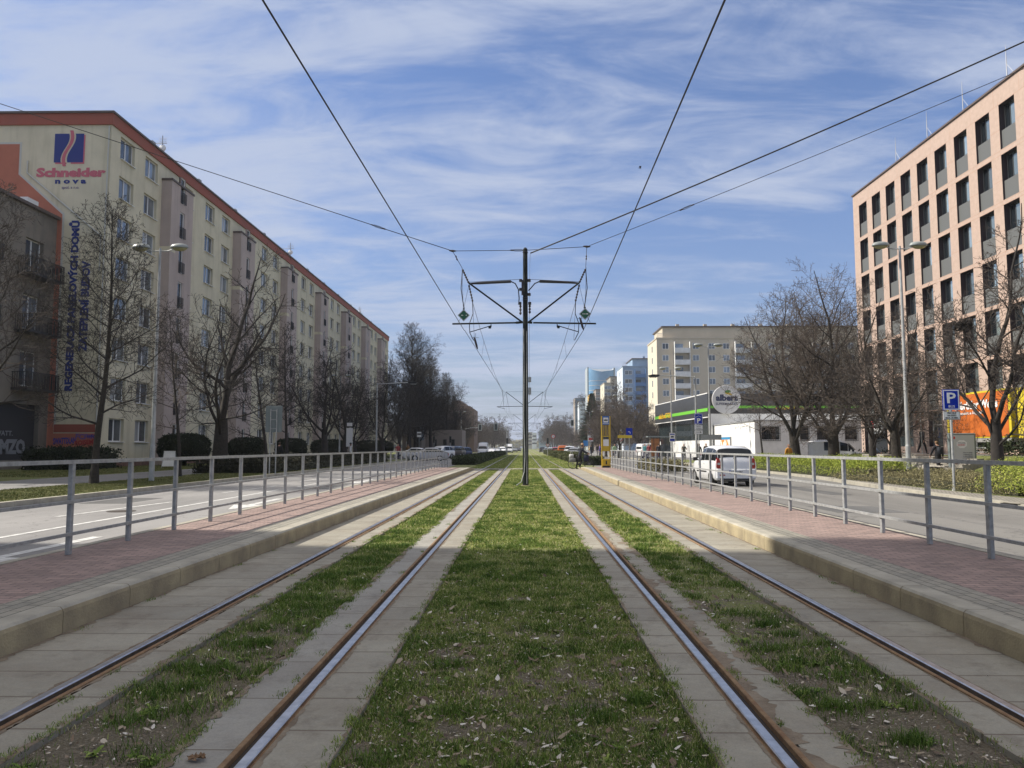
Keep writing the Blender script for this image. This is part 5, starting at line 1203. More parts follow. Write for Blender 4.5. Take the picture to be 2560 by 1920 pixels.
MB().tube([(xo+.05,0,0),(xo,0,hz_+.35)], .03, 8).build('post', galv, rs2); MB().lathe([(.33,0),(.33,.02)], (xo,.04,hz_), 'Y', 28).build('disc', brn, rs2); MB().box(xo-.27, xo+.25, .04, .06, hz_-.85, hz_-.38).build('plate', brn, rs2)
# bus stop plates, diamond, no turn signs on lamp posts
def plate_sign(name, label, x, y, z0, w_, parts, post=True, zb_=.09):
    t_ = thing(name, label, 'sign', (x, y, zb_))
    if post: MB().tube([(0,0,0),(0,0,z0)], .035, 8).build('post', galv, t_)
    for (nm, kind, zc_, s_, m) in parts:
        if kind == 'sq': MB().box(-w_/2, w_/2, -.08, -.06, zc_-s_/2, zc_+s_/2).build(nm, m, t_)
        if kind == 'disc': MB().lathe([(s_,-.08),(s_,-.06)], (0,0,zc_), 'Y', 20).build(nm, m, t_)
        if kind == 'in': MB().lathe([(s_,-.086),(s_,-.082)], (0,0,zc_), 'Y', 20).build(nm, m, t_)
        if kind == 'dia': MB().prism([(0,zc_-s_),(s_,zc_),(0,zc_+s_),(-s_,zc_)], -.08, -.06).build(nm, m, t_)
        if kind == 'din': MB().prism([(0,zc_-s_),(s_,zc_),(0,zc_+s_),(-s_,zc_)], -.086, -.082).build(nm, m, t_)
        if kind == 'arr': MB().tube([(.1,-.09,zc_-.14),(.1,-.09,zc_+.05),(-.12,-.09,zc_+.08)], .03, 4).build(nm, m, t_)
        if kind == 'bus': b = MB(); b.box(-.14, .14, -.088, -.083, zc_-.07, zc_+.07).box(-.11, -.03, -.088, -.083, zc_-.1, zc_-.071).box(.03, .11, -.088, -.083, zc_-.1, zc_-.071); b.build(nm, m, t_)
        if kind == 'bar': MB().box(-w_/2+.04, w_/2-.04, -.087, -.083, zc_-s_/2, zc_+s_/2).build(nm, m, t_)
    return t_
signyel = mat('sign_yellow', (.62,.45,.03), .5)
plate_sign('bus_stop_sign', 'white and blue bus stop plate fixed to a lamp post', 14.84, 77.6, 0, .55, [('panel','sq',2.35,.9,signw),('bus_symbol','bar',2.66,.10,dblue),('bus_symbol','bus',2.42,.2,signblk),('base_field','bar',2.10,.22,dblue)], False)
plate_sign('priority_sign', 'yellow diamond priority sign above a no left turn sign', 13.4, 108, 3.6, .6, [('border','dia',3.4,.42,signw),('face','din',3.4,.32,signyel),('ring','disc',2.55,.36,signred),('face','in',2.55,.26,signw),('arrow','arr',2.55,.1,signblk)])
plate_sign('no_turn_sign', 'round no left turn sign beside the far right signal', 2.9, 150, 3.8, .6, [('ring','disc',3.5,.40,signred),('face','in',3.5,.29,signw),('arrow','arr',3.5,.1,signblk)]).location.x = gy(1383,1097,150).x
plate_sign('no_turn_sign', 'lower small no turn sign on the far signal post', gy(1369,1114,130).x, 130, 2.0, .6, [('ring','disc',1.8,.28,signred),('face','in',1.8,.2,signw)])
plate_sign('lane_sign', 'blue lane arrow board beside the yellow direction sign', gy(1573,1094,88).x, 88, 3.6, .72, [('panel','sq',3.0,1.1,dblue),('arrow','arr',3.05,.2,signw)])
plate_sign('direction_sign', 'yellow direction sign with dark field beside the shelter', gy(1562,1094,86).x, 86, 2.8, 1.6, [('panel','sq',2.55,.32,signyel)])
plate_sign('crossing_sign', 'small blue pedestrian crossing sign behind the cyclist', gy(1464,1110,100).x, 100, 2.1, .6, [('panel','sq',1.9,.7,mat('sign_pale_blue', (.05,.25,.6), .5))])
plate_sign('street_sign', 'small dark and white signs on the lamp beside the right signal', gy(1477,1083,150).x, 150, 5.5, .95, [('panel','sq',4.6,.9,dblue),('lettering_bar','bar',4.6,.3,signw),('lower_plate','sq',3.2,1.3,signw),('red_field','bar',3.0,.5,signred)])
plate_sign('tow_sign', 'grey pointed direction plate beside the supermarket lamp', gy(1778,1096,58).x, 58, 2.2, 1.5, [('panel','sq',2.1,.38,galv)])
plate_sign('stop_sign_pole', 'tall white bus stop pole in front of the left hedges', gy(874,1100,66).x, 66, 3.6, .55, [('timetable','sq',2.2,1.6,signw),('header','sq',3.3,.5,blackm),('header_field','bar',3.3,.3,signw)], zb_=.1)
plate_sign('street_notice', 'small white square sign on a pole near the pale house', gy(1048,1088,110).x, 110, 3.4, .62, [('panel','sq',3.2,.75,signw),('dot','bar',3.25,.22,signblk)])
# traffic signals
sigm = mat('signal_housing', (.02,.025,.02), .5); sigb = mat('signal_backboard_rim', (.55,.58,.52), .5)
def signal_head(parent, x, z, board=True):
    h_ = MB(); h_.bevbox(x-.16, x+.16, -.12, .1, z-.5, z+.5, .02); o = h_.build('signal_head', sigm, parent)
    if board:
        b = MB(); b.box(x-.38, x+.38, .02, .04, z-.72, z-.62).box(x-.38, x+.38, .02, .04, z+.62, z+.72).box(x-.38, x-.29, .02, .04, z-.62, z+.62).box(x+.29, x+.38, .02, .04, z-.62, z+.62); b.build('backboard_rim', sigb, o)
        MB().box(x-.29, x+.29, .045, .055, z-.62, z+.62).build('backboard', sigb if False else greyback, o)
    for q in range(3): MB().lathe([(.10,-.135),(.10,-.1205)], (x,0,z+.3-q*.3), 'Y', 10).build('lens', glassd, o)
def signal(x, y, px, z, label, armto=None):
    t_ = thing('traffic_signal', label, 'traffic light', (x, y, .05))
    if armto is not None:
        MB().tube([(0,0,0),(0,0,z+.1)], [.1,.08], 8).build('post', polem, t_)
        MB().tube([(0,0,z-.5),(armto*.5,0,z-.1),(armto,0,z)], .05, 6).build('arm', polem, t_); signal_head(t_, armto, z)
    else:
        MB().tube([(0,0,0),(0,0,z)], .06, 8).build('post', polem, t_); signal_head(t_, 0, z, False)
    return t_
a_ = gy(1154, 1100, 165); h1 = gy(1200, 1069, 165); signal(a_.x, 165, 0, h1.z, 'left traffic signal hanging from a long arm', h1.x-a_.x)
a_ = gy(1474, 1100, 165.5); h1 = gy(1430.5, 1057.6, 165.5); signal(a_.x-.3, 165.5, 0, h1.z, 'right traffic signal hanging from a long arm', h1.x-a_.x+.3)
a_ = gy(1267, 1100, 150); h1 = gy(1239.6, 1067.8, 150); signal(a_.x, 150, 0, h1.z, 'second traffic signal on an arm just left of the tracks', h1.x-a_.x)
signal(gy(1369,1100,130).x, 130, 0, gy(1369,1103,130).z, 'small post signal right of the tracks')
signal(gy(1268,1100,140).x, 140, 0, gy(1268,1103,140).z, 'small post signal left of the tracks')
for px in (1085, 1126): signal(gy(px,1100,118).x, 118, 0, 2.6, 'small dark post signal among the left trees' if px == 1085 else 'small dark post signal right of the left trees')
# yellow tram stop totem
yelp = mat('totem_yellow', (.62,.42,.02), .5, c2=(.48,.33,.03), scale=2)
to = thing('tram_stop_totem', 'yellow tram stop totem with blue tram sign at the end of the right platform', 'stop sign', (5.02, 47.5, .2))
for x in (-.25, .25): MB().box(x-.03, x+.03, -.08, .08, 0, 3.15).build('post', yelp, to)
b = MB(); [b.box(-.15+q*.1, -.12+q*.1, -.03, .03, 1.98, 2.6) for q in range(4)]; b.build('slats', yelp, to)
p_ = panel(to, -.22, .22, 2.62, 3.15, -.06, mat('sign_mid_blue', (.03,.13,.42), .5)); MB().box(-.15, .15, -.067, -.063, 2.76, 3.06).build('white_field', signw, p_); b = MB(); b.prism([(-.1,2.86),(.1,2.86),(.12,2.9),(.1,2.94),(-.1,2.94),(-.12,2.9)], -.073, -.069); b.box(-.01, .01, -.073, -.069, 2.94, 2.98); fix(b.build('tram_symbol', signblk, p_)); MB().box(-.2, .2, -.067, -.063, 2.67, 2.70).build('white_line', signw, p_)
MB().bevbox(-.215, .215, -.05, .05, 1.0, 1.95, .01).build('timetable_case', yelp, to); MB().box(-.17, .17, -.06, -.052, 1.32, 1.72).build('timetable', signw, to); MB().box(-.17, .17, -.06, -.052, 1.74, 1.88).build('timetable_header', glassd, to)
MB().bevbox(-.215, .215, -.14, .14, .12, .52, .01).build('waste_bin', yelp, to); MB().box(-.04, .04, -.15, -.142, .2, .42).build('bin_logo', signblk, to); MB().box(-.21, .21, -.12, .12, 0, .118).build('base', blackm, to)
b = MB(); [b.tube([(x,0,.52),(x,0,1.0)], .014, 5) for x in (-.07, .05)]; b.build('bars', blackm, to)
# advertising display
ad = thing('advertising_display', 'grey backlit poster display with speech bubble advert by the steps', 'display', (22.2, 39.5, .1), R(-4))
MB().bevbox(-.66, .66, -.08, .12, .28, 2.05, .03).build('case', greyback, ad); MB().box(-.4, .4, -.06, .1, 0, .279).build('foot', blackm, ad)
MB().box(-.56, .56, -.09, -.082, .38, 1.95).build('poster', mat('poster_pale', (.48,.49,.49), .4), ad)
b = MB(); b.prism([(-.05+.25*math.cos(a/16*6.28)*(1+.08*(a % 2)), 1.5+.2*math.sin(a/16*6.28)*(1+.1*(a % 2))) for a in range(16)], -.097, -.093); fix(b.build('speech_bubble', signw, ad))
def adt(body, x, z, m, w_, h_): stxt(ad, body, x, -.103 if z > 1.3 else -.095, z, m, w_, h_)
adt('VYZKOUŠEJ', -.24, 1.52, signblk, .36, .07); adt('SOUSEDSKY', -.24, 1.42, signred, .36, .07)
for i, tx_ in enumerate(('Převzít zásilku', 'v automatu PPL', 'na Vašem oblíbeném', 'místě')): adt(tx_, .0, 1.05-i*.09, signblk, .46, .05)
MB().box(-.5, -.36, -.095, -.091, 1.75, 1.88).build('logo', signred, ad); MB().lathe([(.13,-.095),(.13,-.091)], (-.35,0,.6), 'Y', 14).build('picture', mat('poster_brown', (.2,.12,.07), .6), ad)
# A-board, litter bin, shelter
ab = thing('a_board', 'white A-frame board standing by the path below the clipped bushes', 'sign', (-23.3, 50.4, .1), R(12))
MB().quad((-.4,-.25,.1),(.4,-.25,.1),(.33,0,1.05),(-.33,0,1.05)).box(-.36, .36, -.02, .02, 1.04, 1.1).quad((-.4,.25,.1),(.4,.25,.1),(.33,0.02,1.05),(-.33,0.02,1.05)).build('board', whitep, ab)
b = MB(); [b.tube([(sx*.42,sy*.28,0),(sx*.35,0,1.08)], .015, 4) for sx in (-1,1) for sy in (-1,1)]; b.build('frame', galv, ab)
sh = thing('bus_shelter', 'glass bus shelter with orange wooden doors beside it', 'shelter', (14.8, 92, .1))
xa, xb = gy(1620,1100,92).x, gy(1679,1100,92).x
MB().box(xa-14.8, xb-14.8, 0, 1.6, 2.55, 2.7).build('roof', greyback, sh)
for q in range(5): MB().box(xa-14.8+(xb-xa)*q/4-.03, xa-14.8+(xb-xa)*q/4+.03, 0, .06, 0, 2.55).build('post', blackm, sh)
MB().box(xa-14.4, xa-14.8+(xb-xa)*.52, .2, .26, .3, 2.4).build('wooden_panel', mat('orange_wood', (.42,.17,.05), .6, c2=(.3,.11,.03), scale=3), sh)
MB().box(xa-14.8+(xb-xa)*.55, xb-14.9, .2, .23, .3, 2.4).build('glass_panel', glassm, sh)

# ================================================================== BARE TREES
def rotaway(d, ang, az):
    u = d.cross(Vector((0,0,1)) if abs(d.z) < .95 else Vector((1,0,0))).normalized(); v = d.cross(u)
    return (d*math.cos(ang)+(u*math.cos(az)+v*math.sin(az))*math.sin(ang)).normalized()
def make_tree(name, label, loc, H_, r0, seed, kind='leader', spread=3.0, limbs=None, twig=.011, dens=1.0, mats=(None, None), group='bare street trees', lvl3=True, first=.22):
    rr = random.Random(seed); TB = MB(); CB = MB()
    def br(p, d, L_, r, lvl, wig, trop, taper=.75, n=None):
        n = n or max(3, int(L_/(.9 if lvl == 0 else .45 if lvl == 1 else .3))); n = min(n, 14); pts = [p.copy()]; rs = [r]; ds = [d]
        for i in range(n):
            d = (d+Vector((rr.gauss(0,wig), rr.gauss(0,wig), rr.gauss(0,wig)+trop))).normalized(); p = p+d*(L_/n)
            pts.append(p.copy()); rs.append(max(r*(1-taper*(i+1)/n), twig*.6)); ds.append(d)
        if lvl == 0 and p.z < 99 and abs(pts[0].x) < .001 and abs(pts[0].z+.1) < .001: rs[0] *= 1.45; rs[1] *= 1.04
        (TB if r > .045 else CB).tube(pts, rs, 9 if r > .12 else 6 if r > .05 else 4 if r > .02 else 3, cap=False)
        return pts, rs, ds
    def at(pts, rs, ds, t):
        k_ = t*(len(pts)-1); i = min(int(k_), len(pts)-2); f = k_-i
        return pts[i].lerp(pts[i+1], f), rs[i]*(1-f)+rs[i+1]*f, ds[i+1]
    def kids(parent, lvl, L_, cnt, ratio, r_ratio, a0, a1, t0=.2):
        pts, rs, ds = parent; az = rr.random()*6.28
        for q in range(cnt):
            t = t0+(1-t0)*(q+rr.random())/cnt; p, r, d = at(pts, rs, ds, min(t, .98)); az += 2.4+rr.gauss(0,.3)
            l2 = L_*ratio*(1.15-.6*t)*(.7+.6*rr.random()); r2 = max(r*r_ratio, twig); a = a0+(a1-a0)*rr.random()
            b = br(p, rotaway(d, a, az), l2, r2, lvl, .10+.03*lvl, .05 if lvl < 3 else .03)
            nxt(b, lvl, l2)
    def nxt(b, lvl, L_):
        if lvl == 1: kids(b, 2, L_, int((7+L_*1.6)*dens), .46, .55, R(30), R(60), .18)
        elif lvl == 2: kids(b, 3, L_, int((3+L_*3.2)*dens), .50, .6, R(28), R(58), .15)
        elif lvl == 3 and lvl3: kids(b, 4, L_, max(1, int((1.5+L_*2.5)*dens)), .6, .7, R(25), R(55), .2)
    if kind == 'leader':
        tr = br(Vector((0,0,-.1)), Vector((0,0,1)), H_, r0, 0, .022, .05, .93, 14)
        nb_ = int(26*dens+4); az = 0
        for q in range(nb_):
            t = first+(1-first)*(q/nb_)**.85; p, r, d = at(*tr, min(t, .97)); az += 2.4+rr.gauss(0,.25)
            s_ = (t-first)/(1-first); l1 = spread*(min(1, .6+s_*2.2)*(1-s_)**.6+.13)*(.75+.45*rr.random())
            ang = R(74-42*s_+rr.gauss(0,6)); b = br(p, rotaway(d, ang, az), l1, max(r*.42, .012), 1, .10, .075 if s_ > .2 else .03); nxt(b, 1, l1)
    else:
        hs_ = H_*(first if first < .4 else .2)
        tr = br(Vector((0,0,-.1)), Vector((0,0,1)), hs_, r0, 0, .03, .03, .34, 6)
        top, rt = tr[0][-1], tr[1][-1]
        for li, (az, tilt, lf, rf) in enumerate(limbs):
            d = rotaway(Vector((0,0,1)), R(tilt), R(az)); L1 = (H_-hs_)*lf; tp = at(*tr, max(.3, .97-.09*li))[0]
            b = br(tp if li else top-Vector((0,0,.12)), d, L1, rt*rf, 0, .10, .055, .88, 13)
            c = int(5.5*dens+L1*.8); a2 = 0
            for q in range(c):
                t = .18+.8*q/c; p, r, dd = at(*b, t); a2 += 2.4+rr.gauss(0,.3); l1 = spread*(1.1-.65*t)*(.6+.6*rr.random())
                bb_ = br(p, rotaway(dd, R(38+30*rr.random()), a2), l1, max(r*.55, .014), 1, .12, .05); nxt(bb_, 1, l1)
    t_ = thing(name, label, 'tree', loc, 0, group)
    rl = TB; 
    o = TB.build('trunk', mats[0] or bark, t_, smooth=True); o2 = CB.build('crown', mats[1] or barklight, t_)
    return t_
# left side, nearest first
make_tree('linden_tree', 'slim bare linden with one straight leader in front of the painted gable', (-15.76, 28.13, .1), 10.3, .135, 3, 'leader', 3.3, twig=.008, dens=1.15, mats=(bark, barkdark))
make_tree('linden_tree', 'bare linden cut by the left picture edge before the grey house', (-20.2, 28.6, .1), 11.2, .18, 14, 'leader', 3.6, dens=.95, mats=(bark, barklight))
make_tree('forked_tree', 'large bare tree whose thick trunk forks low into two stems', (-16.27, 41.0, .1), 12.4, .46, 21, 'fork', 3.9, [(215, 12, 1.0, .64), (5, 27, 1.02, .66), (175, 58, .72, .34), (20, 62, .62, .30), (190, 34, .85, .38)], dens=.7, mats=(bark, barkdark), first=.24)
make_tree('young_tree', 'thin young tree with reddish twigs behind the white A-frame board', (-15.65, 34.9, .1), 7.6, .09, 33, 'leader', 2.3, twig=.009, dens=.8, mats=(bark, twigred), first=.3)
make_tree('young_tree', 'thin dark tree just behind the road sign board', (-14.45, 43.2, .1), 7.8, .11, 35, 'leader', 2.5, dens=.8, mats=(barkdark, barkdark), first=.25)
make_tree('linden_tree', 'slender bare tree between the sign board and the round crowned one', (-15.9, 51.5, .1), 9.6, .13, 37, 'leader', 2.9, dens=.85, mats=(barkdark, barkdark), first=.25)
mid = make_tree('round_tree', 'round crowned bare tree before the middle of the apartment block', (-16.17, 62.2, .1), 11.2, .34, 41, 'fork', 3.2, [(0, 12, 1, .6), (95, 34, .85, .5), (200, 38, .85, .5), (300, 34, .8, .5), (150, 60, .6, .35)], dens=.95, mats=(barkdark, barkdark), first=.26)
tall = make_tree('tall_tree', 'tallest bare tree rising above the end of the apartment block', (-17.5, 82, .1), 19.0, .36, 51, 'leader', 6.0, twig=.012, dens=1.1, mats=(barkdark, barkdark), first=.18)
low1 = make_tree('dark_tree', 'dense dark bare tree left of the tallest one', (-19.2, 77, .1), 13.4, .33, 61, 'fork', 3.6, [(0, 14, 1, .6), (120, 32, .9, .5), (240, 34, .9, .5), (60, 44, .7, .4), (300, 50, .6, .35)], twig=.011, dens=.9, mats=(barkdark, barkdark), first=.2)
def ct(src, label, x, y, s_, rz, z=.1, sz=None, name=None):
    c = copy_tree(src); c.location = (x, y, z); c.scale = (s_, s_, sz or s_); c.rotation_euler = (0, 0, R(rz)); c['label'] = label; c['group'] = 'bare street trees'
    if name: c.name = name
    return c
tall.location = (-16.5, 110, .1); low1.location = (-16.1, 88, .1); low1.scale = (.92, .92, .92)
ct(tall, 'slightly lower bare tree right behind the tallest left one', -16.8, 119, .86, 70)
ct(tall, 'tall bare tree right of the dark clump on the left', -15.2, 125, .82, 200)
ct(tall, 'rounded bare tree at the right end of the dark left clump', -14.3, 141, .78, 20)
ct(low1, 'low spreading dark tree ending the left clump', -13.6, 150, 1.0, 300)
ct(low1, 'dark bare tree with leaning trunk behind the parked silver car', -16.3, 100, 1.0, 120)
ct(low1, 'dark bare tree behind the white parked car', -15.6, 113, 1.12, 220)
ct(low1, 'dense dark tree in front of the far end of the apartment block', -21.5, 98, .85, 20)
ct(low1, 'dark undergrown tree between the brick building and the clump', -18.5, 135, 1.1, 80)
ct(mid, 'round dark tree near the end of the left railing', -16.8, 72, .9, 140)
# right side
r1 = make_tree('spreading_tree', 'large multi stemmed bare tree left of the white parked van', (20.1, 57.5, .1), 14.0, .44, 71, 'fork', 4.6, [(170, 20, 1, .55), (20, 16, 1, .6), (250, 38, .95, .5), (100, 30, .9, .5), (187, 58, 1.02, .42), (330, 44, .8, .4)], twig=.010, dens=.92, mats=(bark, twigred), first=.2)
ct(r1, 'bare tree with forked trunk standing in front of the white parked van', 21.2, 53.2, 1.0, 150)
make_tree('small_street_tree', 'small bare tree in front of the white sunlit supermarket wall', (gy(1906,1100,66).x, 66, .1), 6.2, .10, 81, 'leader', 2.4, twig=.010, dens=.75, mats=(bark, twigred), first=.38)
ct(mid, 'mid sized bare tree left of the grey lamp post and pink building entrance', 19.9, 44.5, .72, 40)
r3 = make_tree('curved_tree', 'low bare tree with bent trunk and wide arching boughs before the entrance sign', (17.6, 36.8, .1), 8.3, .27, 91, 'fork', 3.1, [(190, 30, 1, .55), (0, 48, 1.0, .58), (10, 66, .9, .35), (90, 30, .8, .5), (270, 40, .8, .45)], twig=.010, dens=.95, mats=(bark, barklight), first=.32)
r4 = make_tree('spreading_tree', 'big dark bare tree at the right edge with a bird nest in its fork', (17.75, 29.3, .3), 10.4, .26, 95, 'fork', 3.0, [(8, 10, 1.05, .66), (170, 40, .95, .60), (25, 42, .9, .42), (255, 30, .8, .38), (100, 40, .75, .36), (185, 66, .7, .3)], twig=.010, dens=1.0, mats=(barkdark, barklight), first=.22)
ct(r3, 'small bare tree between the curved tree and the supermarket wall', 22.6, 47.8, .85, 170)
_nv = min((v.co+Vector(r4.location) for c_ in r4.children if c_.name.startswith('trunk') for v in c_.data.vertices), key=lambda q: (q-Vector((15.5, 29.1, 6.1))).length)
nest = thing('bird_nest', 'dark twig nest lodged in the boughs of the right edge tree', 'nest', (_nv.x, _nv.y, _nv.z+.08))
b = MB(); rr_ = random.Random(5)
for q in range(140):
    a = rr_.random()*6.28; e = rr_.gauss(0,.35); p = Vector((math.cos(a)*.22, math.sin(a)*.22, e*.25)); d = Vector((-math.sin(a), math.cos(a), rr_.gauss(0,.4)))*(.22); b.tube([p-d, p+d], .010, 3)
b.build('twigs', barkdark, nest)
# avenue beyond: left row
k_ = 0; rr_ = random.Random(9)
farm = make_tree('avenue_tree', 'hazy bare avenue tree left of the tracks, nearest of the far left row', (-16.5, 150, .1), 13, .26, 101, 'fork', 4.0, [(0, 12, 1, .6), (90, 30, .9, .5), (180, 30, .9, .5), (270, 32, .9, .5), (45, 45, .7, .4)], twig=.022, dens=.85, mats=(bark, barklight), first=.2)
farr = make_tree('avenue_tree', 'reddish bare avenue tree right of the tracks, nearest of the far right row', (14.8, 128, .1), 12, .26, 111, 'fork', 4.2, [(0, 14, 1, .6), (80, 32, .9, .5), (170, 32, .9, .5), (260, 34, .9, .5), (45, 50, .7, .4)], twig=.020, dens=.9, mats=(bark, twigred), first=.2)
for i in range(16):
    y = 160+i*13+rr_.random()*5; x = -15.5-rr_.random()*4-(i % 2)*5; ct(farm if i % 3 else farr, f'bare tree of the far left avenue row', x, y, .85+.35*rr_.random(), rr_.random()*360)
for i in range(8):
    y = 300+i*28; ct(farm, f'bare tree of the far left avenue row', -12-rr_.random()*3, y, 1.0+.25*rr_.random(), rr_.random()*360)
for i in range(20):
    y = 136+i*12+rr_.random()*5; x = 17.0+rr_.random()*3+(i % 2)*7; ct(farr if i % 4 else farm, f'bare tree of the far right avenue row', x, y, .66+.22*rr_.random(), rr_.random()*360)
for i in range(8):
    y = 320+i*28; ct(farm, f'bare tree of the far right avenue row', 13+rr_.random()*4, y, 1.1+.3*rr_.random(), rr_.random()*360)
for i, (px, Y, s_, lab) in enumerate(((1597, 112, 1.08, 'tall bare tree in front of the blue tower'), (1548, 104, .95, 'dark bare tree left of the blue tower lamp'), (1515, 120, .9, 'reddish bare tree behind the yellow stop totem'), (1640, 120, .7, 'small bare tree at the corner of the supermarket'))):
    ct(mid if i in (0, 3) else farr, lab, gy(px,1100,Y).x, Y, s_*.85, 60*i)
# conifer in front of the ochre tower
cf = thing('conifer', 'dark green conifer among the bare trees below the ochre tower', 'tree', (gy(1481,1100,190).x, 190, .1))
MB().tube([(0,0,0),(0,0,15)], [.25,.03], 6).build('trunk', barkdark, cf)
needle = mat('conifer_needles', (.02,.045,.025), .9, c2=(.035,.06,.03), scale=2); b = MB(); rr_ = random.Random(3)
for q in range(70):
    z = 4+q*.155; rad = 3.6*(1-(z-4)/12)+.3
    for a_i in range(9):
        a = a_i/9*6.28+rr_.random(); L_ = rad*(.7+.5*rr_.random()); e = Vector((math.cos(a)*L_, math.sin(a)*L_, z-.35*L_+rr_.random()*.3)); s_ = Vector((-math.sin(a),math.cos(a),0))*.35
        b.add([(0,0,z), tuple((e*.6+Vector((0,0,z*.4)))+s_), tuple(e), tuple((e*.6+Vector((0,0,z*.4)))-s_-Vector((0,0,.25)))], [(0,1,2),(0,2,3)])
b.build('crown', needle, cf)

# ================================================================== HEDGES AND SHRUBS
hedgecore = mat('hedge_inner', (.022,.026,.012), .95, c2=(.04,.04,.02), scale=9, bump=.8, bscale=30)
def leaf_blob(rs, n, pts_fn, size, tone0, tr, thin=.45):
    P = pts_fn(rs, n); V = np.zeros((n,4,3)); a = rs.rand(n)*6.28; b_ = rs.randn(n)*.7
    d1 = np.stack([np.cos(a)*np.cos(b_), np.sin(a)*np.cos(b_), np.sin(b_)], 1); c = rs.rand(n,3)-.5; d2 = np.cross(d1, c); d2 /= (np.linalg.norm(d2, axis=1)[:,None]+1e-6)
    s_ = size*(.6+.8*rs.rand(n))[:,None]
    V[:,0] = P-d1*s_; V[:,1] = P-d2*s_*thin; V[:,2] = P+d1*s_; V[:,3] = P+d2*s_*thin
    return V.reshape(-1,3), (np.arange(n)*4)[:,None]+np.array([[0,1,2,3]]), np.repeat(np.clip(tone0+tr*(rs.rand(n)-.5)+.25*(fbm(P[:,0]*1.3, P[:,1]*1.3+P[:,2], 31)-.5), 0, 1), 4)
def shrub(name, label, cat, loc, n, fn, size, m, seed, tone0=.4, tr=.6, core=None, stem=None, group=None, thin=.45):
    rs = np.random.RandomState(seed); V, F, t_ = leaf_blob(rs, n, fn, size, tone0, tr, thin)
    r_ = thing(name, label, cat, loc, 0, group); o = mesh_np('foliage', V, F, m, t_); o.parent = r_
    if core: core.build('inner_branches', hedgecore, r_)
    return r_
def boxfn(x0, x1, y0, y1, h, top=None, jit=.06):
    def f(rs, n):
        k = rs.rand(n); a = rs.rand(n); b_ = rs.rand(n); z = rs.rand(n)
        area = [(x1-x0)*(y1-y0)*1.0, (y1-y0)*h, (x1-x0)*h*5, (y1-y0)*h*.6]; c = np.cumsum(area)/sum(area); P = np.zeros((n,3))
        s0 = k < c[0]; s1 = (k >= c[0]) & (k < c[1]); s2 = (k >= c[1]) & (k < c[2]); s3 = k >= c[2]
        X = x0+(x1-x0)*a; Y = y0+(y1-y0)*b_
        P[:,0] = np.where(s0 | s2, X, np.where(s1, x0, x1)); P[:,1] = np.where(s2, y0, Y); P[:,2] = np.where(s0, h, z*h)
        bump = (fbm(P[:,0], P[:,1], 41, 1.2)-.5)*.25*h; P[:,2] += np.where(s0, bump, 0)
        P += rs.randn(n,3)*jit; P[:,2] = np.maximum(P[:,2], .02); return P
    return f
hedged = blade_mat('dark_hedge_leaves', (.008,.014,.006), (.016,.026,.010), (.032,.045,.016), (.05,.055,.025))
hedgeg = blade_mat('bright_hedge_leaves', (.10,.14,.02), (.25,.31,.045), (.42,.46,.08), (.52,.50,.16))
hedgeo = blade_mat('olive_shrub_leaves', (.09,.08,.045), (.18,.165,.08), (.29,.26,.13), (.36,.27,.17))
hedgem = blade_mat('clipped_hedge_leaves', (.02,.035,.012), (.05,.065,.022), (.10,.11,.04), (.16,.13,.07))
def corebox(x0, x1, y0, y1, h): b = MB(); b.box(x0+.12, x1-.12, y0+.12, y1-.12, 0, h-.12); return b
# clipped dark bushes below the apartment windows
for i, (pa, pb2, top, X, lab) in enumerate(((402,521,1077,-24.5,'rounded dark clipped bush nearest the painted gable'), (575,661,1088,-24.5,'wide dark clipped bush behind the forked tree'), (691,765,1091,-24.3,'dark clipped bush behind the road sign board'), (778,866,1094,-24.2,'dark clipped bush behind the white bus stop pole'), (884,985,1097,-24.0,'long dark clipped bush at the end of the row'))):
    pm = (pa+pb2)/2; Y = X*1923/(pm-1310.6); x0, x1 = gy(pa,1100,Y).x, gy(pb2,1100,Y).x; h = gy(pm,top,Y).z-.65; hw = (x1-x0)/2
    def ell(rs, n, hw=hw, h=h):
        u = rs.randn(n,3); u /= np.linalg.norm(u, axis=1)[:,None]; u = np.sign(u)*np.abs(u)**.72; r_ = .9+.1*rs.rand(n); return np.stack([u[:,0]*hw*r_, u[:,1]*1.5*r_, h*.52+u[:,2]*h*.5*r_+.3], 1)+rs.randn(n,3)*.05
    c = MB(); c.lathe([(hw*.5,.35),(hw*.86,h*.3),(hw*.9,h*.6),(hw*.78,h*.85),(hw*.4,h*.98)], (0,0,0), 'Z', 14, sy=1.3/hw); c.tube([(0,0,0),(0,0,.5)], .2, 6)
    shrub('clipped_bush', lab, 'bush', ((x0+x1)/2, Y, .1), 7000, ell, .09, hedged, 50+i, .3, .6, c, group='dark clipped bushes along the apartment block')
b_ = thing('x', '', '') if False else None
shrub('clipped_bush', 'low dark bush under the graffiti wall at the left edge', 'bush', (-27.6, 46.5, .1), 5000, boxfn(-1.8, 1.5, -1.6, 3.2, 1.15, jit=.12), .09, hedged, 58, .3, .6, corebox(-1.7, 1.4, -1.5, 3.1, 1.1), group='dark clipped bushes along the apartment block')
shrub('hedge', 'low dark spreading shrubs along the left road behind the sign board', 'hedge', (-15.0, 44, .1), 16000, boxfn(-2.0, 1.9, -4.5, 30, .62, jit=.13), .085, blade_mat('dark_shrub', (.012,.014,.008), (.026,.028,.014), (.05,.045,.022), (.10,.07,.04)), 59, .35, .7, corebox(-2, 1.9, -4.5, 30, .5))
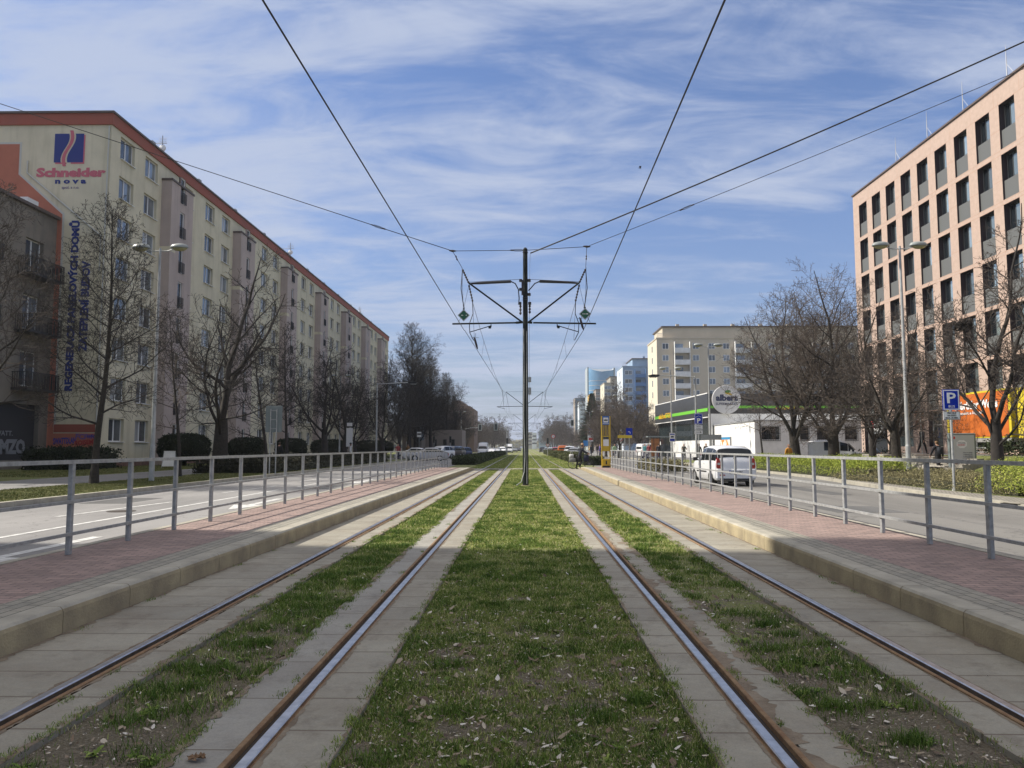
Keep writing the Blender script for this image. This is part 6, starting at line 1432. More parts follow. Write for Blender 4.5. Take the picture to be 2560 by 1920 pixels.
# hedges either side of the tracks beyond the crossing
shrub('hedge', 'long clipped dark hedge left of the tracks beyond the crossing', 'hedge', (-4.95, 64, 0), 30000, boxfn(-1.05, 1.05, 0, 100, .62, jit=.05), .075, hedgem, 60, .18, .5, corebox(-1.05, 1.05, 0, 100, .62))
shrub('hedge', 'long clipped hedge right of the tracks beyond the crossing', 'hedge', (5.2, 77, 0), 26000, boxfn(-.75, .75, 0, 100, .86, jit=.05), .07, hedgem, 61, .55, .7, corebox(-.75, .75, 0, 100, .86))
shrub('hedge', 'small dark clipped hedge block beside the cyclist front wheel', 'hedge', (5.75, 63, 0), 6000, boxfn(-.85, .7, 0, 2.2, .62, jit=.05), .05, hedgem, 62, .25, .5, corebox(-.85, .7, 0, 2.2, .62))
shrub('hedge', 'small clipped hedge block farther behind the cyclist', 'hedge', (6.3, 90, 0), 4000, boxfn(-1.1, 1.1, 0, 5, .55, jit=.05), .06, hedgem, 63, .5, .5, corebox(-1.1, 1.1, 0, 5, .55))
# planting along the right pavement
def rowfn(y0, y1, xa, xb, h, jit=.1, wave=.25):
    def f(rs, n):
        y = y0+(y1-y0)*rs.rand(n); t_ = (y-y0)/(y1-y0); xl = xa[0]+(xa[1]-xa[0])*t_; xr = xb[0]+(xb[1]-xb[0])*t_; u = rs.rand(n); x = xl+(xr-xl)*u
        prof = np.minimum(1, np.minimum(u, 1-u)*5+.25)*(1-wave+wave*2*fbm(x, y, 77, 1.1)); z = h*prof*(.35+.65*rs.rand(n)**.5)
        return np.stack([x, y, z], 1)+rs.randn(n,3)*jit*np.array([1,1,.4])
    return f
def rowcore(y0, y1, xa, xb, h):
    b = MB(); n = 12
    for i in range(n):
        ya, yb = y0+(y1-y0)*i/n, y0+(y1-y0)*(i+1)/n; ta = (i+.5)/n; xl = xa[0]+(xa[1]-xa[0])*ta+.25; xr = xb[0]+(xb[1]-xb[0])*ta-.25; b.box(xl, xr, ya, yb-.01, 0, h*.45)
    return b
shrub('hedge', 'bright yellow green hedge behind the white hatchback', 'hedge', (0, 0, .08), 60000, rowfn(31.5, 52, (13.7, 13.9), (16.0, 16.4), .85), .034, hedgeg, 64, .35, .8, rowcore(31.5, 52, (13.7, 13.9), (16.0, 16.4), .95), thin=.3)
shrub('groundcover_shrubs', 'dull olive ground cover shrubs around the lamp post foot', 'shrub', (0, 0, .08), 52000, rowfn(21.5, 34, (13.3, 13.35), (17.5, 17.8), .42, jit=.14, wave=.4), .036, hedgeo, 65, .4, .9, rowcore(21.5, 34, (13.3, 13.35), (17.5, 17.8), .5), thin=.25)
shrub('hedge', 'bright green feathery shrubs at the right picture edge', 'hedge', (0, 0, .08), 50000, rowfn(17.0, 23.2, (13.3, 13.4), (16.6, 17.3), .98, jit=.12), .034, hedgeg, 66, .45, .9, rowcore(17, 23.2, (13.4, 13.5), (16.6, 17.3), .8), thin=.2)
shrub('hedge', 'low brown green shrub bed beside the hatchback front', 'hedge', (gz(1640,1170,.1).x, 44, .08), 5000, boxfn(-1.2, .6, 0, 6, .45, jit=.1), .06, hedgeo, 67, .3, .6)
for (x, y, lab) in ((24.6, 40.2, 'small dark evergreen bush right of the truck wheels'), (24.4, 36.9, 'small dark evergreen bush below the truck cab')):
    shrub('evergreen_bush', lab, 'bush', (x, y, 1.0), 1500, lambda rs, n: np.abs(rs.randn(n,3))*np.array([0,0,.28])+rs.randn(n,3)*np.array([.45,.45,.12])+np.array([0,0,.2]), .07, hedged, int(x*10+y), .6, .6)
for (x, y, lab) in ((24.9, 56.0, 'low dark evergreen shrub right of the white van'), (26.5, 57.0, 'low dark evergreen shrub under the pink wall corner')):
    shrub('evergreen_bush', lab, 'bush', (x, y, .15), 1200, lambda rs, n: np.abs(rs.randn(n,3))*np.array([0,0,.35])+rs.randn(n,3)*np.array([.7,.5,.1])+np.array([0,0,.2]), .08, hedged, int(x*10+y), .5, .6)

# ================================================================== VEHICLES
tyrem = mat('tyre_rubber', (.018,.018,.018), .85); rimm = mat('wheel_rim', (.45,.46,.48), .35, .7); redl = mat('tail_light_red', (.35,.008,.01), .15, spec=.8); clearl = mat('clear_lamp_glass', (.5,.5,.52), .1, spec=1.0)
carglass = mat('car_glass', (.012,.015,.017), .06, spec=.45)
PAINT = {}
def paint(nm, c): 
    if nm not in PAINT: PAINT[nm] = mat('car_paint_'+nm, c, .3, 0.0, spec=.6, coat=.6, c2=tuple(v*.88 for v in c), scale=1.5)
    return PAINT[nm]
HATCH = dict(L=3.6, W=1.6, wb=(.62, 2.98), wr=.285, st=[(0.0,.34,.80,.85,.93,.8),(.03,.24,.90,.96,.98,.84),(.06,.22,.93,1.05,1,.87),(.22,.22,.93,1.43,1,.86),(.60,.2,.93,1.51,1,.86),(1.5,.2,.92,1.53,1,.86),(2.05,.2,.91,1.48,1,.84),(2.45,.2,.90,1.28,1,.78),(2.85,.2,.93,.96,1,.86),(3.2,.22,.86,.88,.98,.9),(3.45,.26,.74,.76,.92,.8),(3.58,.34,.58,.60,.84,.7)], glass=(2, 8))
SEDAN = dict(L=4.5, W=1.78, wb=(.95, 3.6), wr=.31, st=[(0,.34,.74,.76,.88,.6),(.06,.24,.90,.92,.96,.8),(.55,.22,.95,.98,1,.84),(1.15,.2,.94,1.36,1,.76),(1.7,.2,.93,1.44,1,.76),(2.5,.2,.92,1.42,1,.77),(2.95,.2,.91,1.2,1,.78),(3.4,.2,.92,.95,1,.88),(3.95,.22,.82,.84,.97,.88),(4.35,.28,.68,.70,.90,.7),(4.48,.34,.56,.58,.82,.6)], glass=(2, 7))
SUV = dict(L=4.5, W=1.84, wb=(.85, 3.55), wr=.35, st=[(0,.40,.85,.88,.90,.7),(.06,.30,1.0,1.04,.97,.8),(.15,.28,1.05,1.14,1,.84),(.5,.27,1.06,1.58,1,.82),(1.2,.26,1.05,1.68,1,.82),(2.3,.26,1.03,1.66,1,.82),(2.8,.26,1.02,1.42,1,.82),(3.3,.26,1.04,1.08,1,.9),(3.9,.28,.96,.98,.98,.9),(4.35,.34,.80,.82,.92,.8),(4.5,.4,.66,.68,.84,.6)], glass=(2, 7))
VAN = dict(L=5.0, W=2.0, wb=(.95, 4.0), wr=.34, st=[(0,.34,1.1,2.3,.97,.92),(.06,.28,1.15,2.42,1,.94),(1.2,.26,1.15,2.46,1,.94),(2.6,.26,1.15,2.46,1,.93),(3.5,.26,1.12,2.36,1,.90),(4.05,.26,1.10,1.75,1,.86),(4.4,.28,1.08,1.15,.99,.9),(4.8,.32,.92,.95,.94,.9),(5.0,.38,.62,.64,.88,.8)], glass=(3, 6))
BOXVAN = dict(L=4.3, W=1.75, wb=(.85, 3.5), wr=.31, st=[(0,.34,1.0,1.66,.95,.88),(.06,.26,1.05,1.78,1,.9),(1.0,.24,1.04,1.82,1,.9),(2.2,.24,1.03,1.82,1,.88),(2.75,.24,1.0,1.68,1,.84),(3.2,.24,.98,1.2,1,.86),(3.5,.26,.96,1.0,.99,.88),(4.0,.3,.84,.86,.94,.88),(4.28,.38,.62,.64,.86,.7)], glass=(2, 6))
def vehicle(spec, pm, label, loc, rz, name='parked_car', cat='car', group='cars along the avenue', rear_glass=True, detail=False, plate=None):
    """local: rear bumper at y=0, front at y=L; x across, z up"""
    t_ = thing(name, label, cat, loc, R(rz), group)
    st = spec['st']; hw = spec['W']/2; g0, g1 = spec['glass']; b = MB(); rings = []
    for (y, zb_, zw, zr, fw, fr) in st:
        w0 = hw*fw; wr = hw*fr if zr-zw > .08 else w0*.93; zm = zb_+(zw-zb_)*.5
        ring = [(w0*.88,zb_),(w0*.985,zb_+.10),(w0,zm),(w0*.985,zw-.06),(w0*.955,zw)]
        if zr-zw > .08: ring += [(w0*.955+(wr-w0*.955)*.5,zw+(zr-zw)*.5),(wr*.93,zr-.07),(wr*.80,zr-.015),(wr*.4,zr+.012)]
        else: ring += [(w0*.93,zw+.01),(w0*.88,(zw+zr)/2+.01),(w0*.7,zr+.01),(w0*.35,zr+.02)]
        rings.append([(x,y,z) for x, z in ring]+[(-x,y,z) for x, z in ring[::-1]])
    n = len(rings[0]); vs = [v for r_ in rings for v in r_]; fs = []
    for i in range(len(rings)-1):
        for j in range(n): j2 = (j+1) % n; fs.append((i*n+j, i*n+j2, (i+1)*n+j2, (i+1)*n+j))
    fs.append(tuple(range(n))); fs.append(tuple((len(rings)-1)*n+j for j in range(n-1,-1,-1))); b.add(vs, fs)
    body = b.build('body', pm, t_, smooth=True); fix(body)
    if hasattr(body.data, 'set_sharp_from_angle'): body.data.set_sharp_from_angle(angle=R(38))
    # side windows
    def P(i, j): return Vector(rings[i][j])
    for s_ in (0, 1):
        g = MB(); off = Vector((.006 if s_ == 0 else -.006, 0, .002))
        for i in range(g0, g1-1 if spec is not VAN else g1-1):
            if spec['st'][i+1][3]-spec['st'][i+1][2] < .12 and spec['st'][i][3]-spec['st'][i][2] < .12: continue
            ja, jb = (4, 6) if s_ == 0 else (n-5, n-7)
            a, d = P(i, ja), P(i+1, ja); a2, d2 = P(i, jb), P(i+1, jb); jm_ = 5 if s_ == 0 else n-6; m1, m2 = P(i, jm_), P(i+1, jm_)
            e0 = .10 if i == g0 else .03; e1 = .10 if i == g1-2 else .03
            def lp(p, q, t): return p.lerp(q, t)
            lo1, lo2 = lp(a, d, e0), lp(a, d, 1-e1); mi1, mi2 = lp(m1, m2, e0), lp(m1, m2, 1-e1); hi1, hi2 = lp(a2, d2, e0), lp(a2, d2, 1-e1)
            lo1, lo2 = lp(lo1, mi1, .12), lp(lo2, mi2, .12); hi1, hi2 = lp(hi1, mi1, .1), lp(hi2, mi2, .1)
            g.quad(lo1+off, lo2+off, mi2+off, mi1+off); g.quad(mi1+off, mi2+off, hi2+off, hi1+off)
        if g.v: g.build('side_window', carglass, t_)
    # windscreen and rear window across the body
    def across(i0, i1, nm, e=.12, push=.008):
        g = MB(); d = Vector((0, -push if i0 < 3 else push, push)); L0 = P(i0, 6).lerp(P(i1, 6), e); L1 = P(i1, 6).lerp(P(i0, 6), e); R0 = P(i0, n-7).lerp(P(i1, n-7), e); R1 = P(i1, n-7).lerp(P(i0, n-7), e)
        M0 = P(i0, 7).lerp(P(i1, 7), e); M1 = P(i1, 7).lerp(P(i0, 7), e); W0 = P(i0, n-8).lerp(P(i1, n-8), e); W1 = P(i1, n-8).lerp(P(i0, n-8), e)
        t0 = P(i0, 8).lerp(P(i1, 8), e); t1 = P(i1, 8).lerp(P(i0, 8), e); u0 = P(i0, n-9).lerp(P(i1, n-9), e); u1 = P(i1, n-9).lerp(P(i0, n-9), e)
        g.quad(L0+d, L1+d, M1+d, M0+d); g.quad(M0+d, M1+d, t1+d, t0+d); g.quad(t0+d, t1+d, u1+d, u0+d); g.quad(u0+d, u1+d, W1+d, W0+d); g.quad(W0+d, W1+d, R1+d, R0+d); return g.build(nm, carglass, t_)
    tall_ = [i for i, s_ in enumerate(st) if s_[3]-s_[2] > .3]
    if rear_glass and tall_[0] > 0: across(tall_[0]-1, tall_[0], 'rear_window', .08)
    elif rear_glass: MB().box(-hw*.75, hw*.75, -.012, -.004, st[0][2]+.15, st[0][3]-.25).build('rear_window', carglass, t_)
    f0 = tall_[-1]
    across(f0, f0+1, 'windscreen', .06)
    wr = spec['wr']
    for wy_ in spec['wb']:
        for s_ in (-1, 1):
            x = s_*(hw-.10); o = MB().lathe([(wr*.62,-.10),(wr*.94,-.10),(wr,-.07),(wr,.07),(wr*.94,.10),(wr*.62,.10)], (x, wy_, wr), 'X', 22).build('wheel', tyrem, t_, smooth=False)
            rb_ = MB(); rb_.lathe([(wr*.64,-.104),(wr*.5,-.085),(.05,-.095),(.03,-.11)] if s_ < 0 else [(wr*.64,.104),(wr*.5,.085),(.05,.095),(.03,.11)], (x, wy_, wr), 'X', 22); rb_.build('rim', rimm, o)
            a_ = MB(); xo_ = s_*(hw*.985+.001)
            a_.lathe([(wr*1.16, xo_-s_*.25),(wr*1.16, xo_+s_*.004),(wr*.2, xo_+s_*.0035)], (0, wy_, wr), 'X', 26) if False else a_.prism([(wy_+wr*1.16*math.cos(q/16*math.pi), max(wr+wr*1.16*math.sin(q/16*math.pi), .2)) for q in range(17)], xo_-s_*.12, xo_+s_*.006, plane='YZ'); ar = a_.build('wheel_arch', blackm, t_)
    y0 = st[1][0]; zt_ = st[1][2]
    for s_ in (-1, 1):
        x = s_*hw*.84
        if detail:
            pts = [(-.12,.0),(-.07,.20),(-.02,.34),(.07,.36),(.10,.25),(.12,.02),(.06,-.06),(-.06,-.05)]
            b = MB(); b.prism([(x+s_*(px_*.85-.035), .70+pz) for px_, pz in pts], -.02, .22); fix(b.build('tail_light', redl, t_)); MB().bevbox(x-s_*.03-.05, x-s_*.03+.05, -.028, -.019, .80, .88, .004).build('reverse_light', clearl, t_)
            MB().box(s_*hw*.66-.1, s_*hw*.66+.1, -.062, .0, .40, .44).build('reflector', redl, t_)
            b = MB(); b.tube([(s_*hw*.97,2.35,.95),(s_*(hw+.10),2.33,.98)], .03, 5); b.bevbox(s_*(hw+.12)-.09, s_*(hw+.12)+.09, 2.29, 2.38, .93, 1.07, .02); b.build('mirror', blackm, t_)
            b = MB(); xx = s_*(hw*1.0+.002); b.box(min(xx,xx+s_*.006), max(xx,xx+s_*.006), 1.15, 2.6, .50, .55); b.build('side_moulding', blackm, t_)
            b = MB(); b.box(min(xx,xx+s_*.012), max(xx,xx+s_*.012), 1.45, 1.6, .83, .86); b.build('door_handle', pm, t_)
        else:
            MB().bevbox(x-.09, x+.09, -.01, .12, zt_-.30, zt_-.06, .01).build('tail_light', redl, t_)
            zf_ = st[-2][2]; MB().bevbox(x-.14, x+.14, st[-2][0]-.04, st[-1][0]-.0, zf_-.16, zf_-.03, .01).build('headlight', clearl, t_)
            b = MB(); b.bevbox(s_*(hw+.1)-.09, s_*(hw+.1)+.09, st[f0][0]+.15, st[f0][0]+.25, st[f0][2], st[f0][2]+.14, .02); b.build('mirror', pm, t_)
    zf_ = st[-1][1]; MB().box(-hw*.5, hw*.5, st[-1][0], st[-1][0]+.012, zf_+.02, zf_+.16).build('grille', blackm, t_)
    MB().box(-.26, .26, -.016, -.002, .44, .55).build('number_plate', signw, t_) if not plate else None
    MB().box(-hw*.8, hw*.8, .1, st[-1][0]-.15, st[3][1]-.06, st[3][1]+.05).build('underbody', blackm, t_)
    if plate:
        MB().box(-.27, .27, -.070, -.052, .48, .60).build('number_plate', signw, t_); MB().box(-.27, -.225, -.074, -.0705, .48, .60).build('plate_blue_band', dblue, t_)
        o = text_mesh(plate, .1, signblk, 'lettering', t_, T((-.20, -.0735, .503)) @ FACE_MY, .001, .002, .43, 'LEFT', 1.0, .075)
        MB().tube([(.05,.04,.96),(-.02,.0,1.0),(-.16,.18,1.16)], .012, 5).build('wiper', blackm, t_)
        b = MB(); b.bevbox(-hw*.93, hw*.93, -.05, .12, .30, .66, .03); b.build('rear_bumper', pm, t_)
        MB().box(-.55, .55, .2, .3, 1.0, 1.18).build('rear_seat_backs', blackm, t_) if False else None
        MB().box(-hw*.75, hw*.75, -.04, -.01, .24, .30).build('bumper_lower_trim', blackm, t_)
    return t_
vehicle(HATCH, paint('white', (.78,.79,.80)), 'white small hatchback seen from behind on the right road', (7.95, 29.2, -.03), 2, 'hatchback', 'car', None, detail=True, plate='NTS 1937')
pw, psv, pdk, pbl, pgr, pred, por = paint('white', (1,)*3), paint('silver', (.42,.43,.45)), paint('black', (.02,.02,.025)), paint('dark_blue', (.015,.03,.10)), paint('grey', (.13,.14,.15)), paint('red', (.45,.03,.03)), paint('orange', (.62,.16,.03))
def rcar(spec, pm, label, pxc, Y, rz, **kw): 
    x = gy(pxc, 1100, Y).x; a = R(rz); L_ = spec['L']; return vehicle(spec, pm, label, (x+math.sin(a)*L_/2, Y-math.cos(a)*L_/2, -.03), rz, **kw)
rcar(SEDAN, psv, 'silver estate car side on behind the left railing end', 1070, 84, 96)
rcar(SEDAN, pw, 'white car turning behind the silver one at the junction', 1036, 89, 80)
rcar(SUV, pw, 'large white crossover among the dark cars on the left', 1100, 101, 150)
rcar(SUV, pdk, 'black car between the white crossover and the dark blue one', 1126, 108, 160)
rcar(SUV, pgr, 'dark grey estate car just left of the dark blue one', 1136, 116, 160)
rcar(HATCH, pbl, 'dark blue small car at the right end of the left group', 1155, 122, 150)
vehicle(VAN, pw, 'white delivery van driving towards the viewer on the left road', (gy(1208,1100,155).x, 157.5, -.03), 180, 'delivery_van', 'van')
rcar(SEDAN, pw, 'white car right behind the oncoming white van', 1229, 172, 180); rcar(SEDAN, psv, 'silver car farther behind the oncoming van', 1243, 190, 175)
rcar(SUV, pw, 'white car left of the small left signal post', 1256, 205, 180); vehicle(VAN, pw, 'white van with blue tint right of the small left signal post', (gy(1273,1100,215).x, 217, -.03), 180, 'delivery_van', 'van')
rcar(SEDAN, pgr, 'grey car near the vanishing point on the left road', 1287, 260, 180); rcar(SEDAN, pdk, 'tiny dark car near the vanishing point on the left road', 1297, 300, 180)
vehicle(BOXVAN, por, 'bright orange van waiting beyond the right hedge', (gy(1406,1100,128).x, 126, -.03), 0, 'orange_van', 'van')
rcar(SUV, pw, 'white people carrier just right of the orange van', 1426, 124, -8); rcar(SEDAN, psv, 'silver saloon in front of the white people carrier', 1437, 110, -14)
rcar(HATCH, pred, 'small red car left of the orange van', 1389, 150, 0); rcar(SEDAN, pw, 'white car left of the small red one', 1376, 178, 0); rcar(SEDAN, psv, 'silver car in the far right queue', 1367, 200, 0); rcar(SUV, pdk, 'dark car behind the far right hedge start', 1356, 230, 0)
vehicle(BOXVAN, pw, 'white panel van parked behind the bare trees at the supermarket', (gy(2040,1100,57).x, 58.6, .12), -112, 'parked_van', 'van', None)
vehicle(BOXVAN, pw, 'white car parked by the supermarket corner near the shelter', (gy(1600,1100,96).x, 97, .1), -70, 'parked_van', 'van', None)

# removal truck on the terrace
tk = thing('truck', 'yellow truck with orange tarpaulin parked before the pink building', 'truck', (25.0, 41, 1.0))
orange = mat('orange_tarpaulin', (.52,.125,.012), .7, c2=(.42,.10,.01), scale=1.6, bump=.15, bscale=3); yellow = mat('truck_yellow', (.62,.50,.03), .5, c2=(.54,.43,.03), scale=1)
b = MB(); b.box(25.0, 27.4, 39.9, 45.9, 1.95, 4.50); b.build('cargo_box', yellow, tk, world=True)
b = MB(); n_ = 24
for i in range(n_):
    ya, yb = 45.6-5.5*i/n_, 45.6-5.5*(i+1)/n_; oa, ob = 24.985-.02*math.sin(i*1.7)**2, 24.985-.02*math.sin((i+1)*1.7)**2; b.quad((oa,ya,2.02),(ob,yb,2.02),(ob,yb,4.40),(oa,ya,4.40))
b.build('tarpaulin', orange, tk, world=True)
MB().box(24.97, 27.4, 39.9, 45.95, 1.72, 1.93).build('side_rail', mat('aluminium', (.55,.55,.54), .4, .5), tk, world=True)
def ktext(body, y, z, m, w_, h_, bold=.01):
    o = text_mesh(body, .5, m, 'lettering', None, T((24.95, y, z)) @ FACE_MX, .003, bold, w_, 'LEFT', 1.0, h_); o.data.transform(T((-25, -41, -1))); o.parent = tk
ktext('Gebrüder Weiss', 45.1, 3.55, signw, 4.2, .48, .02); ktext('transport a logistika', 45.0, 3.22, signw, 3.0, .22)
b = MB(); b.box(25.3, 27.1, 33.5, 45.5, 1.35, 1.7); b.build('chassis', blackm, tk, world=True)
b = MB(); b.box(24.99, 25.03, 41.2, 44.6, 1.38, 1.44).box(24.99, 25.03, 41.2, 44.6, 1.15, 1.21); [b.box(25.0, 25.03, y, y+.06, 1.15, 1.72) for y in (41.3, 43, 44.5)]; b.build('side_guard', galv, tk, world=True)
b = MB(); b.bevbox(25.02, 27.38, 35.0, 37.3, 1.5, 4.3, .12); b.box(25.06, 27.3, 37.31, 39.6, 3.6, 4.4) if False else None; cabo = b.build('cab', yellow, tk, world=True)
MB().bevbox(25.05, 27.3, 37.35, 39.5, 1.9, 4.45, .06).build('cab_back', yellow, tk, world=True)
MB().box(25.0, 25.018, 35.4, 36.6, 2.9, 3.8).build('cab_window', carglass, cabo, world=True); MB().bevbox(24.72, 24.9, 35.2, 35.45, 2.6, 3.6, .03).build('mirror', blackm, tk, world=True)
for y in (37.0, 44.9): 
    o = MB().lathe([(.3,-.14),(.46,-.14),(.5,-.1),(.5,.1),(.46,.14),(.3,.14)], (25.2, y, 1.5), 'X', 24).build('wheel', tyrem, tk, world=True); MB().lathe([(.31,-.145),(.24,-.08),(.08,-.1),(.05,-.16)], (25.2, y, 1.5), 'X', 20).build('rim', rimm, o, world=True)
    a = MB(); a.tube([(25.1, y+.62*math.cos(q/8*math.pi), 1.55+.62*math.sin(q/8*math.pi)) for q in range(9)], .06, 5); a.build('mudguard', galv, tk, world=True)

# ================================================================== PEOPLE
skinm = mat('skin', (.42,.25,.18), .6); hairm = mat('brown_hair', (.07,.045,.03), .8); CL = {}
def cloth(c):
    k_ = tuple(c)
    if k_ not in CL: CL[k_] = mat('cloth', c, .9, c2=tuple(v*.75 for v in c), scale=6)
    return CL[k_]
def person(label, loc, rz, jacket, trousers, stride=.0, lean=0.0, arms=(0.2,-0.2), elbow=.3, hair=(.07,.045,.03), hat=None, scale=1.0, sit=None, extra=None, shoes=(.02,.02,.02), head_turn=0, long_hair=False):
    """local: facing +Y. skeleton grown with a skin modifier into one body mesh"""
    V = []; E_ = []; RD = []; Z = []
    def add(p, r, parent, zone):
        V.append(p); RD.append(r); Z.append(zone)
        if parent is not None: E_.append((parent, len(V)-1))
        return len(V)-1
    ly = lean
    pel = add((0,0,.93), .150, None, 'j'); wst = add((0,ly*.2,1.08), .150, pel, 'j'); ch = add((0,ly*.55,1.30), .175, wst, 'j'); nk0 = add((0,ly*.85,1.46), .085, ch, 'j'); nk = add((0,ly*.95,1.52), .052, nk0, 's')
    hd0 = add((0,ly*1.0+.015,1.60), .080, nk, 's'); hd1 = add((0,ly*1.02+.02,1.68), .095, hd0, 's'); add((0,ly*1.02+.0,1.745), .078, hd1, 'h')
    for k_, s_ in enumerate((-1, 1)):
        a = arms[k_]; sh_ = add((s_*.17,ly*.75,1.42), .075, nk0, 'j'); el_ = Vector((s_*.235, ly*.75+math.sin(a)*.29, 1.42-math.cos(a)*.29)); e_ = add(tuple(el_), .058, sh_, 'j')
        w_ = el_+Vector((-s_*.01, math.sin(a+elbow)*.25, -math.cos(a+elbow)*.25)); wi = add(tuple(w_), .044, e_, 'j'); hd_ = w_+Vector((0, math.sin(a+elbow)*.08, -math.cos(a+elbow)*.08)); hi = add(tuple(hd_), .030, wi, 's')
        for f_ in range(4): fd = hd_+Vector((0, (f_-1.5)*.018, -(.072+.008*(1 if f_ in (1,2) else 0)))); add(tuple(fd), .009, hi, 's')
        add(tuple(hd_+Vector((-s_*.035, .03, -.03))), .010, hi, 's')
        if sit:
            kn = Vector(sit[k_][0]); an = Vector(sit[k_][1])
        else:
            g = stride*s_; kn = Vector((s_*.10, g*.45+.03*abs(g), .50)); an = Vector((s_*.10, g*.8-.06*(g < 0), .09+.10*(g < -.2)))
        hp = add((s_*.095,0,.86), .10, pel, 't'); ki = add(tuple(kn), .075, hp, 't'); ca = add(tuple(kn.lerp(an, .45)), .066, ki, 't'); ai = add(tuple(an), .042, ca, 't'); hl_ = add((an.x, an.y-.02, an.z-.05), .038, ai, 'f'); add((an.x, an.y+.17, an.z-.055), .034, hl_, 'f')
    me = bpy.data.meshes.new('body'); me.from_pydata(V, E_, []); o = bpy.data.objects.new('body', me); col.objects.link(o)
    md = o.modifiers.new('skin', 'SKIN'); md.use_smooth_shade = True
    for i, sv in enumerate(o.data.skin_vertices[0].data): sv.radius = (RD[i], RD[i]*(.78 if Z[i] in 'jt' and RD[i] > .09 else 1)); sv.use_root = (i == 0)
    sb = o.modifiers.new('sub', 'SUBSURF'); sb.levels = 1; sb.render_levels = 1
    dg = bpy.context.evaluated_depsgraph_get(); me2 = bpy.data.meshes.new_from_object(o.evaluated_get(dg)); bpy.data.objects.remove(o); bpy.data.meshes.remove(me)
    zm = {'j':0,'t':1,'s':2,'h':3,'f':4}
    for m_ in (cloth(jacket), cloth(trousers), skinm, cloth(hair), cloth(shoes)): me2.materials.append(m_)
    SV = [(Vector(V[a_]), Vector(V[b_]), zm[Z[b_]]) for a_, b_ in E_]
    mi = []
    for p_ in me2.polygons:
        c = p_.center; best = 9; bz = 0
        for (a_, b_, zz) in SV:
            ab = b_-a_; t__ = max(0, min(1, (c-a_).dot(ab)/max(ab.length_squared, 1e-9))); d = (c-a_-ab*t__).length
            if d < best: best = d; bz = zz
        if bz in (2,3) and c.z > 1.56: bz = 3 if (c.z > 1.72 or c.y < ly*1.0-.005) else 2
        mi.append(bz)
    me2.polygons.foreach_set('material_index', mi); me2.polygons.foreach_set('use_smooth', [True]*len(mi))
    t_ = thing('person', label, 'person', loc, R(rz)); t_.scale = (scale,)*3
    bo = bpy.data.objects.new('body', me2); col.objects.link(bo); bo.parent = t_
    fy = ly*1.02
    f = MB(); f.tube([(0,fy+.10,1.665),(0,fy+.135,1.64)], [.012,.018], 5); f.build('nose', skinm, t_)
    f = MB(); [f.lathe([(.011,fy+.098),(.008,fy+.108)], (s_*.034,0,1.68), 'Y', 6) for s_ in (-1,1)]; f.box(-.028, .028, fy+.098, fy+.106, 1.605, 1.613); f.build('face_features', cloth((.05,.02,.02)), t_)
    if long_hair: f = MB(); f.lathe([(.05,1.42),(.11,1.5),(.118,1.66),(.10,1.75),(.03,1.79)], (0,fy-.025,0), 'Z', 12, sy=.85); f.build('hair', cloth(hair), t_, smooth=True)
    if hat: f = MB(); f.lathe([(.15,1.725),(.112,1.73),(.108,1.77),(.08,1.815),(.02,1.83)], (0,fy+.005,0), 'Z', 14); f.build('hat', cloth(hat), t_, smooth=True)
    return t_
def bag(label, loc, dims, c, name='bag', rz=0):
    t_ = thing(name, label, 'bag', loc, R(rz)); w_, d, h = dims; MB().bevbox(-w_/2, w_/2, -d/2, d/2, 0, h, min(w_, d)*.12).build('bag_body', cloth(c), t_, smooth=True); MB().tube([(-w_*.2,0,h),(-w_*.15,0,h+.16),(w_*.15,0,h+.16),(w_*.2,0,h)], .012, 5).build('handle', cloth(c), t_); return t_
# cyclist with loaded bicycle
bp_ = gz(1432.4, 1172.4, 0); by = bp_.y
bk_ = thing('bicycle', 'city bicycle loaded with bags pushed onto the right platform ramp', 'bicycle', (bp_.x, by, 0.0), R(-90), None)
def wheelb(y):
    w_ = MB(); w_.tube([(0, y+.32*math.cos(q/28*6.2832), .34+.32*math.sin(q/28*6.2832)) for q in range(29)], .020, 6, cap=False); o = w_.build('wheel', tyrem, bk_); s_ = MB()
    for q in range(14): a = q/14*6.28; s_.tube([(0,y,.34),(0, y+.31*math.cos(a), .34+.31*math.sin(a))], .006, 3)
    s_.tube([(-.04,y,.34),(.04,y,.34)], .03, 6); s_.build('spokes', galv, o)
wheelb(0); wheelb(1.08)
framem = mat('bicycle_frame', (.10,.11,.13), .4, .3); b = MB()
for a, c, r_ in (((0,0,.34),(0,.43,.30),.012), ((0,.43,.30),(0,.32,.80),.016), ((0,0,.34),(0,.33,.72),.010), ((0,.43,.30),(0,.92,.66),.018), ((0,.92,.66),(0,1.08,.34),.015), ((0,.92,.66),(0,.86,.98),.015), ((0,.36,.62),(0,.92,.70),.014), ((-.26,.80,1.0),(.26,.80,1.0),.012), ((0,-.22,.70),(0,.33,.72),.01), ((0,-.15,.70),(0,0,.34),.008)): b.tube([a, c], r_, 6)
b.build('frame', framem, bk_); MB().lathe([(.04,.80),(.11,.83),(.10,.87),(.02,.89)], (0,.30,0), 'Z', 10, sy=1.3).build('saddle', blackm, bk_, smooth=True)
b = MB(); b.tube([(-.1,.43,.14),(-.1,.43,.30),(.1,.43,.30),(.1,.43,.46)], .012, 5); b.lathe([(.09,-.05),(.09,-.045)], (0,.43,.30), 'X', 14); b.build('pedals', blackm, bk_)
person('person in dark coat and tan cap leaning over a loaded bicycle', (bp_.x+.42, by-.02, -.02), -90, (.025,.03,.045), (.018,.018,.02), lean=.22, arms=(.75,.85), elbow=.35, hat=(.38,.25,.14), scale=.95, sit=((( -.12,.18,.60),(-.12,.05,.18)), ((.12,-.12,.55),(.12,-.22,.09))))
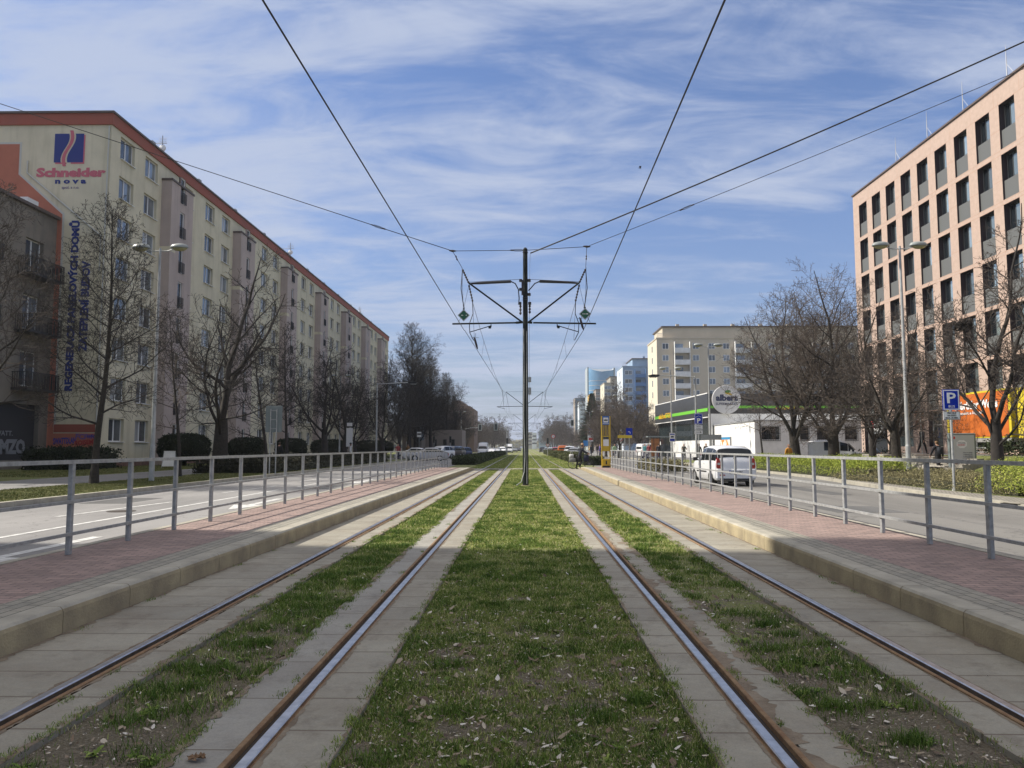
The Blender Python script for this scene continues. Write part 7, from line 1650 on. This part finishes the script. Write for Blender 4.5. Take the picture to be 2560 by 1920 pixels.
bag('white plastic bag on the bicycle rear rack', (bp_.x-.10, by-.02, .72), (.30,.26,.26), (.62,.62,.60)); bag('grey basket load hanging beside the rear wheel', (bp_.x-.05, by-.2, .45), (.42,.16,.26), (.20,.21,.20)); bag('dark blue bag hanging from the handlebar', (bp_.x+.88, by-.1, .50), (.34,.18,.42), (.02,.025,.06))
# pedestrians
pp_ = gy(2347, 1180, 40.5)
bpk = person('person in black coat with dark backpack walking away by the steps', (pp_.x, 40.5, .08), 8, (.018,.018,.024), (.02,.02,.024), stride=.22, lean=.06, arms=(.35,-.35), hair=(.16,.10,.05), scale=.97)
MB().bevbox(-.15, .15, -.30, -.12, 1.02, 1.42, .04).build('backpack', cloth((.03,.035,.045)), bpk, smooth=True)
pp_ = gy(2306, 1110, 51.5); person('person in dark clothes walking on the terrace behind the round sign', (pp_.x, 51.5, 1.0), -75, (.02,.022,.03), (.012,.012,.016), stride=.3, arms=(.3,-.3))
pp_ = gy(2176, 1110, 50); person('person in grey blue jacket bending near the parking entrance', (pp_.x, 50, .1), -100, (.13,.17,.25), (.03,.03,.04), lean=.25, arms=(.5,.6), scale=.98)
pp_ = gy(1971, 1110, 49); person('person in mustard orange jacket walking behind the green hedge', (pp_.x, 49, -.02), 200, (.48,.22,.02), (.03,.03,.04), arms=(.15,-.1), scale=.95)
pp_ = gy(1709.5, 1110, 80); person('person in grey jacket and black trousers in front of the white wall', (pp_.x, 80, .1), 180, (.10,.10,.09), (.02,.02,.02), arms=(.5,.5), elbow=1.4, scale=.97)
pp_ = gy(1747, 1110, 70); person('person in black coat with red bag beside the hatchback', (pp_.x, 70, .1), 180, (.015,.015,.018), (.02,.02,.02), long_hair=True, scale=.95); bag('red shopping bag carried beside the hatchback', (pp_.x+.28, 69.8, .45), (.3,.14,.4), (.45,.03,.03))
pp_ = gy(1765, 1110, 72); person('person in dark jacket just behind the hatchback roof', (pp_.x, 72, .1), 160, (.03,.03,.035), (.02,.02,.02), scale=.98)
pp_ = gy(876, 1130, 64); person('person in white jacket and dark cap under the left bus stop pole', (pp_.x, 64, .1), -70, (.68,.68,.68), (.28,.28,.30), hat=(.02,.02,.025), scale=.95); bag('fluorescent yellow bag held by the person in white', (pp_.x+.25, 63.7, .30), (.38,.2,.5), (.55,.70,.02))
pp_ = gy(698, 1130, 46.5); person('person in black coat standing by the dark shrubs', (pp_.x, 46.5, .1), 0, (.015,.015,.015), (.015,.015,.015), scale=.95); bag('pink triangular bag beside the person in black', (pp_.x+.3, 46.2, .35), (.3,.14,.36), (.55,.16,.17))
for px, Y, jc, lab in ((1478,120,(.03,.03,.04),'tiny person in dark clothes beside the far right lamp'), (1493,112,(.04,.04,.06),'tiny person in pale trousers left of the yellow totem'), (1500,96,(.12,.09,.30),'tiny person in violet jacket next to the yellow totem'), (1536,90,(.35,.50,.30),'tiny person in pale green vest right of the totem'), (1612,90,(.05,.20,.22),'tiny person in teal jacket left of the shelter'), (1622,91,(.25,.04,.05),'tiny person with red scarf by the shelter'), (1646,88,(.02,.02,.03),'tiny person in black in front of the orange doors'), (1020,105,(.30,.16,.06),'tiny person in brown jacket near the pale house'), (995,88,(.35,.05,.05),'tiny person in red by the left hedges')):
    pp_ = gy(px, 1110, Y); person(lab, (pp_.x, Y, .1), rnd.random()*360, jc, (.05,.05,.09) if px != 1493 else (.4,.4,.4), stride=.15)
# bird
bd = thing('bird', 'small dark bird flying in the blue sky', 'bird', gy(1600, 420, 40)); b = MB(); b.tube([(-.12,0,0),(0,0,0),(.10,0,.02)], [.015,.04,.02], 6); b.add([(-.03,0,.02),(.05,0,.02),(.12,.0,.16),(-.1,-.15,.1)], [(0,1,2),(0,2,3)]); b.add([(-.03,0,.02),(.05,0,.02),(.02,-.1,-.12)], [(0,1,2)]); b.build('body', blackm, bd); bd.scale = (.7, .7, .7)

# far background so that nothing ends at a bare horizon
rr_ = random.Random(21)
for i in range(14):
    ct(farm, 'bare tree of the wooded blocks behind the far left row', -28-rr_.random()*26, 128+i*14, .8+.3*rr_.random(), rr_.random()*360)
for i in range(8):
    ct(farm, 'bare tree of the wooded blocks behind the far right row', 34+rr_.random()*30, 225+i*22, .6+.2*rr_.random(), rr_.random()*360)
fb_ = thing('housing_block', 'long low grey housing block behind the left trees', 'building', (-60, 300, 0)); MB().box(-110, -34, 300, 312, 0, 9).build('wall', greyb, fb_, world=True)
b = MB(); [b.box(-108+i*4, -106+i*4, 299.92, 299.98, z, z+1.4) for i in range(18) for z in (1.2, 4.2, 7)]; b.build('window_rows', glassd, fb_, world=True)
rs = np.random.RandomState(77)
def woods(rs, n): 
    x = (rs.rand(n)-.5)*700; y = 850+rs.rand(n)*50; h = 6+7*fbm(x*.05, y*.05, 3); return np.stack([x, y, h*rs.rand(n)**.7], 1)
V_, F_, t__ = leaf_blob(rs, 16000, woods, 1.6, .5, .6); wd = mesh_np('far_woods', V_, F_, hedgeo, t__); tag(wd, 'hazy wooded strip closing the horizon', 'woods', None, 'stuff')
# city air
hz = MB().box(-420, 420, -62, 905, -1.6, 56).build('haze', []); tag(hz, 'thin city haze along the avenue', 'haze', None, 'stuff')
hm = bpy.data.materials.new('haze_air'); hm.use_nodes = True; t = hm.node_tree; t.nodes.remove(t.nodes['Principled BSDF'])
pv = t.nodes.new('ShaderNodeVolumePrincipled'); pv.inputs['Color'].default_value = (.84,.87,.92,1); pv.inputs['Density'].default_value = 0.00030; pv.inputs['Anisotropy'].default_value = 0.2
t.links.new(pv.outputs[0], t.nodes['Material Output'].inputs['Volume']); hz.data.materials.append(hm)
